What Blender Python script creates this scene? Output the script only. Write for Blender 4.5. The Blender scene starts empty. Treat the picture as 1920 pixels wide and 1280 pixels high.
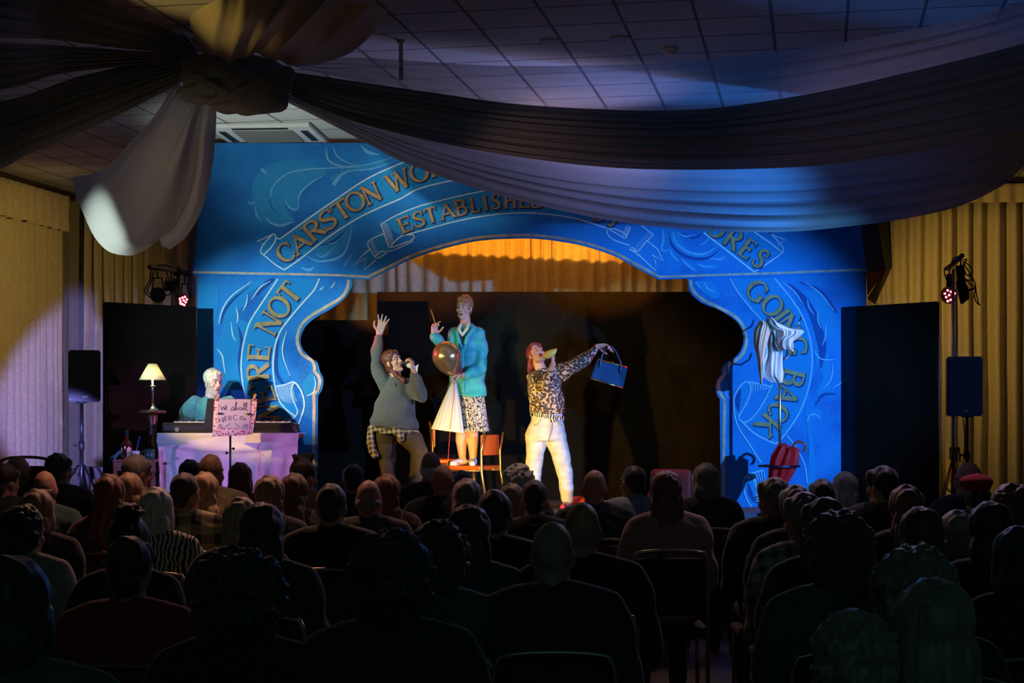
import bpy, bmesh, math, random
from mathutils import Vector, Matrix, noise, Euler, Quaternion
import numpy as np
random.seed(7)
SC = bpy.context.scene
COL = SC.collection
F = 3000.0          # focal length in pixels of the 1920 x 1280 frame
HZ = 785.0          # horizon row
ZC = 1.6            # eye height

# ------------------------------------------------------------------ camera
cam = bpy.data.cameras.new('camera')
cam.lens = F*36.0/1920.0
cam.sensor_width = 36.0
cam.shift_y = (HZ-640.0)/1920.0
cam.clip_end = 100
camo = bpy.data.objects.new('camera', cam)
camo.location = (0, 0, ZC)
camo.rotation_euler = (math.radians(90), 0, 0)
COL.objects.link(camo)
SC.camera = camo

# ------------------------------------------------------------------ world, exposure
w = bpy.data.worlds.new('hall_dark')
SC.world = w
w.use_nodes = True
w.node_tree.nodes['Background'].inputs[0].default_value = (0.02, 0.05, 0.05, 1)
w.node_tree.nodes['Background'].inputs[1].default_value = 0.05
SC.view_settings.view_transform = 'Standard'
SC.view_settings.look = 'None'
SC.view_settings.gamma = 1.0
SC.view_settings.exposure = 0.0
SC.view_settings.use_curve_mapping = False

# ------------------------------------------------------------------ lights
def spot(name, loc, aim, power, col, size, blend=0.3, radius=0.06):
    l = bpy.data.lights.new(name, 'SPOT')
    l.energy = power; l.color = col
    l.spot_size = math.radians(size); l.spot_blend = blend
    l.shadow_soft_size = radius
    o = bpy.data.objects.new(name, l)
    o.location = loc
    d = Vector(aim)-Vector(loc)
    o.rotation_euler = d.to_track_quat('-Z', 'Y').to_euler()
    COL.objects.link(o)
    return o
def lamp(name, loc, power, col, radius=0.05):
    l = bpy.data.lights.new(name, 'POINT')
    l.energy = power; l.color = col; l.shadow_soft_size = radius
    o = bpy.data.objects.new(name, l); o.location = loc
    COL.objects.link(o); return o
BLUE = (0.03, 0.30, 1.0)
LAV = (0.80, 0.72, 1.0)
AMB = (1.0, 0.58, 0.08)
# side-of-hall stands (outside the frame) washing the stage
spot('wash_blue_right', (5.4, 8.6, 2.4), (1.6, 14.9, 1.8), 2300, (0.09, 0.42, 1.0), 31, 0.6, 0.05)
spot('swag_blue', (1.75, 13.95, 2.75), (1.70, 12.9, 3.20), 190, (0.025, 0.24, 1.0), 100, 1.0, 0.05)  # added unseen spot behind the lower swag, backlighting its blue patch
spot('wash_white_left', (-5.3, 9.0, 2.6), (-2.2, 14.8, 2.3), 1500, (0.50, 0.92, 1.0), 18, 0.7, 0.05)
spot('wash_blue_left', (-5.2, 8.8, 2.2), (-2.5, 13.9, 1.5), 420, (0.25, 0.35, 1.0), 17, 0.6, 0.04)
spot('pianist_white', (-5.2, 9.6, 2.6), (-2.66, 14.2, 1.98), 330, (0.78, 1.0, 0.80), 7, 0.5, 0.03)
spot('profile_amber_left', (-5.4, 11.0, 2.7), (-0.4, 15.2, 1.45), 800, (1.0, 0.62, 0.10), 20, 0.4, 0.03)
spot('profile_white_green_left', (-5.2, 9.3, 2.8), (-0.8, 15.1, 2.2), 620, (0.72, 1.0, 0.72), 14, 0.4, 0.03)
spot('profile_lavender_right', (5.4, 11.0, 2.7), (0.0, 15.2, 1.75), 760, (0.58, 0.42, 1.0), 21, 0.4, 0.03)
spot('magenta_right', (4.6, 9.4, 2.5), (-2.1, 13.5, 1.25), 1500, (0.80, 0.28, 1.0), 15, 0.5, 0.03)
spot('blue_side_right', (4.6, 9.5, 2.2), (4.25, 14.6, 2.05), 60, (0.05, 0.22, 1.0), 15, 0.3, 0.04)
spot('house_warm_dim', (-3.6, 7.5, 2.3), (-0.8, 14.8, 3.4), 110, (1.0, 0.80, 0.5), 34, 0.8, 0.15)
# amber lights hung behind the arch columns, striking the rear curtain over the tops of the flats
spot('amber_behind_left', (-2.2, 15.3, 2.07), (0.3, 17.7, 4.8), 800, (1.0, 0.36, 0.02), 52, 0.6, 0.02)
spot('amber_behind_right', (2.2, 15.3, 2.07), (-0.1, 17.7, 4.8), 800, (1.0, 0.36, 0.02), 52, 0.6, 0.02)
# amber floats on the front of the stage
spot('amber_float', (-0.75, 12.75, 0.86), (0.1, 15.6, 1.25), 520, (1.0, 0.62, 0.10), 44, 0.6, 0.03)
# red LED cans on the two stage-side stands
spot('red_can_right', (2.6, 15.3, 2.4), (-0.4, 15.4, 1.9), 120, (1.0, 0.02, 0.06), 30, 0.8, 0.05)
spot('red_can_left', (-2.0, 15.25, 2.5), (0.25, 15.25, 2.1), 120, (1.0, 0.01, 0.10), 26, 0.6, 0.05)
spot('red_stand_right', (3.85, 14.45, 2.75), (2.4, 14.15, 1.05), 45, (1.0, 0.02, 0.05), 34, 0.8, 0.05)
# wash of the side curtains
spot('curtain_warm_right', (3.5, 15.5, 3.0), (5.6, 17.3, 2.7), 75, (1.0, 0.62, 0.13), 95, 0.9, 0.05)
spot('curtain_warm_left', (-3.3, 15.3, 3.2), (-5.6, 17.4, 2.9), 62, (1.0, 0.70, 0.18), 80, 0.9, 0.05)
spot('curtain_lilac_left', (-3.7, 12.7, 1.1), (-4.75, 17.6, 1.75), 950, (0.28, 0.27, 1.0), 24, 0.4, 0.05)
# added unseen spots striking the ceiling and its drapes
spot('drape_gold', (-2.9, 9.1, 3.45), (-1.86, 10.2, 4.28), 30, (1.0, 0.70, 0.18), 28, 1.0, 0.02)
spot('tail_accent', (-4.9, 9.5, 2.3), (-3.03, 11.8, 2.98), 1000, (0.76, 1.0, 0.88), 13, 1.0, 0.03)
spot('ceiling_fill', (-2.6, 12.6, 2.4), (-1.9, 14.0, 4.2), 110, (0.85, 1.0, 0.88), 70, 0.8, 0.2)  # stands in for stage light bounced up to the ceiling
spot('ceiling_fill_lilac', (0.9, 13.5, 2.95), (0.35, 12.5, 4.2), 95, (0.6, 0.52, 1.0), 92, 1.0, 0.2)  # same stand-in for bounced light, in lilac
# added unseen overhead spots, a dim fill over the front rows
spot('rows_fill_red', (-1.7, 10.2, 3.8), (-2.2, 8.8, 1.2), 170, (1.0, 0.45, 0.30), 95, 0.8, 0.1)
spot('rows_fill_warm', (0.3, 11.2, 3.8), (0.2, 9.0, 1.2), 80, (1.0, 0.62, 0.45), 90, 0.8, 0.1)
spot('rows_fill_plum', (2.6, 10.8, 3.8), (2.3, 8.0, 1.2), 90, (0.85, 0.6, 1.0), 95, 0.8, 0.1)
# added dim teal fill lamp at the back of the hall
lamp('rear_fill', (0.5, -2.6, 3.0), 22.0, (0.3, 1.0, 0.9), 0.15)

# ------------------------------------------------------------------ helpers
def P(px, py, Y):
    return Vector(((px-960.0)*Y/F, Y, ZC-(py-HZ)*Y/F))

def tag(o, label=None, cat=None, group=None, kind=None):
    if label: o['label'] = label
    if cat: o['category'] = cat
    if group: o['group'] = group
    if kind: o['kind'] = kind
    return o

def link(o, parent=None):
    COL.objects.link(o)
    if parent is not None:
        o.parent = parent
    return o

def empty(name, loc, rz=0.0):
    o = bpy.data.objects.new(name, None)
    o.location = loc
    o.rotation_euler = (0, 0, rz)
    o.empty_display_size = 0.1
    COL.objects.link(o)
    return o

def mesh_obj(name, me, mats=None, parent=None, world=True):
    """links a mesh; vertices are given in world space (world=True) or in the parent's space"""
    o = bpy.data.objects.new(name, me)
    if mats is not None:
        if not isinstance(mats, (list, tuple)): mats = [mats]
        for m in mats: me.materials.append(m)
    COL.objects.link(o)
    if parent is not None:
        o.parent = parent
        if world:
            mw = Matrix.LocRotScale(parent.location, parent.rotation_euler, parent.scale)
            if parent.parent is not None:
                pp = parent.parent
                mw = Matrix.LocRotScale(pp.location, pp.rotation_euler, pp.scale) @ mw
            me.transform(mw.inverted())
    return o

def recenter(o):
    """moves the origin of a top-level mesh to the middle of its base"""
    me = o.data
    n = len(me.vertices)
    if n == 0: return o
    co = np.empty(n*3); me.vertices.foreach_get('co', co); co = co.reshape(-1, 3)
    c = (co.min(0)+co.max(0))/2; c[2] = co[:, 2].min()
    me.transform(Matrix.Translation(-Vector(c)))
    o.location = Vector(c)
    return o

# ------------------------------------------------------------------ materials
MATS = {}
def nodes_of(m):
    return m.node_tree.nodes, m.node_tree.links, m.node_tree.nodes['Principled BSDF']

def mat(name, col, rough=0.6, metal=0.0, var=0.0, scale=20.0, bump=0.0, bscale=None, stretch=(1, 1, 1), spec=None, col2=None, sheen=0.0, emit=None, estr=0.0, trans=0.0, ior=1.45, coat=0.0):
    if name in MATS: return MATS[name]
    m = bpy.data.materials.new(name)
    m.use_nodes = True
    N, L, b = nodes_of(m)
    b.inputs['Base Color'].default_value = (*col, 1)
    b.inputs['Roughness'].default_value = rough
    b.inputs['Metallic'].default_value = metal
    if spec is not None: b.inputs['Specular IOR Level'].default_value = spec
    if sheen: b.inputs['Sheen Weight'].default_value = sheen
    if coat: b.inputs['Coat Weight'].default_value = coat
    if trans:
        b.inputs['Transmission Weight'].default_value = trans
        b.inputs['IOR'].default_value = ior
    if emit is not None:
        b.inputs['Emission Color'].default_value = (*emit, 1)
        b.inputs['Emission Strength'].default_value = estr
    if var or bump or col2:
        tc = N.new('ShaderNodeTexCoord'); mp = N.new('ShaderNodeMapping')
        mp.inputs['Scale'].default_value = stretch
        L.new(tc.outputs['Object'], mp.inputs['Vector'])
        nz = N.new('ShaderNodeTexNoise'); nz.inputs['Scale'].default_value = scale; nz.inputs['Detail'].default_value = 4
        L.new(mp.outputs[0], nz.inputs['Vector'])
        if var or col2:
            rp = N.new('ShaderNodeValToRGB')
            c2 = col2 if col2 else tuple(min(1, c*(1+var)) for c in col)
            c1 = col if col2 else tuple(max(0, c*(1-var)) for c in col)
            rp.color_ramp.elements[0].color = (*c1, 1); rp.color_ramp.elements[1].color = (*c2, 1)
            rp.color_ramp.elements[0].position = 0.32; rp.color_ramp.elements[1].position = 0.68
            L.new(nz.outputs['Fac'], rp.inputs[0]); L.new(rp.outputs[0], b.inputs['Base Color'])
        if bump:
            nb = nz
            if bscale:
                nb = N.new('ShaderNodeTexNoise'); nb.inputs['Scale'].default_value = bscale
                L.new(mp.outputs[0], nb.inputs['Vector'])
            bp = N.new('ShaderNodeBump'); bp.inputs['Strength'].default_value = min(1.0, bump); bp.inputs['Distance'].default_value = 0.01
            L.new(nb.outputs['Fac'], bp.inputs['Height']); L.new(bp.outputs[0], b.inputs['Normal'])
    MATS[name] = m
    return m

def voile(name, col, clear=0.1, transl=0.45, rough=0.9):
    if name in MATS: return MATS[name]
    m = bpy.data.materials.new(name); m.use_nodes = True
    N, L = m.node_tree.nodes, m.node_tree.links
    N.remove(N['Principled BSDF'])
    out = N['Material Output']
    d = N.new('ShaderNodeBsdfDiffuse'); t = N.new('ShaderNodeBsdfTranslucent'); tr = N.new('ShaderNodeBsdfTransparent')
    d.inputs[0].default_value = (*col, 1); t.inputs[0].default_value = (*col, 1)
    tr.inputs[0].default_value = (0.9, 0.9, 0.92, 1)
    m1 = N.new('ShaderNodeMixShader'); m1.inputs[0].default_value = transl
    L.new(d.outputs[0], m1.inputs[1]); L.new(t.outputs[0], m1.inputs[2])
    m2 = N.new('ShaderNodeMixShader'); m2.inputs[0].default_value = clear
    L.new(m1.outputs[0], m2.inputs[1]); L.new(tr.outputs[0], m2.inputs[2])
    L.new(m2.outputs[0], out.inputs[0])
    MATS[name] = m
    return m

# ------------------------------------------------------------------ bmesh shapes
def bm_box(bm, c, s, rot=None, bev=0.0, mi=0):
    r = bmesh.ops.create_cube(bm, size=1.0)
    vs = r['verts']
    M = Matrix.Translation(Vector(c)) @ (rot.to_4x4() if rot is not None else Matrix.Identity(4)) @ Matrix.Diagonal((*s, 1))
    bmesh.ops.transform(bm, matrix=M, verts=vs)
    fs = {f for v in vs for f in v.link_faces}
    for f in fs: f.material_index = mi
    if bev:
        es = {e for f in fs for e in f.edges}
        bmesh.ops.bevel(bm, geom=list(es), offset=bev, segments=2, affect='EDGES', profile=0.5)
    return bm

def frame_from(d):
    d = d.normalized()
    a = Vector((0, 0, 1)) if abs(d.z) < 0.9 else Vector((0, 1, 0))
    u = d.cross(a).normalized(); v = d.cross(u).normalized()
    return u, v

def bm_tube(bm, pts, r, seg=10, mi=0, caps=True, smooth=True):
    pts = [Vector(p) for p in pts]
    rs = r if isinstance(r, (list, tuple)) else [r]*len(pts)
    rings = []
    u = None
    for i, p in enumerate(pts):
        if i == 0: d = pts[1]-p
        elif i == len(pts)-1: d = p-pts[i-1]
        else: d = (pts[i+1]-p).normalized()+(p-pts[i-1]).normalized()
        if d.length < 1e-9: d = Vector((0, 0, 1))
        d.normalize()
        if u is None: u, v = frame_from(d)
        else:
            u = (u-d*u.dot(d))
            if u.length < 1e-6: u, v = frame_from(d)
            u.normalize(); v = d.cross(u).normalized()
        rings.append([bm.verts.new(p+(u*math.cos(2*math.pi*k/seg)+v*math.sin(2*math.pi*k/seg))*rs[i]) for k in range(seg)])
    for a, b in zip(rings, rings[1:]):
        for k in range(seg):
            f = bm.faces.new((a[k], a[(k+1) % seg], b[(k+1) % seg], b[k])); f.material_index = mi; f.smooth = smooth
    if caps:
        f = bm.faces.new(rings[0][::-1]); f.material_index = mi
        f = bm.faces.new(rings[-1]); f.material_index = mi
    return bm

def bm_lathe(bm, prof, c, seg=24, mi=0, axis=None, smooth=True):
    """prof: list of (radius, height) from bottom to top around c"""
    c = Vector(c)
    R = axis if axis is not None else Matrix.Identity(3)
    rings = []
    for r, h in prof:
        rings.append([bm.verts.new(c+R @ Vector((r*math.cos(2*math.pi*k/seg), r*math.sin(2*math.pi*k/seg), h))) for k in range(seg)])
    for a, b in zip(rings, rings[1:]):
        for k in range(seg):
            f = bm.faces.new((a[k], a[(k+1) % seg], b[(k+1) % seg], b[k])); f.material_index = mi; f.smooth = smooth
    f = bm.faces.new(rings[0][::-1]); f.material_index = mi
    f = bm.faces.new(rings[-1]); f.material_index = mi
    return bm

def bm_ell(bm, c, rad, rot=None, sub=2, mi=0):
    r = bmesh.ops.create_icosphere(bm, subdivisions=sub, radius=1.0)
    M = Matrix.Translation(Vector(c)) @ (rot.to_4x4() if rot is not None else Matrix.Identity(4)) @ Matrix.Diagonal((*rad, 1))
    bmesh.ops.transform(bm, matrix=M, verts=r['verts'])
    for v in r['verts']:
        for f in v.link_faces: f.material_index = mi; f.smooth = True
    return bm

def bm_mesh(bm, name):
    bmesh.ops.recalc_face_normals(bm, faces=bm.faces)
    me = bpy.data.meshes.new(name); bm.to_mesh(me); bm.free()
    return me

def build(name, fn, mats, parent=None, world=True):
    bm = bmesh.new(); fn(bm)
    return mesh_obj(name, bm_mesh(bm, name), mats, parent, world)

def catmull(pts, n):
    """n+1 points evenly spread over a smooth curve through pts (tuples of any size)"""
    A = np.array(pts, float)
    if len(A) == 2:
        t = np.linspace(0, 1, n+1)[:, None]; return A[0]*(1-t)+A[1]*t
    Q = np.vstack([2*A[0]-A[1], A, 2*A[-1]-A[-2]])
    out = []
    for i in range(1, len(Q)-2):
        p0, p1, p2, p3 = Q[i-1:i+3]
        for t in np.linspace(0, 1, 12, endpoint=False):
            out.append(0.5*((2*p1)+(-p0+p2)*t+(2*p0-5*p1+4*p2-p3)*t*t+(-p0+3*p1-3*p2+p3)*t**3))
    out.append(A[-1]); out = np.array(out)
    seg = np.sqrt(((out[1:]-out[:-1])**2).sum(1)); s = np.concatenate([[0], np.cumsum(seg)])
    ss = np.linspace(0, s[-1], n+1)
    return np.stack([np.interp(ss, s, out[:, k]) for k in range(out.shape[1])], 1)

def grid_mesh(name, V, nu, nv, closed_u=False):
    """V: array (nu, nv, 3)"""
    me = bpy.data.meshes.new(name)
    faces = []
    for i in range(nu-1+(1 if closed_u else 0)):
        for j in range(nv-1):
            a = i*nv+j; b = ((i+1) % nu)*nv+j
            faces.append((a, b, b+1, a+1))
    me.from_pydata([tuple(p) for p in V.reshape(-1, 3)], [], faces)
    for p in me.polygons: p.use_smooth = True
    return me

def solidify(o, t, off=0.0):
    m = o.modifiers.new('thick', 'SOLIDIFY'); m.thickness = t; m.offset = off
    return o

# ------------------------------------------------------------------ blobs: many closed shapes grown into one skin
DG = None
class Blob:
    def __init__(self): self.bm = bmesh.new()
    def ell(self, c, rad, rot=None, sub=2):
        bm_ell(self.bm, c, rad, rot, sub); return self
    def cap(self, p0, r0, p1, r1, flat=None, seg=14):
        """tapered limb with round ends; flat=(axis vector, factor) squeezes it along an axis"""
        p0, p1 = Vector(p0), Vector(p1)
        d = p1-p0; L = d.length
        if L < 1e-6: return self.ell(p0, (r0, r0, r0))
        d.normalize(); u, v = frame_from(d)
        n0 = len(self.bm.verts)
        prof = []
        for a in (80, 55, 28): prof.append((-r0*math.sin(math.radians(a)), r0*math.cos(math.radians(a))))
        for t in (0, 0.33, 0.66, 1.0): prof.append((L*t, r0+(r1-r0)*t))
        for a in (28, 55, 80): prof.append((L+r1*math.sin(math.radians(a)), r1*math.cos(math.radians(a))))
        rings = []
        for h, r in prof:
            rings.append([self.bm.verts.new(p0+d*h+(u*math.cos(2*math.pi*k/seg)+v*math.sin(2*math.pi*k/seg))*r) for k in range(seg)])
        for a, b in zip(rings, rings[1:]):
            for k in range(seg): self.bm.faces.new((a[k], a[(k+1) % seg], b[(k+1) % seg], b[k]))
        self.bm.faces.new(rings[0][::-1]); self.bm.faces.new(rings[-1])
        if flat:
            ax = Vector(flat[0]).normalized(); k = flat[1]
            for ring in rings:
                for vtx in ring:
                    q = vtx.co-p0; t = q.dot(d); base = p0+d*t
                    e = vtx.co-base; vtx.co = base+e-ax*(e.dot(ax))*(1-k)
        return self
    def loft(self, rings_, seg=20):
        """rings_: list of (centre, radius x, radius y, yaw) stacked sections with flat ends; sections are level unless a normal is given"""
        rr = []
        for it in rings_:
            c, rx, ry = Vector(it[0]), it[1], it[2]
            yaw = it[3] if len(it) > 3 else 0.0
            nrm = Vector(it[4]).normalized() if len(it) > 4 else Vector((0, 0, 1))
            q = Vector((0, 0, 1)).rotation_difference(nrm)
            R = q.to_matrix() @ Matrix.Rotation(yaw, 3, 'Z')
            rr.append([self.bm.verts.new(c+R @ Vector((rx*math.cos(2*math.pi*k/seg), ry*math.sin(2*math.pi*k/seg), 0))) for k in range(seg)])
        for a, b in zip(rr, rr[1:]):
            for k in range(seg): self.bm.faces.new((a[k], a[(k+1) % seg], b[(k+1) % seg], b[k]))
        self.bm.faces.new(rr[0][::-1]); self.bm.faces.new(rr[-1])
        return self
    def mesh(self, name, voxel=0.012, smooth=4, fac=0.5, amp=0.0, freq=(20, 20, 20), seed=0.0):
        bmesh.ops.recalc_face_normals(self.bm, faces=self.bm.faces)
        tmp = bpy.data.meshes.new('tmp'); self.bm.to_mesh(tmp); self.bm.free()
        o = bpy.data.objects.new('tmp', tmp); COL.objects.link(o)
        m = o.modifiers.new('r', 'REMESH'); m.mode = 'VOXEL'; m.voxel_size = voxel; m.adaptivity = 0
        if smooth:
            s = o.modifiers.new('s', 'SMOOTH'); s.iterations = smooth; s.factor = fac
        dg = bpy.context.evaluated_depsgraph_get()
        me = bpy.data.meshes.new_from_object(o.evaluated_get(dg))
        bpy.data.objects.remove(o); bpy.data.meshes.remove(tmp)
        me.name = name
        if amp:
            n = len(me.vertices)
            co = np.empty(n*3); me.vertices.foreach_get('co', co); co = co.reshape(-1, 3)
            no = np.empty(n*3); me.vertex_normals.foreach_get('vector', no); no = no.reshape(-1, 3)
            f = freq; sv = Vector((seed, seed*1.7, seed*0.3))
            d = np.array([noise.noise(Vector((p[0]*f[0], p[1]*f[1], p[2]*f[2]))+sv) for p in co])
            co = co+no*(d*amp)[:, None]
            me.vertices.foreach_set('co', co.ravel())
        me.polygons.foreach_set('use_smooth', [True]*len(me.polygons))
        me.update()
        return me

# ------------------------------------------------------------------ setting: hall shell
CEIL = 4.2
STG = 0.74
AX = math.radians(10.8)
def room_pt(x, y, z=0): return Vector((x, y, z))
back_y = lambda x: 18.57-0.11*(x+5.14)
left_x = lambda y: -5.14-0.19*(18.57-y)
right_x = lambda y: 7.2-0.19*(17.2-y)
YB = -4.5
def quad_slab(name, pts, th, m, kind='structure'):
    """a slab: polygon pts extruded by vector th"""
    bm = bmesh.new()
    a = [bm.verts.new(p) for p in pts]; b = [bm.verts.new(Vector(p)+Vector(th)) for p in pts]
    bm.faces.new(a); bm.faces.new(b[::-1])
    n = len(pts)
    for i in range(n): bm.faces.new((a[i], a[(i+1) % n], b[(i+1) % n], b[i]))
    o = mesh_obj(name, bm_mesh(bm, name), m)
    tag(o, kind=kind); return o

m_floor = mat('hall_floor', (0.05, 0.035, 0.025), 0.5, var=0.3, scale=6, stretch=(1, 8, 1))
m_wall = mat('hall_wall', (0.30, 0.27, 0.22), 0.9, var=0.06, scale=3)
# suspended ceiling: tiles laid along the hall axis
def ceiling_mat():
    m = bpy.data.materials.new('ceiling_tiles'); m.use_nodes = True
    N, L, b = nodes_of(m)
    tc = N.new('ShaderNodeTexCoord'); mp = N.new('ShaderNodeMapping')
    mp.inputs['Rotation'].default_value = (0, 0, AX)
    mp.inputs['Location'].default_value = (0.30, 0.12, 0)
    L.new(tc.outputs['Object'], mp.inputs[0])
    sx = N.new('ShaderNodeSeparateXYZ'); L.new(mp.outputs[0], sx.inputs[0])
    def line(out, w):
        d = N.new('ShaderNodeMath'); d.operation = 'DIVIDE'; d.inputs[1].default_value = 0.48; L.new(out, d.inputs[0])
        f = N.new('ShaderNodeMath'); f.operation = 'FRACT'; L.new(d.outputs[0], f.inputs[0])
        g = N.new('ShaderNodeMath'); g.operation = 'LESS_THAN'; g.inputs[1].default_value = w; L.new(f.outputs[0], g.inputs[0])
        return g
    a = line(sx.outputs[0], 0.045); c = line(sx.outputs[1], 0.045)
    mx = N.new('ShaderNodeMath'); mx.operation = 'MAXIMUM'; L.new(a.outputs[0], mx.inputs[0]); L.new(c.outputs[0], mx.inputs[1])
    # a slight tone of its own for each tile
    nz = N.new('ShaderNodeTexWhiteNoise')
    sn = N.new('ShaderNodeVectorMath'); sn.operation = 'SNAP'; sn.inputs[1].default_value = (0.48, 0.48, 5)
    L.new(mp.outputs[0], sn.inputs[0]); L.new(sn.outputs[0], nz.inputs['Vector'])
    rp = N.new('ShaderNodeMix'); rp.data_type = 'RGBA'
    rp.inputs['A'].default_value = (0.50, 0.49, 0.48, 1); rp.inputs['B'].default_value = (0.60, 0.59, 0.58, 1)
    L.new(nz.outputs['Value'], rp.inputs['Factor'])
    mm = N.new('ShaderNodeMix'); mm.data_type = 'RGBA'
    mm.inputs['B'].default_value = (0.12, 0.11, 0.11, 1)
    L.new(rp.outputs['Result'], mm.inputs['A']); L.new(mx.outputs[0], mm.inputs['Factor'])
    L.new(mm.outputs['Result'], b.inputs['Base Color'])
    b.inputs['Roughness'].default_value = 0.85
    return m
m_ceil = ceiling_mat()
xl0, xl1, xr0, xr1 = left_x(YB), left_x(18.57), right_x(YB), right_x(back_y(7.2))
quad_slab('floor', [(xl0-0.3, YB, 0), (xr0+0.3, YB, 0), (xr1+0.3, back_y(7.2)+0.2, 0), (xl1-0.3, 18.9, 0)], (0, 0, -0.1), m_floor)
quad_slab('ceiling', [(xl0-0.3, YB, CEIL), (xr0+0.3, YB, CEIL), (xr1+0.3, back_y(7.2)+0.2, CEIL), (xl1-0.3, 18.9, CEIL)], (0, 0, 0.1), m_ceil)
quad_slab('wall_left', [(xl0, YB, 0), (xl1, 18.57, 0), (xl1, 18.57, CEIL), (xl0, YB, CEIL)], (-0.12, 0, 0), m_wall)
quad_slab('wall_right', [(xr0, YB, 0), (xr1, back_y(7.2), 0), (xr1, back_y(7.2), CEIL), (xr0, YB, CEIL)], (0.12, 0, 0), m_wall)
quad_slab('wall_back', [(xl1, 18.57, 0), (xr1+0.1, back_y(7.3), 0), (xr1+0.1, back_y(7.3), CEIL), (xl1, 18.57, CEIL)], (0, 0.12, 0), m_wall)
quad_slab('wall_rear', [(xl0, YB, 0), (xr0, YB, 0), (xr0, YB, CEIL), (xl0, YB, CEIL)], (0, -0.12, 0), m_wall)

# ------------------------------------------------------------------ stage
m_stage = mat('stage_boards', (0.20, 0.17, 0.16), 0.38, var=0.25, scale=5, stretch=(1, 14, 1), bump=0.2)
m_fascia = mat('stage_fascia', (0.05, 0.012, 0.015), 0.6, var=0.2, scale=6)
def f_(bm):
    bm_box(bm, (0.3, 14.95, STG-0.02), (10.0, 5.1, 0.04), bev=0.004)
    bm_box(bm, (0.3, 12.46, 0.36), (9.9, 0.05, 0.70), mi=1)
    for x in (-4.6, -2.2, 0.3, 2.8, 5.2): bm_box(bm, (x, 15.6, 0.36), (0.1, 3.6, 0.70), mi=1)
o = build('stage', f_, [m_stage, m_fascia]); tag(o, kind='structure')

# ------------------------------------------------------------------ pleated curtains
def pleat_curtain(name, a, b, z0, z1, pitch, amp, m, seed, label, cat='curtain', pelmet=None, lead=0.14):
    """full curtain hung along the line a-b (xy), its folds running top to bottom"""
    rnd = random.Random(seed)
    a, b = Vector((a[0], a[1])), Vector((b[0], b[1]))
    L = (b-a).length; d = (b-a)/L; n = Vector((d.y, -d.x))
    ns = int(L/0.018); nz = 15
    # irregular folds: a running phase
    knots = [0.0]; 
    while knots[-1] < L: knots.append(knots[-1]+pitch*rnd.uniform(0.62, 1.45))
    amps = [amp*rnd.uniform(0.55, 1.2) for _ in knots]
    V = np.zeros((ns+1, nz+1, 3))
    for i in range(ns+1):
        s = L*i/ns
        k = max(j for j, t in enumerate(knots) if t <= s) if s > 0 else 0
        k = min(k, len(knots)-2)
        ph = (s-knots[k])/(knots[k+1]-knots[k])
        A = amps[k]*(1-ph)+amps[k+1]*ph
        wv = math.cos(2*math.pi*ph)
        wv = math.copysign(abs(wv)**0.7, wv)
        for j in range(nz+1):
            z = z1+(z0-z1)*j/nz
            grow = 0.75+0.35*j/nz
            wob = 0.012*noise.noise(Vector((s*3, z*0.8, seed)))
            off = (A*wv*grow+wob)+lead
            sl = s+0.015*noise.noise(Vector((s*2, z*1.1, seed+5)))
            V[i, j] = (a.x+d.x*sl+n.x*off, a.y+d.y*sl+n.y*off, z)
    me = grid_mesh(name, V, ns+1, nz+1)
    o = mesh_obj(name, me, m); recenter(o); solidify(o, 0.004)
    tag(o, label, cat, kind='thing')
    if pelmet:
        h, zt = pelmet
        np_ = int(L/0.03); W = np.zeros((np_+1, 7, 3))
        for i in range(np_+1):
            s = L*i/np_
            for j in range(7):
                z = zt-h*j/6-(0.02*noise.noise(Vector((s*5, 3, seed))) if j == 6 else 0)
                off = lead+amp+0.05+0.02*math.sin(s*2*math.pi/(pitch*1.3)+2*math.sin(s*3))*(0.5+j/6)
                W[i, j] = (a.x+d.x*s+n.x*off, a.y+d.y*s+n.y*off, z)
        q = mesh_obj('heading', grid_mesh('heading', W, np_+1, 7), m, o); solidify(q, 0.005)
    return o
m_cur = mat('cream_curtain', (0.52, 0.43, 0.30), 0.85, var=0.10, scale=30, bump=0.25, bscale=220, sheen=0.3)
m_cur_side = mat('cream_side_curtain', (0.56, 0.48, 0.34), 0.85, var=0.10, scale=30, bump=0.25, bscale=220, sheen=0.3)
pleat_curtain('curtain', (left_x(14.6)+0.0, 14.6), (-5.2, 18.1), 0.02, 3.92, 0.13, 0.035, m_cur_side, 3, 'cream pleated curtain along the left side wall under a plain gathered pelmet', pelmet=(0.40, 4.10))
pleat_curtain('curtain', (-4.88, back_y(-4.88)), (-2.55, back_y(-2.55)), 0.02, 4.06, 0.15, 0.08, m_cur_side, 4, 'cream pleated curtain on the back wall behind the black speaker at left', pelmet=None)
pleat_curtain('curtain', (-2.5, back_y(-2.5)), (3.3, back_y(3.3)), 0.02, 4.02, 0.15, 0.05, m_cur, 5, 'pleated curtain glowing amber seen through the painted arch')
pleat_curtain('curtain', (3.35, back_y(3.35)), (7.0, back_y(7.0)), 0.02, 4.0, 0.15, 0.085, m_cur_side, 6, 'golden pleated curtain behind the lighting stand at right', pelmet=(0.20, 4.12))
# scalloped heading of the right curtain, a curtain track above it
def f_(bm):
    bm_box(bm, (5.1, back_y(5.1)-0.2, 4.165), (3.8, 0.05, 0.05), Matrix.Rotation(-0.11, 3, 'Z'))
o = build('trim_1', f_, mat('track_dark', (0.02, 0.02, 0.02), 0.5)); tag(o, kind='structure')
def f_(bm):
    a = math.atan2(18.57-14.0, -5.14-left_x(14.0))
    bm_box(bm, ((left_x(16.3)+0.1), 16.3, 4.15), (4.4, 0.06, 0.08), Matrix.Rotation(a, 3, 'Z'))
o = build('trim_2', f_, mat('track_brown', (0.05, 0.03, 0.02), 0.5)); tag(o, kind='structure')

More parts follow.
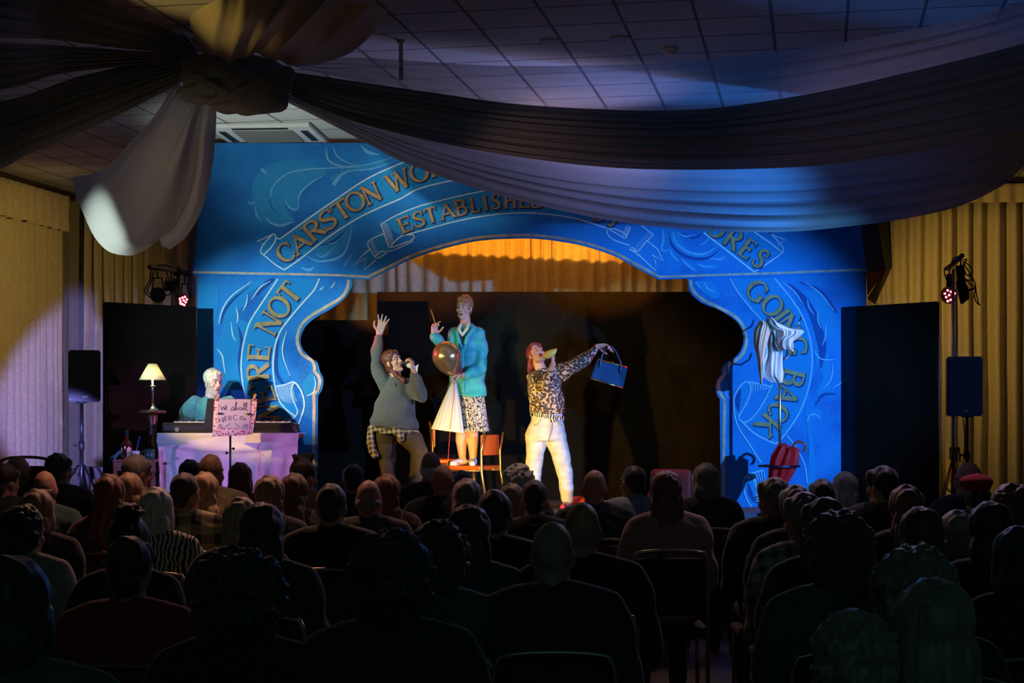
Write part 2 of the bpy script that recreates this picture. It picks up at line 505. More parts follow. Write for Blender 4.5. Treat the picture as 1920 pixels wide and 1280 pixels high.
# ------------------------------------------------------------------ ceiling fittings
def on_ceiling(px, py):
    Y = F*(CEIL-ZC)/(HZ-py); return P(px, py, Y)
m_white = mat('white_plastic', (0.75, 0.74, 0.72), 0.5)
m_dark = mat('matt_black', (0.012, 0.012, 0.013), 0.55)
m_black = mat('black_metal', (0.015, 0.015, 0.017), 0.35, 0.3)
# air-conditioning cassette
c = on_ceiling(505, 247); R = Matrix.Rotation(-AX*0.4, 3, 'Z')
ac = empty('air_conditioner', (c.x, c.y, CEIL)); tag(ac, 'square white air conditioning cassette set in the ceiling above the stage arch', 'air conditioner')
def f_(bm):
    bm_box(bm, (0, 0, -0.02), (0.92, 0.92, 0.038), R, bev=0.008)
build('panel', f_, m_white, ac, False)
def f_(bm):
    for k in range(13): bm_box(bm, R @ Vector((0, -0.27+0.045*k, -0.045)), (0.52, 0.012, 0.012), R)
    bm_box(bm, R @ Vector((0, 0, -0.042)), (0.54, 0.56, 0.006), R)
build('grille', f_, mat('ac_grille', (0.22, 0.22, 0.22), 0.6), ac, False)
for k in range(4):
    Rk = Matrix.Rotation(k*math.pi/2, 3, 'Z') @ R
    def f_(bm): bm_box(bm, Rk @ Vector((0, 0.37, -0.041)), (0.5, 0.06, 0.008), Rk)
    build('louvre', f_, m_dark, ac, False)
# flush round downlights and a small detector
for k, (px, py, lb) in enumerate([(1033, 76, 'round flush ceiling speaker, the one nearer the hanging tube'), (1162, 71, 'round flush ceiling speaker beside the small dome detector')]):
    c = on_ceiling(px, py)
    def f_(bm):
        bm_lathe(bm, [(0.065, -0.012), (0.075, -0.006), (0.075, 0)], (c.x, c.y, CEIL), 24)
    o = build('ceiling_speaker', f_, mat('grille_grey', (0.42, 0.41, 0.42), 0.7)); recenter(o)
    tag(o, lb, 'ceiling speaker', 'round ceiling speakers')
c = on_ceiling(1256, 91)
def f_(bm):
    bm_lathe(bm, [(0.02, -0.05), (0.04, -0.04), (0.05, -0.02), (0.06, -0.012), (0.06, 0)], (c.x, c.y, CEIL), 20)
o = build('smoke_detector', f_, m_white); recenter(o); tag(o, 'small domed smoke detector on a ceiling tile', 'detector')
c = on_ceiling(752, 76)
def f_(bm):
    bm_lathe(bm, [(0.016, -0.27), (0.016, -0.02), (0.028, -0.018), (0.03, 0)], (c.x, c.y, CEIL), 16)
o = build('ceiling_tube', f_, m_white); recenter(o); tag(o, 'short white tube hanging from the ceiling behind the sheer drape', 'tube')

# ------------------------------------------------------------------ painted proscenium
YP = 14.8
def px2(px, py, dy=0.0): return P(px, py, YP-dy) if dy == 0 else Vector(((px-960)*YP/F, YP-dy, ZC-(py-HZ)*YP/F))
def paint_blue(name, c1, c2, edge=None):
    m = bpy.data.materials.new(name); m.use_nodes = True
    N, L, b = nodes_of(m)
    tc = N.new('ShaderNodeTexCoord')
    n1 = N.new('ShaderNodeTexNoise'); n1.inputs['Scale'].default_value = 2.2; n1.inputs['Detail'].default_value = 5
    n2 = N.new('ShaderNodeTexNoise'); n2.inputs['Scale'].default_value = 120; n2.inputs['Detail'].default_value = 2
    L.new(tc.outputs['Object'], n1.inputs[0]); L.new(tc.outputs['Object'], n2.inputs[0])
    ad = N.new('ShaderNodeMath'); ad.operation = 'ADD'; L.new(n1.outputs['Fac'], ad.inputs[0])
    ml = N.new('ShaderNodeMath'); ml.operation = 'MULTIPLY'; ml.inputs[1].default_value = 0.9; L.new(n2.outputs['Fac'], ml.inputs[0]); L.new(ml.outputs[0], ad.inputs[1])
    rp = N.new('ShaderNodeValToRGB'); rp.color_ramp.elements[0].position = 0.75; rp.color_ramp.elements[1].position = 1.15
    rp.color_ramp.elements[0].color = (*c1, 1); rp.color_ramp.elements[1].color = (*c2, 1)
    L.new(ad.outputs[0], rp.inputs[0])
    last = rp.outputs[0]
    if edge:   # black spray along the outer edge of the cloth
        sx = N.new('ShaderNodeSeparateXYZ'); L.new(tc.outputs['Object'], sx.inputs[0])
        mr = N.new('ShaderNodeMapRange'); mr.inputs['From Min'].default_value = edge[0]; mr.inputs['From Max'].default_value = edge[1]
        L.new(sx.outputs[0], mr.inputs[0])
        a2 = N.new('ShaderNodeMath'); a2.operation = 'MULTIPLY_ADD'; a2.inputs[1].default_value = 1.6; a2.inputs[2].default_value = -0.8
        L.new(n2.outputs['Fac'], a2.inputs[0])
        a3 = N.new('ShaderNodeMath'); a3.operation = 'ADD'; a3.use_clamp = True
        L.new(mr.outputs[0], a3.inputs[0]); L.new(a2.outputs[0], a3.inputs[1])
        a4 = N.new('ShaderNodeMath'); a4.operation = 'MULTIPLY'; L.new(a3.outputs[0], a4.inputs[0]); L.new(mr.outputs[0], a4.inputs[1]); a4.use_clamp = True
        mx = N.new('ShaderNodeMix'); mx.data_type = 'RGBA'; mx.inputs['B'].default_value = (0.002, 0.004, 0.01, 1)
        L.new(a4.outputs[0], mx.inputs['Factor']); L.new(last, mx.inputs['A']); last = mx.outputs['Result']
    L.new(last, b.inputs['Base Color'])
    b.inputs['Roughness'].default_value = 0.75
    bp = N.new('ShaderNodeBump'); bp.inputs['Strength'].default_value = 0.15; bp.inputs['Distance'].default_value = 0.005
    L.new(n2.outputs['Fac'], bp.inputs['Height']); L.new(bp.outputs[0], b.inputs['Normal'])
    return m
m_blue = paint_blue('painted_blue', (0.0015, 0.12, 0.50), (0.010, 0.24, 0.70))
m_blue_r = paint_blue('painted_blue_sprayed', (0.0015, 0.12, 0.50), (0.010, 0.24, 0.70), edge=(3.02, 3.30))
m_light = mat('paint_pale_blue', (0.32, 0.58, 0.95), 0.8, var=0.2, scale=60)
m_line = mat('paint_white_line', (0.72, 0.80, 0.95), 0.8, var=0.12, scale=60)
m_leaf = mat('paint_leaf_blue', (0.02, 0.28, 0.66), 0.8, var=0.35, scale=140)
m_leaf_hi = mat('paint_leaf_highlight', (0.16, 0.46, 0.88), 0.8, var=0.25, scale=90)
m_deep = mat('paint_deep_blue', (0.003, 0.035, 0.20), 0.8, var=0.2, scale=60)
m_gold = mat('paint_bronze_letters', (0.56, 0.29, 0.11), 0.6, var=0.25, scale=18)
m_trim = mat('paint_copper_edge', (0.66, 0.40, 0.32), 0.5, var=0.3, scale=14)

def poly_panel(bm, pts, th, mi=0):
    """pixel outline -> slab of thickness th behind the proscenium plane"""
    from mathutils.geometry import delaunay_2d_cdt
    n = len(pts)
    v2, _, fs, ov, _, _ = delaunay_2d_cdt([Vector((float(x), float(y))) for x, y in pts], [], [list(range(n))], 1, 1e-4)
    a = [bm.verts.new(px2(p.x, p.y)) for p in v2]
    b = [bm.verts.new(px2(p.x, p.y)+Vector((0, th, 0))) for p in v2]
    for f in fs:
        q = bm.faces.new([a[i] for i in f]); q.material_index = mi
        q = bm.faces.new([b[i] for i in f][::-1]); q.material_index = mi
    where = {}
    for k, src in enumerate(ov):
        for i in src: where[i] = k
    for i in range(n):
        j, k = where[i], where[(i+1) % n]
        if j != k:
            q = bm.faces.new((a[j], a[k], b[k], b[j])); q.material_index = mi

PAINT_N = [0]
def lift():
    PAINT_N[0] = (PAINT_N[0]+1) % 24
    return PAINT_N[0]*0.00004
def strip(bm, pts, w, dy, mi=0, smooth=True, n=None):
    """painted stroke: pixel polyline, width(s) in px, lifted dy off the cloth"""
    dy = dy+lift()
    if smooth and len(pts) > 2:
        wl = w if isinstance(w, (list, tuple)) else [w]*len(pts)
        A = [(*p, ww) for p, ww in zip(pts, wl)] if len(wl) == len(pts) else None
        if A is None:
            tt = np.linspace(0, len(wl)-1, len(pts)); A = [(*p, float(np.interp(t, range(len(wl)), wl))) for p, t in zip(pts, tt)]
        length = sum(math.dist(a[:2], b[:2]) for a, b in zip(A, A[1:]))
        C = catmull(A, n or max(6, int(length/4)))
    else:
        wl = w if isinstance(w, (list, tuple)) else [w]*len(pts)
        C = np.array([(*p, ww) for p, ww in zip(pts, wl)], float)
    T = np.zeros((len(C), 2)); T[1:-1] = C[2:, :2]-C[:-2, :2]; T[0] = C[1, :2]-C[0, :2]; T[-1] = C[-1, :2]-C[-2, :2]
    T /= np.maximum(np.linalg.norm(T, axis=1), 1e-6)[:, None]
    prev = None
    for (x, y, ww), (tx, ty) in zip(C, T):
        a = bm.verts.new(px2(x-ty*ww/2, y+tx*ww/2, dy)); b = bm.verts.new(px2(x+ty*ww/2, y-tx*ww/2, dy))
        if prev:
            f = bm.faces.new((prev[0], a, b, prev[1])); f.material_index = mi
        prev = (a, b)

def fill(bm, pts, dy, mi=0, smooth=True):
    C = catmull(list(pts)+[pts[0]], max(16, len(pts)*5))[:-1] if smooth else np.array(pts, float)
    from mathutils.geometry import delaunay_2d_cdt
    dy = dy+lift()
    n = len(C)
    v2, _, fs, _, _, _ = delaunay_2d_cdt([Vector((x, y)) for x, y in C], [], [list(range(n))], 1, 1e-4)
    vs = [bm.verts.new(px2(p.x, p.y, dy)) for p in v2]
    for f in fs:
        g = bm.faces.new([vs[i] for i in f]); g.material_index = mi

# serif capitals as strokes on a unit box: (polyline, width, ...) widths in cap heights
TH, TN, SF = 0.19, 0.09, 0.055
def arc(cx, cy, rx, ry, a0, a1, n=14):
    return [(cx+rx*math.cos(math.radians(a0+(a1-a0)*i/n)), cy+ry*math.sin(math.radians(a0+(a1-a0)*i/n))) for i in range(n+1)]
def ringw(pts, cx, cy, rx, ry, thick=TH, thin=TN):
    return [thin+(thick-thin)*min(1, abs((p[0]-cx)/rx))**1.5 for p in pts]
def st(p, w): return (p, w if isinstance(w, list) else [w]*len(p))
def bowl(x0, cx, cy, rx, ry):
    p = [(x0, cy+ry)]+arc(cx, cy, rx, ry, 90, -90)+[(x0, cy-ry)]
    return st(p, [TN]+[TN+(TH-TN)*max(0, math.cos(math.radians(90-180*i/14)))**1.3 for i in range(15)]+[TN])
def ring(cx, cy, rx, ry, a0, a1):
    p = arc(cx, cy, rx, ry, a0, a1, 26); return st(p, ringw(p, cx, cy, rx, ry))
def sv(x, y, w=0.30): return st([(x-w/2, y), (x+w/2, y)], SF)
def hv(x, y, h=0.22): return st([(x, y-h/2), (x, y+h/2)], SF)
GL = {
 'A': [st([(0.08, 0.02), (0.50, 1.0)], TN), st([(0.47, 1.0), (0.90, 0.02)], TH), st([(0.24, 0.34), (0.76, 0.34)], TN), sv(0.08, 0.03), sv(0.92, 0.03)],
 'B': [st([(0.2, 0), (0.2, 1)], TH), bowl(0.2, 0.50, 0.76, 0.28, 0.22), bowl(0.2, 0.54, 0.28, 0.34, 0.25), sv(0.16, 0.03), sv(0.16, 0.97)],
 'C': [ring(0.54, 0.5, 0.42, 0.47, 48, 312), hv(0.86, 0.80, 0.3), st([(0.84, 0.2), (0.93, 0.30)], TN)],
 'D': [st([(0.2, 0), (0.2, 1)], TH), bowl(0.2, 0.45, 0.5, 0.45, 0.46), sv(0.16, 0.03), sv(0.16, 0.97)],
 'E': [st([(0.2, 0), (0.2, 1)], TH), st([(0.2, 0.96), (0.85, 0.96)], TN), st([(0.2, 0.52), (0.68, 0.52)], TN), st([(0.2, 0.04), (0.9, 0.04)], TN), hv(0.85, 0.88, 0.26), hv(0.68, 0.52, 0.26), hv(0.9, 0.13, 0.28), sv(0.14, 0.03), sv(0.14, 0.97)],
 'G': [ring(0.52, 0.5, 0.42, 0.47, 48, 318), hv(0.84, 0.80, 0.28), st([(0.84, 0.10), (0.84, 0.42)], TH), sv(0.80, 0.43, 0.34)],
 'H': [st([(0.2, 0), (0.2, 1)], TH), st([(0.8, 0), (0.8, 1)], TH), st([(0.2, 0.5), (0.8, 0.5)], TN), sv(0.2, 0.03), sv(0.2, 0.97), sv(0.8, 0.03), sv(0.8, 0.97)],
 'I': [st([(0.5, 0), (0.5, 1)], TH), sv(0.5, 0.03, 0.55), sv(0.5, 0.97, 0.55)],
 'K': [st([(0.2, 0), (0.2, 1)], TH), st([(0.24, 0.42), (0.80, 0.98)], TN), st([(0.40, 0.56), (0.92, 0.02)], TH), sv(0.2, 0.03), sv(0.2, 0.97), sv(0.8, 0.97), sv(0.92, 0.03)],
 'L': [st([(0.25, 0), (0.25, 1)], TH), st([(0.25, 0.04), (0.9, 0.04)], TN), hv(0.9, 0.14, 0.28), sv(0.22, 0.03), sv(0.25, 0.97)],
 'N': [st([(0.15, 0), (0.15, 1)], TN), st([(0.12, 1), (0.85, 0.02)], TH), st([(0.85, 0), (0.85, 1)], TN), sv(0.15, 0.03), sv(0.10, 0.97), sv(0.85, 0.97)],
 'O': [ring(0.5, 0.5, 0.43, 0.47, 0, 360)],
 'R': [st([(0.2, 0), (0.2, 1)], TH), bowl(0.2, 0.50, 0.75, 0.30, 0.23), st([(0.45, 0.52), (0.92, 0.02)], TH), sv(0.18, 0.03), sv(0.16, 0.97), sv(0.94, 0.03, 0.2)],
 'S': [st(catmull([(0.82, 0.74), (0.78, 0.92), (0.5, 0.97), (0.24, 0.84), (0.26, 0.64), (0.5, 0.52), (0.76, 0.38), (0.78, 0.16), (0.5, 0.03), (0.22, 0.08), (0.16, 0.28)], 24).tolist(), [TN+(TH-TN)*math.sin(math.pi*i/24)**2 for i in range(25)]), hv(0.83, 0.82, 0.28), hv(0.17, 0.18, 0.28)],
 'T': [st([(0.5, 0), (0.5, 1)], TH), st([(0.06, 0.95), (0.94, 0.95)], TN), hv(0.08, 0.87, 0.24), hv(0.92, 0.87, 0.24), sv(0.5, 0.03)],
 'W': [st([(0.08, 1), (0.30, 0.02)], TH), st([(0.30, 0.02), (0.50, 0.9)], TN), st([(0.48, 1), (0.72, 0.02)], TH), st([(0.72, 0.02), (0.93, 1)], TN), sv(0.08, 0.97, 0.22), sv(0.93, 0.97, 0.22), sv(0.48, 0.97, 0.2)],
 "'": [st([(0.5, 1.0), (0.56, 0.86), (0.44, 0.70)], [TH, TH*0.8, 0.03])],
 '0': [ring(0.5, 0.5, 0.40, 0.47, 0, 360)],
 '5': [st([(0.3, 0.96), (0.82, 0.96)], TH*0.8), st([(0.32, 0.96), (0.27, 0.56)], TN), st(catmull([(0.27, 0.56), (0.55, 0.62), (0.82, 0.36), (0.62, 0.06), (0.22, 0.06)], 14).tolist(), [TN+(TH-TN)*math.sin(math.pi*i/14) for i in range(15)])],
}
def letter(bm, ch, c, w_, h, path, dy, grow=0.0, shift=(0, 0)):
    """one painted letter centred at c (px) and bent along path"""
    n = len(path)-1
    dd = np.linalg.norm(path-np.array(c), axis=1); i0 = int(dd.argmin())
    seg = np.linalg.norm(path[1:]-path[:-1], axis=1); s = np.concatenate([[0], np.cumsum(seg)])
    s0 = s[i0]
    def mp(x, y):
        u = s0+(x-0.5)*w_
        px = np.interp(u, s, path[:, 0]); py = np.interp(u, s, path[:, 1])
        e = 4.0
        tx = np.interp(u+e, s, path[:, 0])-np.interp(u-e, s, path[:, 0]); ty = np.interp(u+e, s, path[:, 1])-np.interp(u-e, s, path[:, 1])
        L = math.hypot(tx, ty) or 1; tx, ty = tx/L, ty/L
        v = (y-0.5)*h
        return (px+ty*v+shift[0], py-tx*v+shift[1])
    for pts, ws in GL[ch]:
        q = [mp(*p) for p in pts]
        if len(q) == 2:   # subdivide straight strokes so they follow the bend
            q = [mp(pts[0][0]*(1-t)+pts[1][0]*t, pts[0][1]*(1-t)+pts[1][1]*t) for t in (0, 0.25, 0.5, 0.75, 1)]
            ws = [ws[0]*(1-t)+ws[1]*t for t in (0, 0.25, 0.5, 0.75, 1)]
        strip(bm, q, [x*h+grow for x in ws], dy, smooth=False)
def lettering(name, items, h, path_pts, parent, lab=None):
    path = catmull(path_pts, 200)
    def f_(bm):
        for k, (ch, cx, cy, w_) in enumerate(items): letter(bm, ch, (cx, cy), w_, h, path, 0.010+0.0004*k, 0)
    def g_(bm):
        for k, (ch, cx, cy, w_) in enumerate(items): letter(bm, ch, (cx, cy), w_, h, path, 0.006+0.0002*k, 2.2, (1.5, 1.8))
    sh = build('letter_shadow', g_, m_deep, parent)
    o = build('lettering', f_, m_gold, parent)
    if lab: o['label'] = lab

pro = empty('stage_arch', (P(975, 960, YP).x, YP, STG))
tag(pro, 'painted blue stage arch with ribbons and lettering framing the stage', 'stage arch')
# ---- valance
bottom = [(362, 515), (450, 517), (560, 519), (640, 521), (692, 524)]
arch_line = [(692, 524), (735, 503), (770, 486), (820, 469), (880, 454), (920, 449), (962, 447), (1000, 447), (1040, 451), (1095, 461), (1150, 479), (1200, 505), (1235, 524)]
bottom_r = [(1235, 524), (1320, 521), (1450, 517), (1550, 513), (1625, 510)]
arch_s = [tuple(p) for p in catmull(arch_line, 48)]
edge_v = bottom[:-1]+arch_s+bottom_r[1:]
def f_(bm): poly_panel(bm, [(380, 268), (1600, 268), (1613, 420)]+edge_v[::-1]+[(373, 400)], 0.02)
val = build('valance', f_, m_blue, pro)
def f_(bm):
    strip(bm, [(x, y-5) for x, y in bottom], 4.0, 0.004, smooth=False)
    strip(bm, [(x, y-6) for x, y in arch_s], 5.0, 0.0045, smooth=False)
    strip(bm, [(x, y-5) for x, y in bottom_r], 4.0, 0.004, smooth=False)
build('copper_edge', f_, m_trim, val)
# folded returns of the valance
def ret(bm, pts, ys, mi):
    vs = [bm.verts.new(P(px, py, y)) for (px, py), y in zip(pts, ys)]
    f = bm.faces.new(vs); f.material_index = mi
def f_(bm):
    ret(bm, [(1600, 268), (1613, 420), (1625, 512), (1660, 505), (1645, 415), (1632, 268)], [14.8, 14.8, 14.8, 15.2, 15.2, 15.2], 0)
    ret(bm, [(1632, 268), (1645, 415), (1660, 505), (1672, 500), (1668, 412), (1655, 268)], [15.2, 15.2, 15.2, 15.5, 15.5, 15.5], 1)
    ret(bm, [(1660, 505), (1627, 560), (1640, 570), (1672, 500)], [15.2, 15.2, 15.4, 15.5], 1)
    ret(bm, [(1625, 512), (1627, 552), (1660, 505)], [15.0, 15.2, 15.2], 2)
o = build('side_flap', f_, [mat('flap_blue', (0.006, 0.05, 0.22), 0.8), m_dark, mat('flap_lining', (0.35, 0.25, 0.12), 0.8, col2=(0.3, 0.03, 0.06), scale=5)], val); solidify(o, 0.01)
def f_(bm):
    ret(bm, [(380, 268), (373, 400), (362, 515), (352, 515), (358, 400), (366, 268)], [14.8, 14.8, 14.8, 15.2, 15.2, 15.2], 0)
    ret(bm, [(362, 515), (365, 556), (352, 562), (352, 515)], [14.85, 15.0, 15.2, 15.2], 0)
o = build('side_flap', f_, MATS['flap_blue'], val); solidify(o, 0.01)
# ribbons: filled band, white outlines
top_l = [(525, 448), (561, 422), (592, 400), (624, 378), (687, 336), (750, 307), (800, 289), (850, 277)]
bot_l = [(533, 506), (561, 487), (614, 446), (666, 412), (708, 391), (750, 373), (788, 353), (855, 337), (900, 329)]
top_e = [(714, 420), (745, 403), (788, 386), (851, 370), (914, 357), (975, 353), (1040, 357)]
bot_e = [(754, 442), (788, 433), (851, 416), (914, 404), (977, 399), (1030, 402), (1080, 410), (1136, 427)]
def band(bm, a, b, dy, mi=0):
    A, B = catmull(a, 40), catmull(b, 40); dy = dy+lift()
    va = [bm.verts.new(px2(x, y, dy)) for x, y in A]; vb = [bm.verts.new(px2(x, y, dy)) for x, y in B]
    for i in range(40):
        f = bm.faces.new((va[i], vb[i], vb[i+1], va[i+1])); f.material_index = mi
m_rib = mat('paint_ribbon_blue', (0.010, 0.27, 0.66), 0.8, var=0.3, scale=110)
def f_(bm):
    band(bm, top_l, bot_l[:-1], 0.002); band(bm, top_e, bot_e[:-1], 0.002)
    fill(bm, [(1320, 400), (1366, 391), (1461, 473), (1414, 510), (1360, 468), (1319, 436)], 0.002, smooth=False)
    fill(bm, [(497, 448), (514, 438), (520, 452), (500, 478), (490, 470)], 0.002)
    fill(bm, [(681, 453), (714, 434), (733, 470), (705, 483), (690, 470)], 0.002)
    fill(bm, [(664, 497), (700, 462), (712, 473), (683, 505), (680, 490)], 0.002, smooth=False)
build('ribbon', f_, m_rib, val)
def f_(bm):
    W = 2.6
    strip(bm, top_l, W, 0.005); strip(bm, bot_l, W, 0.005)
    strip(bm, [(533, 506), (515, 495), (500, 482), (489, 473), (492, 462), (504, 447), (514, 438), (517, 448), (510, 462), (495, 477)], W*0.9, 0.0052)
    strip(bm, [(514, 438), (482, 453), (496, 458)], W*0.8, 0.0052, smooth=False)
    strip(bm, [(517, 446), (525, 448)], W, 0.0052, smooth=False)
    strip(bm, top_e, W*0.8, 0.005); strip(bm, bot_e, W*0.8, 0.005)
    # folded tail of the lower ribbon, left
    strip(bm, [(714, 420), (721, 440), (728, 460), (733, 464), (760, 455), (776, 447), (774, 440), (754, 442), (738, 455), (733, 464)], W*0.75, 0.0054)
    strip(bm, [(721, 438), (705, 444), (692, 452), (690, 460), (697, 472), (705, 484), (716, 480), (724, 474), (716, 471), (705, 478), (704, 484)], W*0.75, 0.0054)
    strip(bm, [(724, 472), (745, 466), (775, 452)], W*0.6, 0.0056)
    strip(bm, [(695, 466), (680, 478), (664, 497), (686, 484), (683, 506), (704, 488)], W*0.75, 0.0054, smooth=False)
    for k in range(16):   # hatching on the curl
        t = k/15; strip(bm, [(715+14*t, 422+38*t), (715+14*t+13*(1-0.5*abs(t-0.5)), 422+38*t-3.5)], 0.8, 0.0056, smooth=False)
        if k < 11: strip(bm, [(692+12*t*1.4, 454+27*t*1.4), (692+12*t*1.4+8, 454+27*t*1.4-2)], 0.7, 0.0056, smooth=False)
    # right tail
    strip(bm, [(1136, 427), (1155, 437), (1172, 447), (1174, 440), (1160, 432), (1143, 428), (1138, 436), (1150, 449), (1180, 460)], W*0.75, 0.0054)
    strip(bm, [(1174, 446), (1182, 425)], W*0.7, 0.0055, smooth=False)
    strip(bm, [(1203, 423), (1225, 440), (1210, 455), (1196, 472), (1184, 463), (1180, 468), (1196, 472)], W*0.75, 0.0054, smooth=False)
    strip(bm, [(1180, 466), (1200, 480), (1230, 508), (1229, 490), (1222, 478), (1243, 488), (1232, 466), (1214, 452)], W*0.75, 0.0054, smooth=False)
    for k in range(9):
        t = k/8; strip(bm, [(1176+7*t, 444-18*t), (1166+7*t, 441-18*t)], 0.8, 0.0056, smooth=False)
        strip(bm, [(1196+26*t, 470-28*t), (1188+26*t, 464-28*t)], 0.7, 0.0056, smooth=False)
    # right end of the upper ribbon
    strip(bm, [(1319, 436), (1366, 472), (1414, 510), (1440, 493), (1467, 474), (1445, 456), (1410, 432), (1375, 407)], W, 0.005, smooth=False)
    strip(bm, [(1467, 474), (1468, 464), (1455, 448), (1442, 436), (1450, 441), (1472, 450), (1458, 460)], W*0.75, 0.0055, smooth=False)
build('ribbon_outline', f_, m_line, val)
# scrolling acanthus leaves
def f_(bm):
    fill(bm, [(476, 388), (472, 360), (480, 330), (497, 312), (530, 301), (565, 301), (600, 314), (570, 318), (530, 330), (510, 350), (504, 375), (515, 400), (545, 415), (520, 424), (490, 412)], 0.0012)
    fill(bm, [(510, 385), (508, 360), (530, 335), (570, 318), (615, 318), (590, 335), (566, 355), (558, 390), (545, 390), (536, 372), (536, 392), (552, 412), (530, 410)], 0.0014)
    fill(bm, [(608, 275), (620, 300), (650, 310), (690, 308), (740, 296), (700, 318), (660, 318), (626, 340), (620, 330), (640, 318), (612, 300)], 0.0012)
    fill(bm, [(590, 470), (600, 450), (630, 440), (648, 425), (655, 445), (640, 470), (610, 482)], 0.0012)
    fill(bm, [(1250, 440), (1270, 434), (1285, 465), (1320, 478), (1350, 470), (1330, 488), (1290, 480), (1262, 462)], 0.0012)
    fill(bm, [(1278, 484), (1302, 500), (1306, 510), (1290, 500)], 0.0012); fill(bm, [(1306, 494), (1345, 498), (1330, 506)], 0.0012)
    fill(bm, [(1254, 465), (1275, 490), (1265, 488)], 0.0012)
build('scroll_leaves', f_, m_leaf, val)
def f_(bm):
    H = m_leaf_hi
    strip(bm, [(506, 372), (512, 350), (535, 328), (570, 318), (620, 315), (670, 312), (720, 300), (760, 285)], [2, 3, 3, 3, 2, 2, 2], 0.003)
    strip(bm, [(612, 276), (616, 300), (640, 311), (670, 311)], [1, 4, 3, 1], 0.003)
    strip(bm, [(623, 270), (632, 292), (655, 306), (680, 310)], [1, 3, 2, 1], 0.003)
    strip(bm, [(625, 347), (640, 328), (660, 320), (700, 316), (745, 300)], [8, 5, 3, 2, 1], 0.003)
    strip(bm, [(535, 372), (540, 386), (552, 393), (560, 390)], [1, 3, 4, 1], 0.003)
    strip(bm, [(560, 390), (562, 365), (580, 345), (612, 325)], [1, 3, 3, 1], 0.003)
    strip(bm, [(497, 405), (505, 415), (525, 423), (552, 415)], [1, 4, 5, 2], 0.003)
    strip(bm, [(478, 385), (481, 402), (493, 418)], [1, 4, 1], 0.003)
    strip(bm, [(465, 378), (472, 382), (478, 376)], [1, 4, 1], 0.003)
    strip(bm, [(490, 316), (495, 322), (500, 326)], [3, 5, 2], 0.003)
    strip(bm, [(676, 272), (690, 285), (712, 290)], [2, 6, 1], 0.003)
    strip(bm, [(575, 480), (600, 490), (640, 480), (655, 450), (660, 422)], [1, 4, 5, 3, 1], 0.003)
    strip(bm, [(592, 475), (606, 481), (630, 460)], [1, 3, 1], 0.003); strip(bm, [(612, 456), (626, 456), (634, 448)], [1, 3, 1], 0.003)
    strip(bm, [(645, 498), (655, 485), (662, 470)], [3, 2, 1], 0.003)
    strip(bm, [(565, 502), (580, 506), (590, 500)], [2, 5, 1], 0.003)
    strip(bm, [(1260, 432), (1268, 455), (1290, 472), (1320, 476), (1345, 462)], [1, 3, 4, 4, 1], 0.003)
    strip(bm, [(1243, 430), (1244, 450), (1240, 468), (1254, 470)], [1, 4, 3, 1], 0.003)
    strip(bm, [(1255, 466), (1262, 480), (1272, 488)], [1, 3, 1], 0.003); strip(bm, [(1278, 484), (1288, 496), (1304, 508)], [1, 4, 1], 0.003)
    strip(bm, [(1306, 494), (1322, 500), (1342, 498)], [1, 3, 1], 0.003); strip(bm, [(1330, 484), (1350, 486), (1360, 480)], [1, 4, 1], 0.003)
    strip(bm, [(1270, 436), (1285, 443), (1305, 440)], [1, 3, 1], 0.003); strip(bm, [(1312, 460), (1325, 452), (1330, 440)], [1, 3, 1], 0.003)
build('leaf_highlight', f_, m_leaf_hi, val)
def f_(bm):
    strip(bm, [(600, 460), (625, 452), (650, 430)], [1, 5, 1], 0.0024); strip(bm, [(1254, 436), (1262, 462), (1290, 482), (1325, 484), (1350, 468)], [1, 5, 6, 5, 1], 0.0024)
    strip(bm, [(1280, 436), (1300, 446), (1320, 436)], [1, 4, 1], 0.0024)
build('leaf_shade', f_, mat('paint_leaf_dark', (0.004, 0.07, 0.34), 0.8, var=0.2, scale=60), val)
lettering('lettering', [('C', 536, 474, 34), ('A', 563, 457, 35), ('R', 589, 433, 37), ('S', 616, 413, 37), ('T', 641, 394, 35), ('O', 666, 377, 37), ('N', 696, 363, 33), ('W', 747, 339, 44), ('O', 786, 324, 36), ('R', 818, 312, 32)], 36, [(515, 492), (535, 474), (561, 456), (584, 435), (616, 411), (640, 394), (666, 378), (696, 363), (747, 339), (786, 323), (818, 312), (860, 300)], val)
lettering('lettering', [('E', 760, 421, 27), ('S', 785, 411, 26), ('T', 809, 403, 24), ('A', 839, 396, 28), ('B', 864.6, 389, 24), ('L', 890, 384, 20), ('I', 910, 380, 14), ('S', 930, 378, 20), ('H', 956, 376, 26), ('E', 983, 375, 22), ('D', 1008, 376, 26), ('0', 1122, 401, 24), ('5', 1147, 409, 20)], 29, [(740, 430), (759, 421), (785, 411), (809, 403), (839, 396), (865, 389), (890, 384), (910, 381), (930, 378), (956, 376), (983, 375), (1008, 376), (1060, 384), (1122, 401), (1170, 418)], val)
lettering('lettering', [('O', 1345, 427, 30), ('R', 1374, 449, 30), ('E', 1401, 468, 24), ('S', 1424, 487, 24)], 38, [(1320, 408), (1345, 427), (1374, 447), (1401, 466), (1424, 483), (1450, 503)], val)

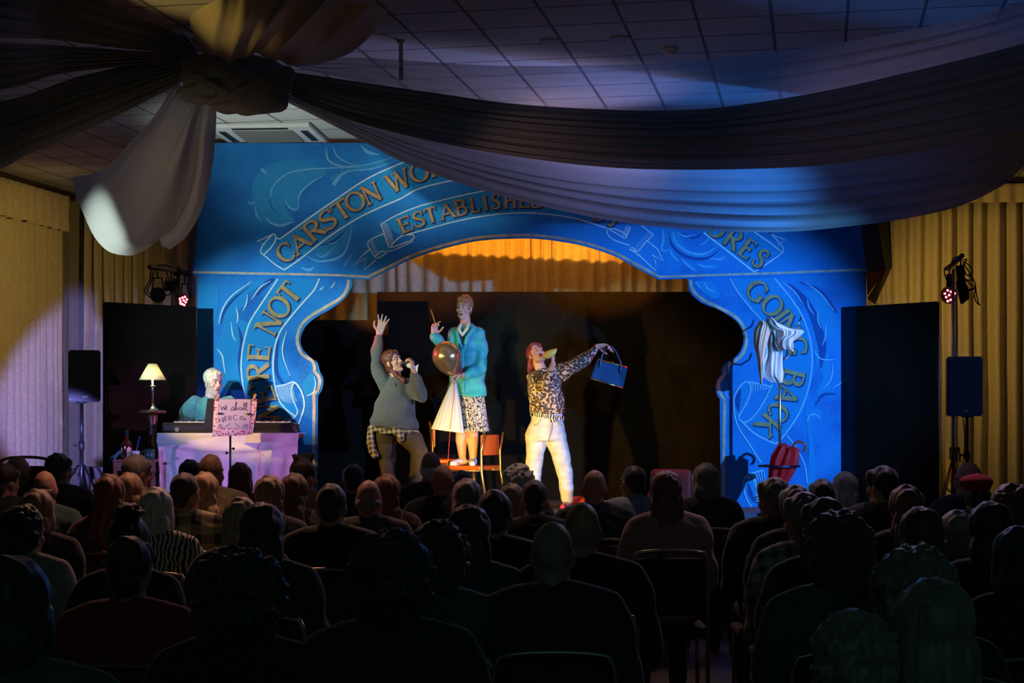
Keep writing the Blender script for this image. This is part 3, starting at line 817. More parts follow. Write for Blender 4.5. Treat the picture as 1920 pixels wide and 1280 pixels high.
# ---- left column
lc_in = [(655, 505), (660, 527), (657, 541), (643, 561), (618, 579), (592, 594), (573, 610), (564, 627), (562, 640), (568, 656), (582, 670), (594, 679), (597, 690), (600, 699), (605, 710), (604, 725), (601, 733), (595, 742), (595, 762), (594, 850), (593, 964)]
lc_s = [tuple(p) for p in catmull(lc_in[:18], 60)]+lc_in[18:]
def f_(bm): poly_panel(bm, [(x, y, ) for x, y in [(368, 505)]+lc_s+[(368, 964)]], -0.04 if False else 0.03)
def shift_back(o, d):
    o.data.transform(Matrix.Translation((0, d, 0))); return o
lcol = build('column', f_, m_blue, pro); shift_back(lcol, 0.04)
lc_pink = [(653, 524), (650, 541), (638, 558), (613, 573), (583, 591), (565, 608), (557, 629), (558, 647), (566, 664), (583, 675), (589, 687), (589, 696), (596, 704), (599, 716), (595, 731), (588, 739), (588, 762), (587, 860), (586, 960)]
def f_(bm): strip(bm, lc_pink, 6.0, -0.034)
build('copper_edge', f_, m_trim, lcol)
rib_in = [(598, 522), (588, 543), (566, 568), (540, 599), (525, 620), (515, 647), (511, 682), (513, 713), (520, 745), (534, 766), (552, 780)]
rib_out = [(520, 522), (498, 555), (480, 582), (466, 606), (456, 641), (452, 665), (451, 690), (454, 720), (461, 748), (468, 775), (490, 800)]
D = -0.037
def f_(bm):
    band(bm, rib_out, rib_in, D)
    fill(bm, [(490, 800), (552, 780), (536, 792), (517, 801)], D, smooth=False)
    fill(bm, [(516, 723), (536, 720), (550, 717), (546, 732), (548, 748), (556, 768), (552, 780), (534, 766)], D)
    fill(bm, [(466, 606), (430, 592), (412, 630), (405, 655), (416, 690), (425, 720), (440, 735), (452, 700), (454, 650)], D+0.0002)
    fill(bm, [(537, 622), (530, 650), (531, 680), (544, 706), (528, 706), (521, 680), (524, 645)], D+0.0002)
    fill(bm, [(580, 699), (588, 704), (590, 722), (582, 738), (574, 742), (566, 720)], D+0.0002)
    fill(bm, [(409, 606), (416, 580), (434, 555), (470, 527), (500, 526), (480, 540), (462, 551), (462, 570), (445, 580), (444, 600), (430, 610)], D+0.0004)
    fill(bm, [(370, 530), (400, 530), (410, 560), (395, 620), (372, 660)], D+0.0004)
build('ribbon', f_, m_rib, lcol)
def f_(bm):
    W = 3.2; e = D+0.0035
    strip(bm, rib_in, W, e); strip(bm, rib_out, W*0.9, e)
    strip(bm, [(516, 724), (536, 720), (550, 716), (562, 729), (569, 750), (568, 769), (557, 800)], W*0.9, e)
    strip(bm, [(550, 717), (545, 730), (548, 747), (554, 762), (557, 770), (553, 780), (536, 792), (517, 801)], W*0.9, e)
    for k in range(13):
        x = 519+k*2.3; strip(bm, [(x, 724-k*0.3), (x+3.5+k*0.1, 742), (x+11, 757-abs(k-6)*0.8)], [1.2, 1.0, 0.4], e, n=8)
    for k in range(11):
        x = 508+k*4.2; strip(bm, [(x, 799-k*1.2), (x-5+k*0.1, 791-k*1.2)], [1.2, 0.5], e, smooth=False)
    for pts in ([(409, 606), (415, 582), (432, 555), (470, 527)], [(463, 551), (461, 568), (454, 582)], [(441, 575), (445, 591), (443, 605)], [(470, 561), (487, 538), (506, 526)], [(405, 653), (415, 665), (418, 682), (421, 700)], [(432, 603), (435, 627), (441, 639)], [(537, 620), (529, 648), (531, 673), (543, 704)], [(606, 536), (602, 541), (598, 543)], [(628, 527), (623, 536), (618, 540)], [(574, 742), (586, 736), (591, 720), (588, 706)]):
        strip(bm, pts, [1, 2.6, 2.2, 1], e, n=10)
build('ribbon_outline', f_, m_line, lcol)
def f_(bm):
    strip(bm, [(413, 608), (420, 582), (437, 560), (466, 536)], [2, 5, 5, 1], D+0.0012); strip(bm, [(446, 612), (452, 640), (448, 680), (452, 720)], [2, 7, 7, 2], D+0.0012)
    strip(bm, [(522, 625), (517, 660), (518, 700), (534, 722), (556, 722)], [1, 5, 5, 5, 2], D+0.0012); strip(bm, [(478, 552), (500, 530), (512, 522)], [6, 9, 5], D+0.0014)
build('leaf_shade', f_, MATS['paint_leaf_dark'], lcol)
lp = [(518, 810), (507, 790), (500, 765), (494, 742), (486, 720), (483, 697), (484, 660), (491, 630), (504, 604), (522, 575), (542, 548), (562, 524)]
def move_part(items, h, path, parent, dy):
    o0 = set(bpy.data.objects)
    lettering('lettering', items, h, path, parent)
    for o in set(bpy.data.objects)-o0: shift_back(o, dy)
move_part([('W', 505, 777, 50), ('E', 494, 741, 30), ("'", 486, 722, 14), ('R', 483, 697, 34), ('E', 485, 660, 31), ('N', 503, 606, 38), ('O', 522, 574, 37), ('T', 542, 548, 33)], 42, lp, lcol, 0.04)

# ---- right column
rc_in = [(1291, 505), (1291, 526), (1295, 547), (1317, 567), (1347, 579), (1377, 597), (1391, 614), (1395, 630), (1395, 644), (1388, 660), (1375, 673), (1361, 681), (1354, 691), (1354, 701), (1346, 712), (1343, 725), (1345, 738), (1351, 748), (1351, 762), (1352, 850), (1352, 964)]
rc_s = [tuple(p) for p in catmull(rc_in[:18], 60)]+rc_in[18:]
def f_(bm): poly_panel(bm, rc_s+[(1626, 964), (1626, 505)], 0.03)
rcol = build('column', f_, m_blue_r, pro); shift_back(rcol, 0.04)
rc_pink = [(1295, 524), (1300, 543), (1319, 561), (1347, 575), (1377, 591), (1394, 610), (1400, 630), (1400, 646), (1392, 665), (1375, 679), (1361, 689), (1360, 701), (1350, 713), (1348, 725), (1353, 740), (1359, 748), (1359, 762), (1358, 860), (1357, 960)]
def f_(bm): strip(bm, rc_pink, 6.0, -0.034)
build('copper_edge', f_, m_trim, rcol)
r_lo = [(1369, 521), (1386, 549), (1410, 579), (1430, 602), (1447, 640), (1456, 680), (1449, 720), (1433, 753), (1412, 783), (1396, 793)]
r_hi = [(1454, 521), (1483, 557), (1505, 591), (1519, 630), (1524, 667), (1522, 703), (1513, 742), (1496, 781), (1466, 823), (1456, 831)]
def f_(bm):
    band(bm, r_lo, r_hi, D)
    fill(bm, [(1400, 715), (1409, 724), (1405, 746), (1394, 767), (1386, 783), (1379, 772), (1377, 748), (1386, 727)], D)
    fill(bm, [(1402, 891), (1415, 888), (1420, 910), (1422, 945), (1408, 945), (1396, 915)], D)
    fill(bm, [(1500, 545), (1535, 545), (1560, 580), (1570, 610), (1560, 640), (1545, 620), (1534, 590), (1520, 565)], D+0.0004)
    fill(bm, [(1530, 640), (1548, 650), (1560, 690), (1555, 740), (1530, 735), (1545, 705), (1530, 680)], D+0.0004)
    fill(bm, [(1510, 770), (1530, 765), (1545, 775), (1525, 790), (1526, 820), (1530, 900), (1515, 920), (1518, 840)], D+0.0004)
    fill(bm, [(1300, 527), (1330, 527), (1350, 545), (1345, 560), (1320, 548)], D+0.0004)
build('ribbon', f_, m_rib, rcol)
def f_(bm):
    W = 3.6; e = D+0.0035
    strip(bm, r_lo[:5], W*0.7, e); strip(bm, [(1449, 720), (1433, 753), (1412, 783), (1396, 791), (1386, 783), (1394, 767), (1405, 746), (1409, 724), (1400, 715), (1386, 727), (1377, 748), (1378, 774), (1386, 802), (1407, 834), (1428, 867)], W*0.8, e)
    strip(bm, r_hi, W*0.8, e); strip(bm, [(1390, 788), (1414, 811), (1438, 824), (1456, 831), (1466, 823)], W, e)
    strip(bm, [(1400, 715), (1425, 719), (1446, 724)], W*0.7, e)
    for k in range(8):
        x = 1405+k*5.2; strip(bm, [(x, 716+k*0.8), (x+3.5-k*0.5, 724+k*0.5), (x+2-k, 740-k*1.6)], [2.2, 2.0, 0.6], e, n=8)
    strip(bm, [(1476, 815), (1494, 839), (1510, 872), (1515, 905)], W*0.7, e)
    strip(bm, [(1433, 881), (1402, 891), (1395, 907), (1400, 933), (1410, 950)], W*0.8, e); strip(bm, [(1412, 888), (1419, 910), (1422, 940)], W*0.8, e)
    for k in range(6): strip(bm, [(1408+k*5, 889-k*1.3), (1414+k*4.2, 900-k), (1416+k*3.6, 914-k*2)], [2, 1.8, 0.6], e, n=6)
    for pts in ([(1467, 527), (1490, 545), (1506, 568)], [(1510, 528), (1540, 550), (1565, 582)], [(1515, 560), (1518, 575), (1528, 590)], [(1535, 582), (1535, 600), (1541, 615)], [(1550, 608), (1549, 630), (1543, 648)], [(1527, 655), (1540, 672), (1566, 674)], [(1563, 680), (1560, 710), (1545, 728)], [(1562, 727), (1580, 716), (1592, 700)], [(1321, 527), (1328, 540), (1340, 546)], [(1307, 528), (1312, 538)], [(1540, 786), (1530, 776), (1518, 780), (1516, 790)], [(1365, 722), (1362, 738), (1370, 748)]):
        strip(bm, pts, [1, 2.4, 1], e, n=10)
build('ribbon_outline', f_, m_light, rcol)['label'] = 'pale painted outlines of the ribbon and leaves'
def f_(bm):
    strip(bm, [(1480, 530), (1510, 560), (1530, 600), (1543, 650), (1540, 690)], [2, 10, 14, 16, 3], D+0.0012)
    strip(bm, [(1500, 527), (1540, 545), (1566, 580), (1572, 585)], [2, 5, 6, 1], D+0.0014)
    strip(bm, [(1390, 729), (1384, 750), (1386, 772)], [3, 10, 3], D+0.0014); strip(bm, [(1530, 760), (1545, 740), (1570, 738)], [2, 6, 2], D+0.0014)
    strip(bm, [(1403, 905), (1408, 925), (1414, 940)], [3, 9, 3], D+0.0014)
build('leaf_shade', f_, MATS['paint_leaf_dark'], rcol)
rp_ = [(1396, 514), (1420, 544), (1449, 572), (1464, 590), (1479, 612), (1494, 646), (1494, 680), (1488, 708), (1477, 741), (1460, 772), (1440, 797), (1420, 815)]
move_part([('G', 1421, 545, 38), ('O', 1449, 572, 36), ('I', 1465, 591, 17), ('N', 1478, 611, 36), ('G', 1494, 648, 36), ('B', 1488, 708, 32), ('A', 1477, 741, 34), ('C', 1460, 772, 31), ('K', 1440, 797, 38)], 40, rp_, rcol, 0.04)
# red foot rail of the columns
def f_(bm):
    bm_box(bm, ((P(482, 0, YP).x), YP, STG+0.02), (1.1, 0.08, 0.04)); bm_box(bm, ((P(1489, 0, YP).x), YP, STG+0.02), (1.34, 0.08, 0.04))
build('foot_rail', f_, mat('red_rail', (0.22, 0.01, 0.03), 0.5), pro)

# ------------------------------------------------------------------ black masking flats
m_flat = mat('black_flat', (0.0095, 0.0062, 0.0042), 0.9, var=0.25, scale=3, bump=0.1, spec=0.12)
def flat_panel(x0, y0, x1, y1, z0, z1, label, group=None):
    a, b = Vector((x0, y0, 0)), Vector((x1, y1, 0)); d = (b-a); L = d.length
    ang = math.atan2(d.y, d.x); R = Matrix.Rotation(ang, 3, 'Z')
    c = (a+b)/2
    t = empty('stage_flat', (c.x, c.y, z0), ang); tag(t, label, 'stage flat', group)
    h = z1-z0
    def f_(bm): bm_box(bm, (0, 0, h/2), (L-0.0005, 0.03, h), bev=0.001)
    build('panel', f_, m_flat, t, False)
    def f_(bm):
        for x in (-L/2+0.04, L/2-0.04): bm_box(bm, (x, 0.035, h/2), (0.06, 0.035, h-0.01))
        for z in (0.04, h/2, h-0.04): bm_box(bm, (0, 0.035, z), (L-0.15, 0.03, 0.06))
    build('batten', f_, mat('flat_batten', (0.10, 0.07, 0.045), 0.8), t, False)
    return t
zt = P(0, 547, 17.0).z
xs = [P(px, 0, 17.0).x for px in (707, 881, 1063, 1245, 1420)]
labs = ['tall black stage flat behind the singer in the charcoal jumper', 'tall black stage flat behind the woman standing on the chair', 'tall black stage flat behind the leopard print blouse and blue handbag', 'tall black stage flat at the right end of the rear row']
for i in range(4): flat_panel(xs[i], 17.0, xs[i+1], 17.0, STG, zt, labs[i], 'black flats along the back of the stage')
flat_panel(P(535, 0, 16.5).x, 16.5, P(728, 0, 16.5).x, 16.5, STG, P(0, 600, 16.5).z, 'lower black stage flat standing in front of the rear row beside the left column')
flat_panel(P(196, 0, 14.0).x, 14.0, P(367, 0, 14.6).x, 14.6, STG, P(0, 566, 14.0).z, 'black stage flat behind the table lamp and pianist')
flat_panel(P(1606, 0, 14.62).x, 14.62, P(1757, 0, 14.0).x, 14.0, STG, P(0, 565, 14.0).z, 'black stage flat between the blue arch and the lighting stand at right')

# ------------------------------------------------------------------ ceiling drapes of voile gathered at a knot
def coons(top, bot, nu, nv, left=None, right=None):
    """surface between two space curves (lists of (px, py, Y)); optional end curves"""
    T = catmull(top, nu); B = catmull(bot, nu)
    Lc = catmull(left, nv) if left else np.linspace(T[0], B[0], nv+1)
    Rc = catmull(right, nv) if right else np.linspace(T[-1], B[-1], nv+1)
    V = np.zeros((nu+1, nv+1, 3))
    for i in range(nu+1):
        u = i/nu
        for j in range(nv+1):
            v = j/nv
            V[i, j] = (1-v)*T[i]+v*B[i]+(1-u)*Lc[j]+u*Rc[j]-((1-u)*(1-v)*T[0]+u*(1-v)*T[-1]+(1-u)*v*B[0]+u*v*B[-1])
    return V
def drape(name, top, bot, m, label, folds, amp, seed, nu=130, nv=90, left=None, right=None, belly=0.0, group=None, spread=0.5, th=0.0, fine=0.25, wob=0.6, a0=1.0):
    V = coons(top, bot, nu, nv, left, right)
    W = np.zeros_like(V)
    for i in range(nu+1):
        u = i/nu
        for j in range(nv+1):
            v = j/nv
            px, py, Y = V[i, j]
            ph = v*folds+wob*noise.noise(Vector((v*3, u*1.2, seed)))
            a = amp*((1-u)*a0+u*spread)
            e = 0.35+0.65*(0.5+0.5*noise.noise(Vector((v*folds*0.35, u*0.8, seed+9))))
            f = math.sin(2*math.pi*ph)*e+fine*math.sin(2*math.pi*ph*2.7+seed)
            p = P(px, py, Y)
            p.y += -belly*math.sin(math.pi*v)*math.sin(math.pi*min(1, u*1.1))+a*f
            p.z += 0.35*a*math.sin(2*math.pi*ph+1.2)*min(1, v*6, (1-v)*6)
            W[i, j] = p
    o = mesh_obj(name, grid_mesh(name, W, nu+1, nv+1), m)
    recenter(o)
    if th: solidify(o, th)
    tag(o, label, 'ceiling drape', group, 'thing')
    return o
m_voile = voile('voile_cream', (0.50, 0.46, 0.46), 0.04, 0.42)
m_veil = voile('voile_sheer', (0.42, 0.40, 0.42), 0.42, 0.5)
m_dense = voile('voile_dense', (0.30, 0.27, 0.27), 0.02, 0.06)
m_satin = mat('voile_gold_side', (0.60, 0.50, 0.34), 0.42, var=0.06, scale=12, sheen=0.4)
GRP = 'voile drapes gathered at the ceiling knot'
# sheer upper veil running right
drape('ceiling_drape', [(560, 118, 11), (660, 108, 10.9), (760, 113, 10.7), (930, 122, 10.4), (1130, 121, 10.0), (1280, 115, 9.7), (1500, 90, 9.2), (1660, 65, 8.8), (1833, 28, 8.5), (2040, -30, 8.1), (2500, -135, 7.9), (2960, -205, 7.85)],
      [(560, 128, 11.1), (660, 150, 11), (800, 178, 10.8), (1000, 205, 10.5), (1280, 213, 9.8), (1500, 186, 9.3), (1700, 142, 8.9), (1920, 85, 8.5), (2060, 35, 8.2), (2500, -90, 7.95), (2960, -180, 7.85)], m_veil,
      'sheer see-through drape running right below the ceiling tiles', 3, 0.02, 11, nv=40, group=None)
# dense dark swag
drape('ceiling_drape', [(545, 135, 11), (650, 150, 10.95), (800, 172, 10.7), (1000, 197, 10.3), (1280, 205, 9.6), (1500, 178, 9.1), (1700, 135, 8.7), (1920, 80, 8.3), (2060, 30, 8.0), (2500, -95, 7.85), (2960, -190, 7.8)],
      [(545, 178, 11), (600, 205, 11), (700, 238, 10.9), (880, 278, 10.5), (1100, 309, 10.0), (1280, 317, 9.6), (1500, 312, 9.2), (1640, 296, 8.9), (1800, 271, 8.6), (1920, 245, 8.3), (2060, 200, 8.0), (2500, 30, 7.85), (2960, -120, 7.8)], m_dense,
      'long dark swag sweeping right across the top of the hall', 7, 0.035, 12, nu=170, nv=90, belly=0.12)
# lower swag, lit blue
drape('ceiling_drape', [(548, 165, 11.1), (640, 206, 11.3), (760, 236, 11.6), (880, 265, 11.9), (1050, 293, 12.3), (1280, 300, 12.8), (1500, 296, 13.3), (1700, 278, 13.8), (1850, 262, 14.2), (1985, 238, 14.6), (2320, 268, 14.7)],
      [(535, 190, 11.1), (600, 222, 11.2), (680, 264, 11.4), (760, 305, 11.6), (900, 355, 11.9), (1060, 396, 12.2), (1200, 421, 12.5), (1350, 433, 12.9), (1480, 434, 13.2), (1600, 423, 13.5), (1700, 409, 13.8), (1800, 386, 14.1), (1880, 348, 14.4), (1985, 288, 14.6), (2320, 290, 14.7)], m_voile,
      'pale swag hanging across the arch lettering with a bright blue patch of light', 6, 0.028, 13, nu=120, nv=80, belly=0.22, spread=0.12, fine=0.12)
# left swags
drape('ceiling_drape', [(372, 92, 11), (345, 52, 10.8), (250, 8, 10.2), (120, -35, 9.6), (-80, -90, 9.0), (-600, -140, 8.8), (-1320, -95, 8.95)], [(365, 112, 11), (300, 100, 10.8), (200, 88, 10.4), (90, 74, 9.9), (-90, 66, 9.2), (-600, 20, 8.9), (-1320, -60, 8.95)], m_dense,
      'dark drape fanning out to the upper left corner', 5, 0.05, 14, nv=70, spread=1.2)
drape('ceiling_drape', [(352, 100, 11.05), (250, 95, 10.7), (120, 86, 10.2), (-90, 74, 9.4), (-600, 30, 9.2), (-1250, -40, 9.3)], [(345, 116, 11.05), (250, 122, 10.7), (120, 138, 10.3), (-90, 175, 9.5), (-600, 110, 9.2), (-1250, -10, 9.3)], m_dense,
      'dark drape running level to the left edge, between two wider ones', 5, 0.04, 15, nv=60, spread=1.2)
drape('ceiling_drape', [(340, 108, 11.1), (260, 118, 10.9), (150, 142, 10.5), (-90, 196, 9.8), (-600, 150, 9.6), (-1160, 0, 9.7)], [(352, 145, 11.1), (318, 166, 11.0), (200, 226, 10.6), (60, 286, 10.2), (-90, 322, 9.8), (-600, 220, 9.6), (-1160, 40, 9.7)], m_dense,
      'lowest dark drape sloping down to the left edge under the ceiling tiles', 7, 0.05, 16, nv=90, spread=1.2)
# tail: belly hanging in front of the left curtain
drape('ceiling_drape', [(332, 154, 11), (290, 215, 11.2), (240, 270, 11.5), (190, 319, 11.8), (133, 333, 12.1)],
      [(406, 195, 11), (403, 262, 11.1), (395, 330, 11.2), (378, 395, 11.3), (350, 442, 11.4), (318, 468, 11.5)], m_voile,
      'pale bag-like drape hanging down in front of the left corner, lit white', 3, 0.06, 17, nu=90, nv=110, left=[(332, 154, 11), (370, 185, 10.95), (406, 195, 11)],
      right=[(133, 333, 12.1), (150, 385, 12.0), (180, 450, 11.9), (215, 475, 11.8), (250, 479, 11.7), (283, 460, 11.6), (297, 446, 11.55), (304, 460, 11.5), (318, 468, 11.5)], belly=0.3, spread=0.25, fine=0.1)
# gold-lit tail over the knot
drape('ceiling_drape', [(372, 98, 10.8), (358, 60, 10.5), (350, 10, 10.2), (344, -60, 9.8)], [(556, 126, 10.9), (620, 112, 10.7), (670, 86, 10.5), (720, 28, 10.2), (760, -60, 9.8)], m_satin,
      'golden drape swelling upward from the knot to the top edge', 5, 0.12, 18, nu=80, nv=110, left=[(372, 98, 10.8), (402, 104, 10.6), (434, 116, 10.6), (475, 102, 10.6), (510, 112, 10.7), (556, 126, 10.9)], belly=0.30, spread=0.9, fine=0.12, a0=0.30)
# the knot itself
B = Blob()
def kp(px, py, Y): return P(px, py, Y)
for px, py, Y, rx, rz, ry in [(420, 140, 11.0, 58, 34, 40), (480, 160, 10.9, 66, 36, 45), (500, 190, 10.85, 42, 20, 36), (370, 140, 11.05, 34, 28, 30), (400, 175, 11.0, 52, 18, 36), (455, 120, 10.9, 70, 18, 36), (530, 150, 10.95, 26, 30, 26), (355, 172, 11.02, 22, 12, 20), (450, 192, 10.95, 60, 22, 40)]:
    s = Y/F; B.ell(kp(px, py, Y), (rx*s, ry*s, rz*s), None, 3)
# rolled folds wrapped round it
for pts in ([(340, 112, 11), (390, 108, 10.8), (450, 130, 10.72), (510, 165, 10.74), (548, 150, 10.9)], [(345, 180, 11), (390, 190, 10.86), (440, 178, 10.74), (490, 150, 10.72), (545, 128, 10.88)], [(395, 195, 10.95), (450, 208, 10.84), (500, 208, 10.82), (535, 180, 10.86)], [(350, 130, 10.95), (400, 160, 10.8), (450, 190, 10.76), (505, 196, 10.76)]):
    C = catmull(pts, 14)
    for a, b in zip(C, C[1:]): B.cap(kp(*a), 0.028, kp(*b), 0.028)
me = B.mesh('drape_knot', 0.02, 3, 0.5, 0.02, (9, 9, 16), 4.0)
o = mesh_obj('drape_knot', me, m_dense); recenter(o); tag(o, 'twisted knot of dark cloth where the ceiling drapes meet', 'drape knot')
def f_(bm): bm_tube(bm, [P(452, 130, 11.0), Vector((P(452, 130, 11.0).x, 11.0, CEIL))], 0.012, 8)
o = build('hanging_rod', f_, m_black); recenter(o); tag(o, 'thin rod holding the drape knot to the ceiling', 'rod')

# ------------------------------------------------------------------ stage props
m_chrome = mat('chrome', (0.75, 0.73, 0.70), 0.18, 1.0)
m_wood = mat('dark_wood', (0.16, 0.055, 0.025), 0.35, var=0.3, scale=8, stretch=(1, 1, 0.2))
m_orange = mat('orange_vinyl', (0.62, 0.10, 0.015), 0.35)
m_redv = mat('red_vinyl', (0.28, 0.010, 0.008), 0.5, spec=0.2)
m_brass = mat('brass', (0.75, 0.55, 0.25), 0.25, 1.0)
m_cloth_w = mat('white_cloth', (0.80, 0.78, 0.78), 0.85, var=0.04, scale=12, bump=0.15, bscale=30)

# --- keyboard table under a white cloth
YK = 13.45
kx0, kx1 = P(295, 0, YK).x, P(560, 0, YK).x
zt = STG+0.735
tb = empty('keyboard_table', ((kx0+kx1)/2, YK+0.25, STG)); tag(tb, 'folding table under the white cloth and the black keyboard', 'table')
wx = kx1-kx0
def f_(bm): bm_box(bm, (0, 0, 0.715), (wx-0.04, 0.48, 0.03), bev=0.005)
build('tabletop', f_, m_wood, tb, False)
for x in (-wx/2+0.12, wx/2-0.12):
    for y in (-0.17, 0.17):
        def f_(bm): bm_tube(bm, [(x, y, 0), (x, y, 0.70)], 0.014, 10)
        build('leg', f_, m_black, tb, False)
def cloth_front():
    nu, nv = 130, 50
    rnd = random.Random(3)
    V = np.zeros((nu+1, nv+1, 3))
    for i in range(nu+1):
        u = i/nu; x = kx0+(kx1-kx0)*u
        for j in range(nv+1):
            v = j/nv
            if v < 0.16:      # lies over the tabletop edge
                t = v/0.16; y = YK+0.46-0.46*t; z = zt+0.004
            else:
                t = (v-0.16)/0.84; y = YK-0.012; z = zt+0.004-0.70*t
                sag = 0.05*math.sin(math.pi*u)
                fold = 0.020*t**0.6*math.sin(u*23+2.5*math.sin(u*5))+0.012*t*math.sin(u*51+t*2)
                ridge = 0.03*math.exp(-((t-0.10-0.10*math.sin(math.pi*u))/0.03)**2)
                y += fold-ridge-0.015*t+0.01*noise.noise(Vector((u*9, t*7, 2)))
                x2 = x+0.04*t*math.copysign(1, 0.5-u)*(abs(u-0.5)*2)**4
                V[i, j] = (x2, y, z); continue
            V[i, j] = (x, y, z)
    return grid_mesh('tablecloth', V, nu+1, nv+1)
o = mesh_obj('tablecloth', cloth_front(), m_cloth_w); recenter(o); solidify(o, 0.003)
tag(o, 'white cloth draped over the front of the keyboard table', 'tablecloth')
kb = empty('keyboard', (P(425, 0, YK).x, YK+0.22, zt+0.006)); tag(kb, 'long black stage keyboard lying on the white tablecloth', 'keyboard')
def f_(bm): bm_box(bm, (0, 0, 0.045), (wx-0.06, 0.28, 0.085), bev=0.022)
build('case', f_, mat('keyboard_black', (0.02, 0.02, 0.022), 0.3), kb, False)
def f_(bm):
    n = 52; kw = (wx-0.2)/n
    for i in range(n): bm_box(bm, (-(wx-0.2)/2+kw*(i+0.5), 0.075, 0.092), (kw*0.93, 0.12, 0.012))
build('white_keys', f_, mat('ivory', (0.8, 0.78, 0.72), 0.3), kb, False)
def f_(bm):
    n = 52; kw = (wx-0.2)/n
    for i in range(n-1):
        if i % 7 in (0, 1, 3, 4, 5): bm_box(bm, (-(wx-0.2)/2+kw*(i+1), 0.05, 0.101), (kw*0.55, 0.08, 0.012))
build('black_keys', f_, m_dark, kb, False)
def f_(bm): bm_lathe(bm, [(0.02, 0), (0.02, 0.004)], (-wx/2+0.16, -0.141, 0.03), 16, axis=Matrix.Rotation(math.radians(90), 3, 'X'))
build('badge', f_, m_brass, kb, False)

# --- music stand with pinned notice
YM = 13.12
mx_ = P(431, 0, YM).x
ms = empty('music_stand', (mx_, YM, STG)); tag(ms, 'black music stand in front of the keyboard carrying a handwritten notice', 'music stand')
def f_(bm):
    zb = P(0, 806, YM).z-STG; ztp = P(0, 748, YM).z-STG
    a = [P(381, 806, YM), P(477, 806, YM), P(484, 748, YM), P(389, 747, YM)]
    a = [p-Vector((mx_, YM, STG)) for p in a]
    f = [bm.verts.new(p+Vector((0, -0.0, 0))) for p in a]; g = [bm.verts.new(p+Vector((0, 0.012, 0))) for p in a]
    bm.faces.new(f); bm.faces.new(g[::-1])
    for i in range(4): bm.faces.new((f[i], f[(i+1) % 4], g[(i+1) % 4], g[i]))
    bm_box(bm, (0.0, 0.05, zb+0.005), (0.44, 0.09, 0.012))
build('desk', f_, m_dark, ms, False)
def f_(bm):
    bm_tube(bm, [(0, 0.02, P(0, 812, YM).z-STG), (0, 0.02, 0.30)], 0.009, 12); bm_tube(bm, [(0, 0.02, 0.40), (0, 0.02, 0.10)], 0.014, 12)
    bm_tube(bm, [(0, 0.02, P(0, 806, YM).z-STG-0.03), (0, 0.02, P(0, 790, YM).z-STG)], 0.018, 12)
build('pole', f_, m_black, ms, False)
for px, py in ((437, 841), (424, 849)):
    q = P(px, py, YM)-Vector((mx_, YM, STG))
    def f_(bm): bm_tube(bm, [(0, 0.02, q.z), (q.x, 0.02, q.z)], 0.004, 8); bm_ell(bm, (q.x, 0.02, q.z), (0.012, 0.012, 0.012))
    build('knob', f_, m_black, ms, False)
for k in range(3):
    a = math.radians(90+120*k)
    def f_(bm): bm_tube(bm, [(0, 0.02, 0.26), (0.16*math.cos(a), 0.02+0.16*math.sin(a), 0.13), (0.27*math.cos(a), 0.02+0.27*math.sin(a), 0.012)], 0.008, 8)
    build('leg', f_, m_black, ms, False)
# patterned cloth hung over the desk, paper notice on it
def hearts_mat():
    m = bpy.data.materials.new('pink_printed_cloth'); m.use_nodes = True
    N, L, b = nodes_of(m)
    tc = N.new('ShaderNodeTexCoord'); vo = N.new('ShaderNodeTexVoronoi'); vo.inputs['Scale'].default_value = 52; vo.inputs['Randomness'].default_value = 0.55
    L.new(tc.outputs['Object'], vo.inputs['Vector'])
    rp = N.new('ShaderNodeValToRGB'); rp.color_ramp.interpolation = 'CONSTANT'
    rp.color_ramp.elements[0].color = (0.60, 0.01, 0.10, 1); rp.color_ramp.elements[1].position = 0.42; rp.color_ramp.elements[1].color = (0.85, 0.70, 0.72, 1)
    L.new(vo.outputs['Distance'], rp.inputs[0]); L.new(rp.outputs[0], b.inputs['Base Color']); b.inputs['Roughness'].default_value = 0.9
    return m
def f_(bm):
    pts = [(402, 748), (482, 748.5), (480, 775), (476, 800), (474, 814), (443, 817), (440, 816), (430, 817), (398, 818), (400, 800), (403, 775)]
    vs = [bm.verts.new(P(x, y, YM-0.012)) for x, y in pts]
    f = bm.faces.new(vs); r = bmesh.ops.triangulate(bm, faces=[f])
o = build('printed_cloth', f_, hearts_mat()); recenter(o); solidify(o, 0.002); tag(o, 'pink and white printed cloth hung over the music stand desk', 'cloth')
nt = empty('paper_notice', tuple(P(440, 805, YM-0.018))); tag(nt, 'handwritten paper notice clipped on the printed cloth of the music stand', 'notice')
def f_(bm):
    a = [P(409, 802, YM-0.018), P(468, 804, YM-0.018), P(470, 749, YM-0.018), P(411, 749, YM-0.018)]
    bm.faces.new([bm.verts.new(p) for p in a])
o = build('paper', f_, mat('lilac_paper', (0.62, 0.55, 0.68), 0.8), nt); solidify(o, 0.0015)
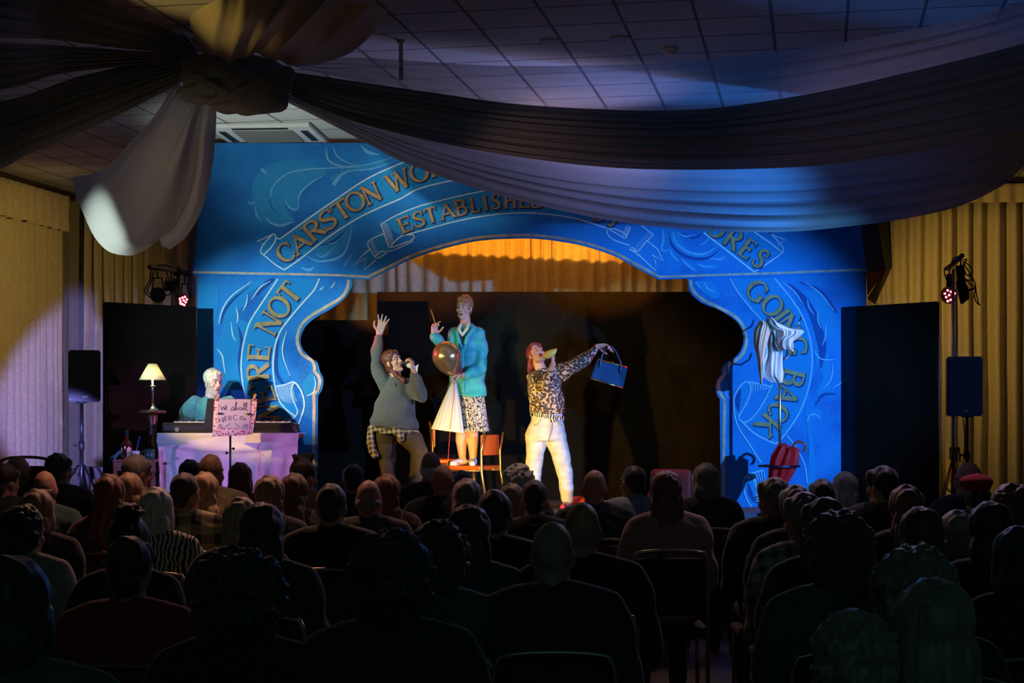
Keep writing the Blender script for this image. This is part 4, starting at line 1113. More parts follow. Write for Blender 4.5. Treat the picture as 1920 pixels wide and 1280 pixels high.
def f_(bm):
    def s_(pts, w=0.9, sm=True):
        C = catmull(pts, max(4, len(pts)*5)) if sm and len(pts) > 2 else np.array(pts, float)
        for a, b in zip(C, C[1:]):
            t = np.array([b[0]-a[0], b[1]-a[1]]); t /= max(1e-6, np.linalg.norm(t)); n = np.array([-t[1], t[0]])*w/2
            vs = [bm.verts.new(P(p[0], p[1], YM-0.0205)) for p in (a+n, a-n, b-n, b+n)]
            bm.faces.new(vs)
    X0, Y0, k = 380, 680, 120/1280    # read off the enlarged notice
    def Z(*p): return [(X0+a*k, Y0+b*k) for a, b in p]
    # We shall
    s_(Z((355, 850), (385, 945), (415, 870), (440, 945), (460, 830))); s_(Z((445, 915), (485, 900), (478, 870), (450, 895), (455, 935), (490, 930)))
    s_(Z((555, 960), (600, 880), (625, 905), (600, 955), (570, 945))); s_(Z((625, 955), (660, 880), (680, 790), (660, 800), (655, 950), (690, 890), (705, 945)))
    s_(Z((770, 890), (735, 890), (730, 940), (770, 930), (775, 885), (780, 945))); s_(Z((790, 945), (835, 860), (840, 795), (820, 830), (825, 945))); s_(Z((835, 945), (880, 860), (885, 795), (865, 830), (870, 945), (910, 935)))
    # OVERCOME, drawn in thin outline capitals
    s_(Z((330, 1120), (310, 1150), (330, 1180), (350, 1150), (330, 1120))); s_(Z((375, 1090), (410, 1190)), sm=False); s_(Z((410, 1190), (425, 1075)), sm=False)
    s_(Z((440, 1070), (450, 1165)), sm=False)
    for y in (1070, 1115, 1162): s_(Z((440, y), (490, y-10)), sm=False)
    s_(Z((525, 1160), (520, 1060)), sm=False); s_(Z((520, 1060), (570, 1065), (565, 1105), (525, 1112))); s_(Z((535, 1112), (580, 1150)), sm=False)
    s_(Z((690, 1055), (640, 1050), (610, 1095), (640, 1140), (690, 1130))); s_(Z((775, 1060), (745, 1100), (775, 1140), (815, 1105), (775, 1060))); s_(Z((835, 1150), (845, 1100), (850, 1150)), sm=False)
    s_(Z((370, 1230), (330, 1250), (340, 1285), (385, 1280), (370, 1230))); s_(Z((560, 1205), (450, 1280)), sm=False); s_(Z((635, 1200), (730, 1280)), sm=False); s_(Z((860, 1230), (810, 1270), (860, 1285), (900, 1245), (860, 1230)))
build('handwriting', f_, mat('pencil', (0.12, 0.06, 0.16), 0.9), nt)
for px, py in ((412, 775), (466, 776)):
    def f_(bm):
        c = P(px, py, YM-0.024); bm_box(bm, c, (0.03, 0.012, 0.014), bev=0.003); bm_tube(bm, [c+Vector((0.012, 0, 0.0)), c+Vector((0.026, -0.004, 0.008))], 0.003, 6); bm_tube(bm, [c+Vector((0.012, 0, 0.0)), c+Vector((0.026, -0.004, -0.008))], 0.003, 6)
    build('bulldog_clip', f_, m_dark, nt)
for k, (px, py) in enumerate(((407, 745), (476, 745))):
    def f_(bm):
        c = P(px, py, YM-0.014)
        bm_box(bm, c+Vector((0, -0.006, 0)), (0.012, 0.006, 0.06), Matrix.Rotation(math.radians(22), 3, 'Y')); bm_box(bm, c+Vector((0.002, 0.030, 0)), (0.012, 0.006, 0.06), Matrix.Rotation(math.radians(22), 3, 'Y'))
    o = build('clothes_peg', f_, mat('peg_wood', (0.62, 0.42, 0.22), 0.7)); recenter(o)
    tag(o, ['wooden clothes peg on the end of the notice nearer the pianist', 'wooden clothes peg on the end of the notice away from the pianist'][k], 'peg', 'clothes pegs on the music stand')

# --- turned plant stand and table lamp
YL = 13.75
lx = P(286, 0, YL).x
zs = P(0, 769, YL).z
ps = empty('plant_stand', (lx, YL, STG)); tag(ps, 'tall turned dark wood plant stand under the table lamp', 'plant stand')
h = zs-STG
def f_(bm): bm_lathe(bm, [(0.095, h-0.030), (0.112, h-0.022), (0.115, h-0.010), (0.108, h), (0.0, h)][:4], (0, 0, 0), 32)
build('top', f_, m_wood, ps, False)
def f_(bm): bm_lathe(bm, [(0.05, 0.05), (0.055, 0.09), (0.035, 0.12), (0.042, 0.16), (0.045, 0.3), (0.040, h*0.6), (0.030, h-0.16), (0.026, h-0.15), (0.038, h-0.135), (0.030, h-0.12), (0.045, h-0.06), (0.040, h-0.031)], (0, 0, 0), 24)
build('column', f_, m_wood, ps, False)
for k in range(3):
    a = math.radians(30+120*k)
    def f_(bm): bm_tube(bm, [(0.02*math.cos(a), 0.02*math.sin(a), 0.10), (0.10*math.cos(a), 0.10*math.sin(a), 0.07), (0.15*math.cos(a), 0.15*math.sin(a), 0.02)], [0.028, 0.022, 0.018], 10)
    build('foot', f_, m_wood, ps, False)
tl = empty('table_lamp', (lx, YL, zs)); tag(tl, 'lit table lamp with pale conical shade on the plant stand', 'table lamp')
s_ = YL/F
zb_, zt_ = (769-712)*s_, (769-682)*s_
def f_(bm): bm_lathe(bm, [(0.048, 0.0), (0.050, 0.008), (0.040, 0.016), (0.034, 0.022), (0.020, 0.035), (0.012, 0.05), (0.010, 0.055)], (0, 0, 0), 28)
build('base', f_, m_chrome, tl, False)
def f_(bm): bm_lathe(bm, [(0.010, 0.05), (0.010, zb_-0.065), (0.010, zb_-0.060), (0.030, zb_-0.056), (0.030, zb_-0.050), (0.010, zb_-0.046), (0.010, zb_+0.02)], (0, 0, 0), 20)
build('stem', f_, m_chrome, tl, False)
sh_m = voile('lampshade', (0.85, 0.80, 0.55), 0.0, 0.55)
def f_(bm):
    seg = 40
    a = [bm.verts.new((0.113*math.cos(2*math.pi*k/seg), 0.113*math.sin(2*math.pi*k/seg), zb_)) for k in range(seg)]
    b = [bm.verts.new((0.036*math.cos(2*math.pi*k/seg), 0.036*math.sin(2*math.pi*k/seg), zt_)) for k in range(seg)]
    for k in range(seg):
        f = bm.faces.new((a[k], a[(k+1) % seg], b[(k+1) % seg], b[k])); f.smooth = True
o = build('lamp_shade', f_, sh_m, tl, False); solidify(o, 0.002)
def f_(bm): bm_lathe(bm, [(0.006, zb_+0.02), (0.018, zb_+0.04), (0.022, zb_+0.055), (0.014, zb_+0.075), (0.004, zb_+0.082)], (0, 0, 0), 16)
build('bulb', f_, mat('bulb_glow', (1, 0.9, 0.6), 0.5, emit=(1.0, 0.92, 0.45), estr=6.0), tl, False)
lamp('table_lamp_light', (lx+0.0, YL, zs+zb_+0.035), 2.2, (1.0, 0.93, 0.42), 0.035)

# --- small wooden box table with bottle, cup, mug and fabric
YB2 = 13.3
bx0, bx1 = P(211, 0, YB2).x, P(291, 0, YB2).x
zb = P(0, 861, YB2).z
st_ = empty('side_table', ((bx0+bx1)/2, YB2+0.16, STG)); tag(st_, 'low wooden side table with bottle and mug beside the keyboard', 'side table')
w_, d_, h_ = bx1-bx0, 0.32, zb-STG
def f_(bm): bm_box(bm, (0, 0, h_-0.011), (w_, d_, 0.022), bev=0.004)
build('tabletop', f_, m_wood, st_, False)
for x in (-w_/2+0.02, w_/2-0.02):
    for y in (-d_/2+0.02, d_/2-0.02):
        def f_(bm): bm_box(bm, (x, y, (h_-0.022)/2), (0.03, 0.03, h_-0.022))
        build('leg', f_, m_wood, st_, False)
def f_(bm):
    bm_box(bm, (0, -d_/2+0.02, h_-0.06), (w_-0.07, 0.016, 0.07)); bm_box(bm, (0, d_/2-0.02, h_-0.06), (w_-0.07, 0.016, 0.07))
build('apron', f_, m_wood, st_, False)
def f_(bm): bm_box(bm, (0, 0, 0.12), (w_-0.05, d_-0.05, 0.014))
build('shelf', f_, m_wood, st_, False)
bt = empty('bottle', tuple(P(237.5, 859, YB2+0.12).xy)+(zb,)); tag(bt, 'dark spirits bottle with cream label on the side table', 'bottle')
def f_(bm): bm_lathe(bm, [(0.044, 0.0), (0.046, 0.006), (0.046, 0.115), (0.040, 0.135), (0.020, 0.155), (0.0155, 0.17), (0.0145, 0.225)], (0, 0, 0), 28)
build('glass_body', f_, mat('brandy_glass', (0.10, 0.012, 0.006), 0.12, coat=0.6), bt, False)
def f_(bm): bm_lathe(bm, [(0.0155, 0.19), (0.016, 0.2), (0.0158, 0.232), (0.017, 0.234), (0.017, 0.246)], (0, 0, 0), 20)
build('cap', f_, mat('bottle_cap', (0.02, 0.05, 0.05), 0.3, 0.3), bt, False)
def f_(bm):
    for t0, t1 in ((-75, -20), (200, 235)):
        pr = None
        for k in range(9):
            a = math.radians(t0+(t1-t0)*k/8); p = [bm.verts.new((0.0468*math.cos(a), 0.0468*math.sin(a), z)) for z in (0.02, 0.095)]
            if pr: bm.faces.new((pr[0], p[0], p[1], pr[1]))
            pr = p
build('label', f_, mat('cream_label', (0.75, 0.68, 0.55), 0.7), bt, False)
cu = empty('cup', (P(255, 0, YB2+0.06).x, YB2+0.06, zb)); tag(cu, 'white cup with a blue straw standing beside the bottle', 'cup')
def f_(bm): bm_lathe(bm, [(0.026, 0), (0.030, 0.01), (0.036, 0.07), (0.033, 0.07), (0.027, 0.012)], (0, 0, 0), 24)
build('bowl', f_, m_white, cu, False)
def f_(bm): bm_tube(bm, [(-0.012, 0, 0.015), (0.030, 0.01, 0.19)], 0.0035, 8)
build('straw', f_, mat('blue_straw', (0.05, 0.15, 0.75), 0.4), cu, False)
mg = empty('mug', (P(283, 0, YB2+0.05).x-0.01, YB2+0.05, zb)); tag(mg, 'dark green mug at the keyboard end of the side table', 'mug')
def f_(bm): bm_lathe(bm, [(0.036, 0), (0.040, 0.006), (0.042, 0.085), (0.038, 0.085), (0.036, 0.012)], (0, 0, 0), 28)
build('body', f_, mat('green_mug', (0.02, 0.10, 0.08), 0.3, coat=0.4), mg, False)
def f_(bm): bm_tube(bm, [(-0.040, 0, 0.07), (-0.058, 0, 0.066), (-0.066, 0, 0.045), (-0.055, 0, 0.024), (-0.040, 0, 0.02)], 0.005, 8)
build('handle', f_, MATS['green_mug'], mg, False)
def scarf():
    B = Blob()
    rnd = random.Random(5)
    for k in range(14):
        a = P(226-rnd.random()*3, 846+k*1.0, YB2+0.05+0.01*k); b = P(206+rnd.random()*12, 858+rnd.random()*6, YB2+0.02+0.015*k)
        a.z = max(a.z, zb+0.012); b.z = zb+0.010
        B.cap(a, 0.010, (a+b)/2+Vector((0, 0, 0.006)), 0.010); B.cap((a+b)/2+Vector((0, 0, 0.006)), 0.010, b, 0.006)
        if k % 3 == 0: B.cap(b, 0.006, b+Vector((-0.012, -0.03, -0.04)), 0.004)
    return B.mesh('scarf', 0.006, 2, 0.5, 0.004, (60, 60, 60))
o = mesh_obj('scarf', scarf(), mat('teal_wool', (0.06, 0.22, 0.24), 0.9, var=0.3, scale=60)); recenter(o)
tag(o, 'teal wispy scarf trailing over the edge of the side table', 'scarf')

# --- low bench behind the left speaker
def f_(bm):
    x0, x1 = P(150, 0, 15.9).x, P(200, 0, 15.9).x; z = P(0, 875, 15.9).z
    bm_box(bm, ((x0+x1)/2, 15.9, z-0.02), (x1-x0, 0.3, 0.04)); bm_box(bm, ((x0+x1)/2, 15.8, z-0.08), (x1-x0-0.02, 0.03, 0.08))
    for x in (x0+0.04, x1-0.04):
        for y in (15.78, 16.02): bm_box(bm, (x, y, (STG+z-0.04)/2), (0.05, 0.05, z-0.04-STG))
o = build('bench', f_, mat('dark_bench', (0.05, 0.025, 0.03), 0.5)); recenter(o); tag(o, 'low dark wooden bench behind the left speaker stand', 'bench')

# --- loudspeakers on stands
def speaker(px0, px1, py0, py1, Y, polepx, base, lab, lab2, yaw, logo):
    a, b = P(px0, py1, Y), P(px1, py0, Y)
    W, H = b.x-a.x, b.z-a.z
    cx = (a.x+b.x)/2
    t = empty('loudspeaker', (cx, Y, a.z), yaw); tag(t, lab, 'loudspeaker', 'speakers beside the stage')
    def f_(bm):
        r = bmesh.ops.create_cube(bm, size=1.0)
        for v in r['verts']:
            k = 0.72 if v.co.y > 0 else 1.0
            v.co = Vector((v.co.x*W*k, v.co.y*0.30+0.15, (v.co.z+0.5)*H))
        bmesh.ops.bevel(bm, geom=list(bm.edges), offset=0.012, segments=2, affect='EDGES')
    build('cabinet', f_, mat('speaker_black', (0.018, 0.018, 0.02), 0.5), t, False)
    def f_(bm): bm_box(bm, (0, -0.004, H*0.5), (W-0.03, 0.012, H-0.03), bev=0.004)
    build('grille', f_, mat('speaker_grille', (0.10, 0.105, 0.115), 0.6, var=0.4, scale=300, bump=0.3), t, False)
    def f_(bm):
        for i in range(5): bm_box(bm, (logo+(i-2)*0.010, -0.0115, 0.05), (0.007, 0.003, 0.010))
        bm_box(bm, (logo, -0.0112, 0.0425), (0.05, 0.0025, 0.003))
    build('logo', f_, mat('logo_grey', (0.55, 0.55, 0.58), 0.4), t, False)
    for x in (-W/2+0.02, W/2-0.02):
        def f_(bm):
            for z in (0.02, H-0.02): bm_ell(bm, (x, -0.006, z), (0.008, 0.006, 0.008))
        build('corner_screw', f_, m_chrome, t, False)
    sx = P(polepx, 0, Y+0.1).x
    s = empty('speaker_stand', (sx, Y+0.1, base)); tag(s, lab2, 'speaker stand', 'speaker stands')
    zt = a.z-base
    def f_(bm): bm_tube(bm, [(0, 0, 0.1), (0, 0, zt*0.62)], 0.019, 14); bm_tube(bm, [(0, 0, zt*0.55), (0, 0, zt)], 0.0155, 14); bm_tube(bm, [(0, 0, zt-0.012), (0, 0, zt)], 0.05, 14)
    build('pole', f_, m_black, s, False)
    def f_(bm): bm_tube(bm, [(0, 0, zt*0.56), (0, 0, zt*0.64)], 0.028, 14)
    build('collar', f_, m_dark, s, False)
    def f_(bm): bm_tube(bm, [(0, 0, zt*0.6), (-0.055, -0.02, zt*0.6)], 0.006, 8); bm_ell(bm, (-0.058, -0.02, zt*0.6), (0.014, 0.014, 0.014))
    build('knob', f_, m_dark, s, False)
    for k in range(3):
        an = math.radians(90+120*k)
        def f_(bm): bm_tube(bm, [(0.03*math.cos(an), 0.03*math.sin(an), zt*0.42), (0.30*math.cos(an), 0.30*math.sin(an), 0.012)], 0.011, 8); bm_tube(bm, [(0.02*math.cos(an), 0.02*math.sin(an), 0.12), (0.17*math.cos(an), 0.17*math.sin(an), zt*0.2)], 0.007, 8)
        build('leg', f_, m_black, s, False)
    return t
speaker(128, 188, 656, 753, 14.9, 153, STG, 'black loudspeaker on a pole in front of the left curtain', 'black tripod stand under the left loudspeaker', math.radians(8), 0.01)
speaker(1777, 1843, 668, 780, 14.45, 1813, STG, 'blue-lit black loudspeaker in front of the right curtain', 'black tripod stand under the right loudspeaker', math.radians(-4), 0.0)

# --- lighting stands
m_cable = mat('cable', (0.01, 0.01, 0.01), 0.5)
m_scaf = mat('scaffold_bar', (0.42, 0.26, 0.12), 0.4, 0.5)
def cables(name, lists, parent=None, r=0.006):
    def f_(bm):
        for L_ in lists: bm_tube(bm, [tuple(p) for p in catmull([tuple(P(*q)) for q in L_], 18)], r, 6)
    return build(name, f_, m_cable, parent)
def par_can(c, d, size, m_body, leds=None, name='can', parent=None):
    """LED par: short flared drum around c pointing along d"""
    d = Vector(d).normalized(); q = Vector((0, 0, 1)).rotation_difference(d).to_matrix()
    def f_(bm): bm_lathe(bm, [(size*0.45, -size*0.7), (size*0.7, -size*0.6), (size*0.95, -size*0.1), (size, 0.0), (size, size*0.12), (size*0.9, size*0.12), (size*0.88, 0.0)], c, 24, axis=q)
    o = build(name, f_, m_body, parent)
    if leds:
        def f_(bm):
            for x, y in [(0, 0), (0.42, 0.1), (-0.42, 0.1), (0.25, 0.5), (-0.25, 0.5), (0.25, -0.5), (-0.25, -0.5), (0.6, -0.35), (-0.6, -0.35), (0, -0.72)]:
                bm_ell(bm, Vector(c)+q @ Vector((x*size, y*size, size*0.04)), (0.011, 0.011, 0.011), None, 2)
        build('led', f_, leds, o)
    return o
m_led = mat('red_led', (0.3, 0, 0), 0.3, emit=(1.0, 0.10, 0.12), estr=9.0)
m_can = mat('can_black', (0.012, 0.012, 0.014), 0.4)
# left stand
YS = 14.95
px0 = P(334, 0, YS).x
ls = empty('lighting_stand', (px0, YS, STG)); tag(ls, 'lighting stand with an orange scaffold cross bar above the left black flat', 'lighting stand', 'lighting stands at the stage sides')
def f_(bm): bm_tube(bm, [P(334, 930, YS), P(334, 505, YS)], 0.016, 12)
build('pole', f_, m_chrome, ls)
def f_(bm): bm_tube(bm, [P(280, 500, YS-0.25), P(334, 508, YS), P(356, 515, YS+0.1)], 0.024, 14)
build('cross_bar', f_, m_scaf, ls)
def f_(bm): bm_lathe(bm, [(0.018, 0), (0.018, 0.004)], P(280, 500, YS-0.262), 14, axis=Matrix.Rotation(math.radians(90), 3, 'X'))
build('bar_end', f_, mat('bar_hollow', (0.005, 0.01, 0.03), 0.6), ls)
def f_(bm): bm_lathe(bm, [(0.035, -0.035), (0.04, -0.02), (0.04, 0.02), (0.035, 0.035)], P(332, 509, YS), 14, axis=Matrix.Rotation(math.radians(80), 3, 'Y'))
build('clamp', f_, m_black, ls)
for k in range(3):
    a = math.radians(90+120*k)
    def f_(bm): bm_tube(bm, [Vector((px0, YS, STG+0.45)), Vector((px0+0.35*math.cos(a), YS+0.35*math.sin(a), STG+0.012))], 0.011, 8)
    build('leg', f_, m_chrome, ls)
f1 = empty('stage_light', tuple(P(295, 550, YS-0.2))); tag(f1, 'round black stage light in a yoke at the outer end of the left bar', 'stage light', 'stage lights on the left stand')
par_can(P(296, 553, YS-0.2), (0.35, -1, -0.15), 0.072, m_can, None, 'lamp_body', f1)
def f_(bm): bm_tube(bm, [P(284, 553, YS-0.2), P(288, 521, YS-0.2), P(304, 521, YS-0.2), P(308, 553, YS-0.2)], 0.008, 8); bm_tube(bm, [P(296, 521, YS-0.2), P(293, 504, YS-0.2)], 0.007, 8)
build('yoke', f_, m_black, f1)
f1b = empty('junction_box', tuple(P(318, 537, YS))); tag(f1b, 'small blue-grey metal box hung on the left lighting bar', 'junction box')
def f_(bm): bm_box(bm, P(318, 536, YS), (0.085, 0.07, 0.095), bev=0.006)
build('case', f_, mat('box_blue_grey', (0.06, 0.10, 0.16), 0.4, 0.4), f1b)
def f_(bm):
    for x, y in ((313, 528), (326, 528), (313, 545), (326, 545)): bm_ell(bm, P(x, y, YS-0.037), (0.006, 0.004, 0.006))
build('screws', f_, m_chrome, f1b)
def f_(bm): bm_tube(bm, [P(321, 527, YS), P(321, 510, YS)], 0.006, 8)
build('hook', f_, m_black, f1b)
f2 = empty('stage_light', tuple(P(331, 537, YS-0.05))); tag(f2, 'slim upright black stage light beside the pole of the left stand', 'stage light', 'stage lights on the left stand')
def f_(bm): bm_box(bm, P(331, 537, YS-0.06), (0.055, 0.06, 0.14), bev=0.006)
build('lamp_body', f_, m_can, f2)
f3 = empty('stage_light', tuple(P(346, 560, YS))); tag(f3, 'red-glowing stage light half hidden by the left edge of the arch', 'stage light', 'stage lights on the left stand')
par_can(P(344, 563, YS), (0.8, -0.75, -0.1), 0.065, m_can, m_led, 'lamp_body', f3)
def f_(bm): bm_tube(bm, [P(339, 563, YS), P(341, 532, YS), P(351, 532, YS), P(354, 560, YS)], 0.008, 8); bm_tube(bm, [P(346, 532, YS), P(346, 514, YS)], 0.007, 8)
build('yoke', f_, m_black, f3)
cables('cable', [[(283, 504, YS-0.24), (281, 525, YS-0.22), (271, 545, YS-0.22), (280, 556, YS-0.2), (286, 558, YS-0.15)], [(290, 500, YS-0.2), (283, 530, YS-0.2), (276, 545, YS-0.2), (284, 553, YS-0.18)], [(292, 497, YS-0.2), (310, 497, YS-0.15), (322, 502, YS-0.05), (340, 506, YS+0.05)], [(308, 553, YS-0.15), (318, 553, YS-0.05), (322, 545, YS), (322, 600, YS+0.03)], [(325, 545, YS), (330, 565, YS+0.03), (326, 610, YS+0.03)], [(312, 510, YS-0.1), (317, 528, YS-0.05), (311, 545, YS-0.05), (312, 520, YS-0.06)]], ls)
# right stand
YR = 14.7
px1 = P(1787, 0, YR).x
rs = empty('lighting_stand', (px1, YR, STG)); tag(rs, 'chrome lighting stand with tripod legs in front of the right curtain', 'lighting stand', 'lighting stands at the stage sides')
def f_(bm): bm_tube(bm, [P(1787, 940, YR), P(1787, 862, YR)], 0.020, 14, mi=1); bm_tube(bm, [P(1787, 862, YR), P(1787, 505, YR)], 0.0145, 14)
build('pole', f_, [mat('brushed_pole', (0.78, 0.80, 0.72), 0.42, 0.85), mat('pole_red', (0.6, 0.06, 0.03), 0.35, 0.6)], rs)
def f_(bm): bm_box(bm, P(1788, 850, YR), (0.07, 0.06, 0.12), bev=0.008); bm_tube(bm, [P(1788, 842, YR), P(1798, 842, YR)], 0.008, 8); bm_tube(bm, [P(1798, 838, YR), P(1800, 866, YR)], 0.008, 8)
build('winch', f_, mat('winch_metal', (0.35, 0.32, 0.28), 0.4, 0.8), rs)
for ex, ey, dy in ((1757, 957, -0.12), (1772, 957, 0.25), (1818, 957, 0.0)):
    def f_(bm): bm_tube(bm, [P(1785, 862, YR), Vector((P(ex, 0, YR).x, YR+dy, STG+0.012))], 0.010, 8)
    build('leg', f_, m_brass, rs)
    def f_(bm): bm_tube(bm, [P(1787, 925, YR), Vector(((P(ex, 0, YR).x+px1)/2, YR+dy*0.5, STG+0.22))], 0.006, 8)
    build('brace', f_, m_black, rs)
def f_(bm): bm_tube(bm, [P(1804, 479, YR-0.3), P(1790, 492, YR), P(1776, 504, YR+0.3)], 0.022, 14)
build('cross_bar', f_, mat('bar_dark_blue', (0.03, 0.05, 0.10), 0.4, 0.5), rs)
def f_(bm): bm_lathe(bm, [(0.017, 0), (0.017, 0.004)], P(1804, 479, YR-0.312), 14, axis=Matrix.Rotation(math.radians(90), 3, 'X'))
build('bar_end', f_, MATS['bar_hollow'], rs)
g1 = empty('stage_light', tuple(P(1778, 550, YR+0.1))); tag(g1, 'stage light with glowing red LED face on the right stand', 'stage light', 'stage lights on the right stand')
par_can(P(1780, 553, YR+0.1), (-0.75, -0.8, -0.1), 0.082, m_can, m_led, 'lamp_body', g1)
def f_(bm): bm_box(bm, P(1779, 526, YR+0.1), (0.035, 0.05, 0.12)); bm_tube(bm, [P(1779, 516, YR+0.1), P(1782, 500, YR+0.1)], 0.008, 8)
build('yoke', f_, m_black, g1)
g2 = empty('stage_light', tuple(P(1803, 540, YR-0.1))); tag(g2, 'large black stage lantern seen side on beside the red LED light', 'stage light', 'stage lights on the right stand')
par_can(P(1800, 548, YR-0.1), (-0.95, 0.35, -0.2), 0.11, m_can, None, 'lamp_body', g2)
def f_(bm): bm_box(bm, P(1802, 520, YR-0.1), (0.06, 0.05, 0.22), Matrix.Rotation(math.radians(-8), 3, 'Y')); bm_tube(bm, [P(1802, 505, YR-0.1), P(1801, 486, YR-0.15)], 0.008, 8)
build('yoke', f_, m_black, g2)
def f_(bm): bm_tube(bm, [P(1810, 546, YR-0.1), P(1828, 540, YR-0.1)], 0.010, 8)
build('tail', f_, m_black, g2)
cables('cable', [[(1806, 490, YR-0.2), (1820, 500, YR-0.15), (1822, 512, YR-0.1), (1812, 515, YR-0.1), (1806, 495, YR-0.2)], [(1806, 492, YR-0.2), (1818, 512, YR-0.1), (1828, 530, YR-0.1), (1830, 545, YR-0.1), (1835, 570, YR-0.1), (1838, 572, YR-0.1)], [(1807, 520, YR-0.1), (1818, 532, YR-0.1), (1829, 538, YR-0.1), (1827, 555, YR-0.1), (1832, 568, YR-0.1), (1838, 571, YR-0.1)], [(1806, 512, YR-0.1), (1822, 520, YR-0.1), (1818, 526, YR-0.1), (1808, 522, YR-0.1)], [(1784, 495, YR), (1772, 502, YR), (1771, 512, YR), (1776, 528, YR)], [(1796, 481, YR-0.1), (1788, 484, YR), (1784, 492, YR)], [(1804, 488, YR-0.2), (1812, 486, YR-0.2), (1810, 492, YR-0.2)], [(1793, 560, YR), (1794, 620, YR), (1792, 680, YR)], [(1806, 785, YR), (1809, 820, YR), (1806, 870, YR)]], rs)

# --- coat stand with shirts, umbrella tray and umbrella
YC = 14.2
cx_ = P(1462, 0, YC).x
cs = empty('coat_stand', (cx_, YC, STG)); tag(cs, 'metal coat stand with an umbrella tray in front of the right arch column', 'coat stand')
def f_(bm): bm_tube(bm, [(cx_, YC, STG+0.03), P(1462, 606, YC)], 0.0125, 14)
build('pole', f_, mat('aged_chrome', (0.62, 0.58, 0.42), 0.25, 1.0), cs)
def f_(bm):
    c = P(1461, 873, YC)
    seg = 36
    ring = []
    for r, z in ((0.185, 0.008), (0.185, -0.010), (0.165, -0.010), (0.16, 0.004), (0.165, 0.008)):
        ring.append([bm.verts.new(c+Vector((r*math.cos(2*math.pi*k/seg), r*math.sin(2*math.pi*k/seg), z))) for k in range(seg)])
    for i in range(5):
        a, b = ring[i], ring[(i+1) % 5]
        for k in range(seg): bm.faces.new((a[k], a[(k+1) % seg], b[(k+1) % seg], b[k]))
    for k in range(3):
        a = math.radians(30+120*k); bm_tube(bm, [c, c+Vector((0.17*math.cos(a), 0.17*math.sin(a), 0))], 0.006, 6)
build('umbrella_ring', f_, mat('dark_plum_metal', (0.05, 0.02, 0.06), 0.3, 0.6), cs)
def f_(bm): bm_lathe(bm, [(0.20, 0.0), (0.20, 0.02), (0.15, 0.035), (0.05, 0.05), (0.02, 0.08)], (cx_, YC, STG), 28)
build('base', f_, MATS['dark_plum_metal'], cs)
for a0, dz in ((0, 0.0), (120, 0.0), (240, 0.0), (60, -0.28), (180, -0.28), (300, -0.28)):
    a = math.radians(a0); t = P(1462, 612, YC)+Vector((0, 0, dz))
    u = Vector((math.cos(a), math.sin(a)*0.9, 0))
    def f_(bm): bm_tube(bm, [t, t+u*0.09+Vector((0, 0, -0.01)), t+u*0.17+Vector((0, 0, 0.03)), t+u*0.19+Vector((0, 0, 0.085))], 0.007, 8)
    build('hook', f_, m_chrome, cs)
# shirts: hanging cloth given row by row (row, left edge, right edge), folded in depth
def hung(name, label, m, rows, Y, folds, amp, seedv, bulge=0.05, edge=0.0):
    R_ = catmull(rows, 46); nu = 64
    V = np.zeros((47, nu+1, 3))
    for i, (yy, xl, xr) in enumerate(R_):
        t = i/46
        for j in range(nu+1):
            u = j/nu
            ph = u*folds+0.35*noise.noise(Vector((u*3, t*2.2, seedv)))
            d = amp*(0.35+0.65*t)*math.sin(2*math.pi*ph)*(0.6+0.6*noise.noise(Vector((u*4, t*3, seedv+4))))+0.35*amp*math.sin(2*math.pi*ph*2.3+t*5)
            x = xl+(xr-xl)*u+edge*noise.noise(Vector((t*6, u*2, seedv+2)))
            q = P(x, yy+edge*noise.noise(Vector((u*7, t*3, seedv+7))), Y); q.y += -bulge*math.sin(math.pi*u)*(1-0.4*t)+d
            V[i, j] = q
    o = mesh_obj(name, grid_mesh(name, V, 47, nu+1), m); recenter(o); solidify(o, 0.006)
    tag(o, label, 'shirt', 'shirts on the coat stand')
m_shirt = mat('shirt_white', (0.72, 0.72, 0.74), 0.85, bump=0.1, bscale=40)
m_shirt2 = mat('shirt_cream', (0.62, 0.50, 0.36), 0.85, bump=0.1, bscale=40)
hung('shirt', 'long white shirt hanging down the pole of the coat stand', m_shirt, [(608, 1442, 1452), (622, 1439, 1453), (640, 1436, 1455), (655, 1434, 1465), (672, 1431, 1467), (690, 1427, 1467), (703, 1427, 1468), (712, 1440, 1468), (717, 1448, 1467)], YC-0.05, 1.5, 0.05, 3.0, 0.03, 1.5)
hung('shirt', 'cream shirt hanging on the arch side of the coat stand', m_shirt2, [(602, 1423, 1434), (608, 1421, 1443), (616, 1415, 1446), (628, 1413, 1443), (645, 1414, 1438), (665, 1419, 1434), (685, 1422, 1431), (703, 1424, 1429), (712, 1425, 1428), (720, 1426, 1427.5)], YC-0.13, 2.2, 0.020, 1.0, 0.06, 1.0)
hung('shirt', 'crumpled white shirt bunched over the top hooks of the coat stand', m_shirt, [(597, 1438, 1444), (602, 1437, 1452), (609, 1441, 1464), (616, 1447, 1480), (621, 1451, 1506), (628, 1453, 1503), (636, 1453, 1489), (644, 1455, 1486), (652, 1460, 1485), (656, 1466, 1483)], YC-0.15, 2.6, 0.045, 2.0, 0.09, 3.0)
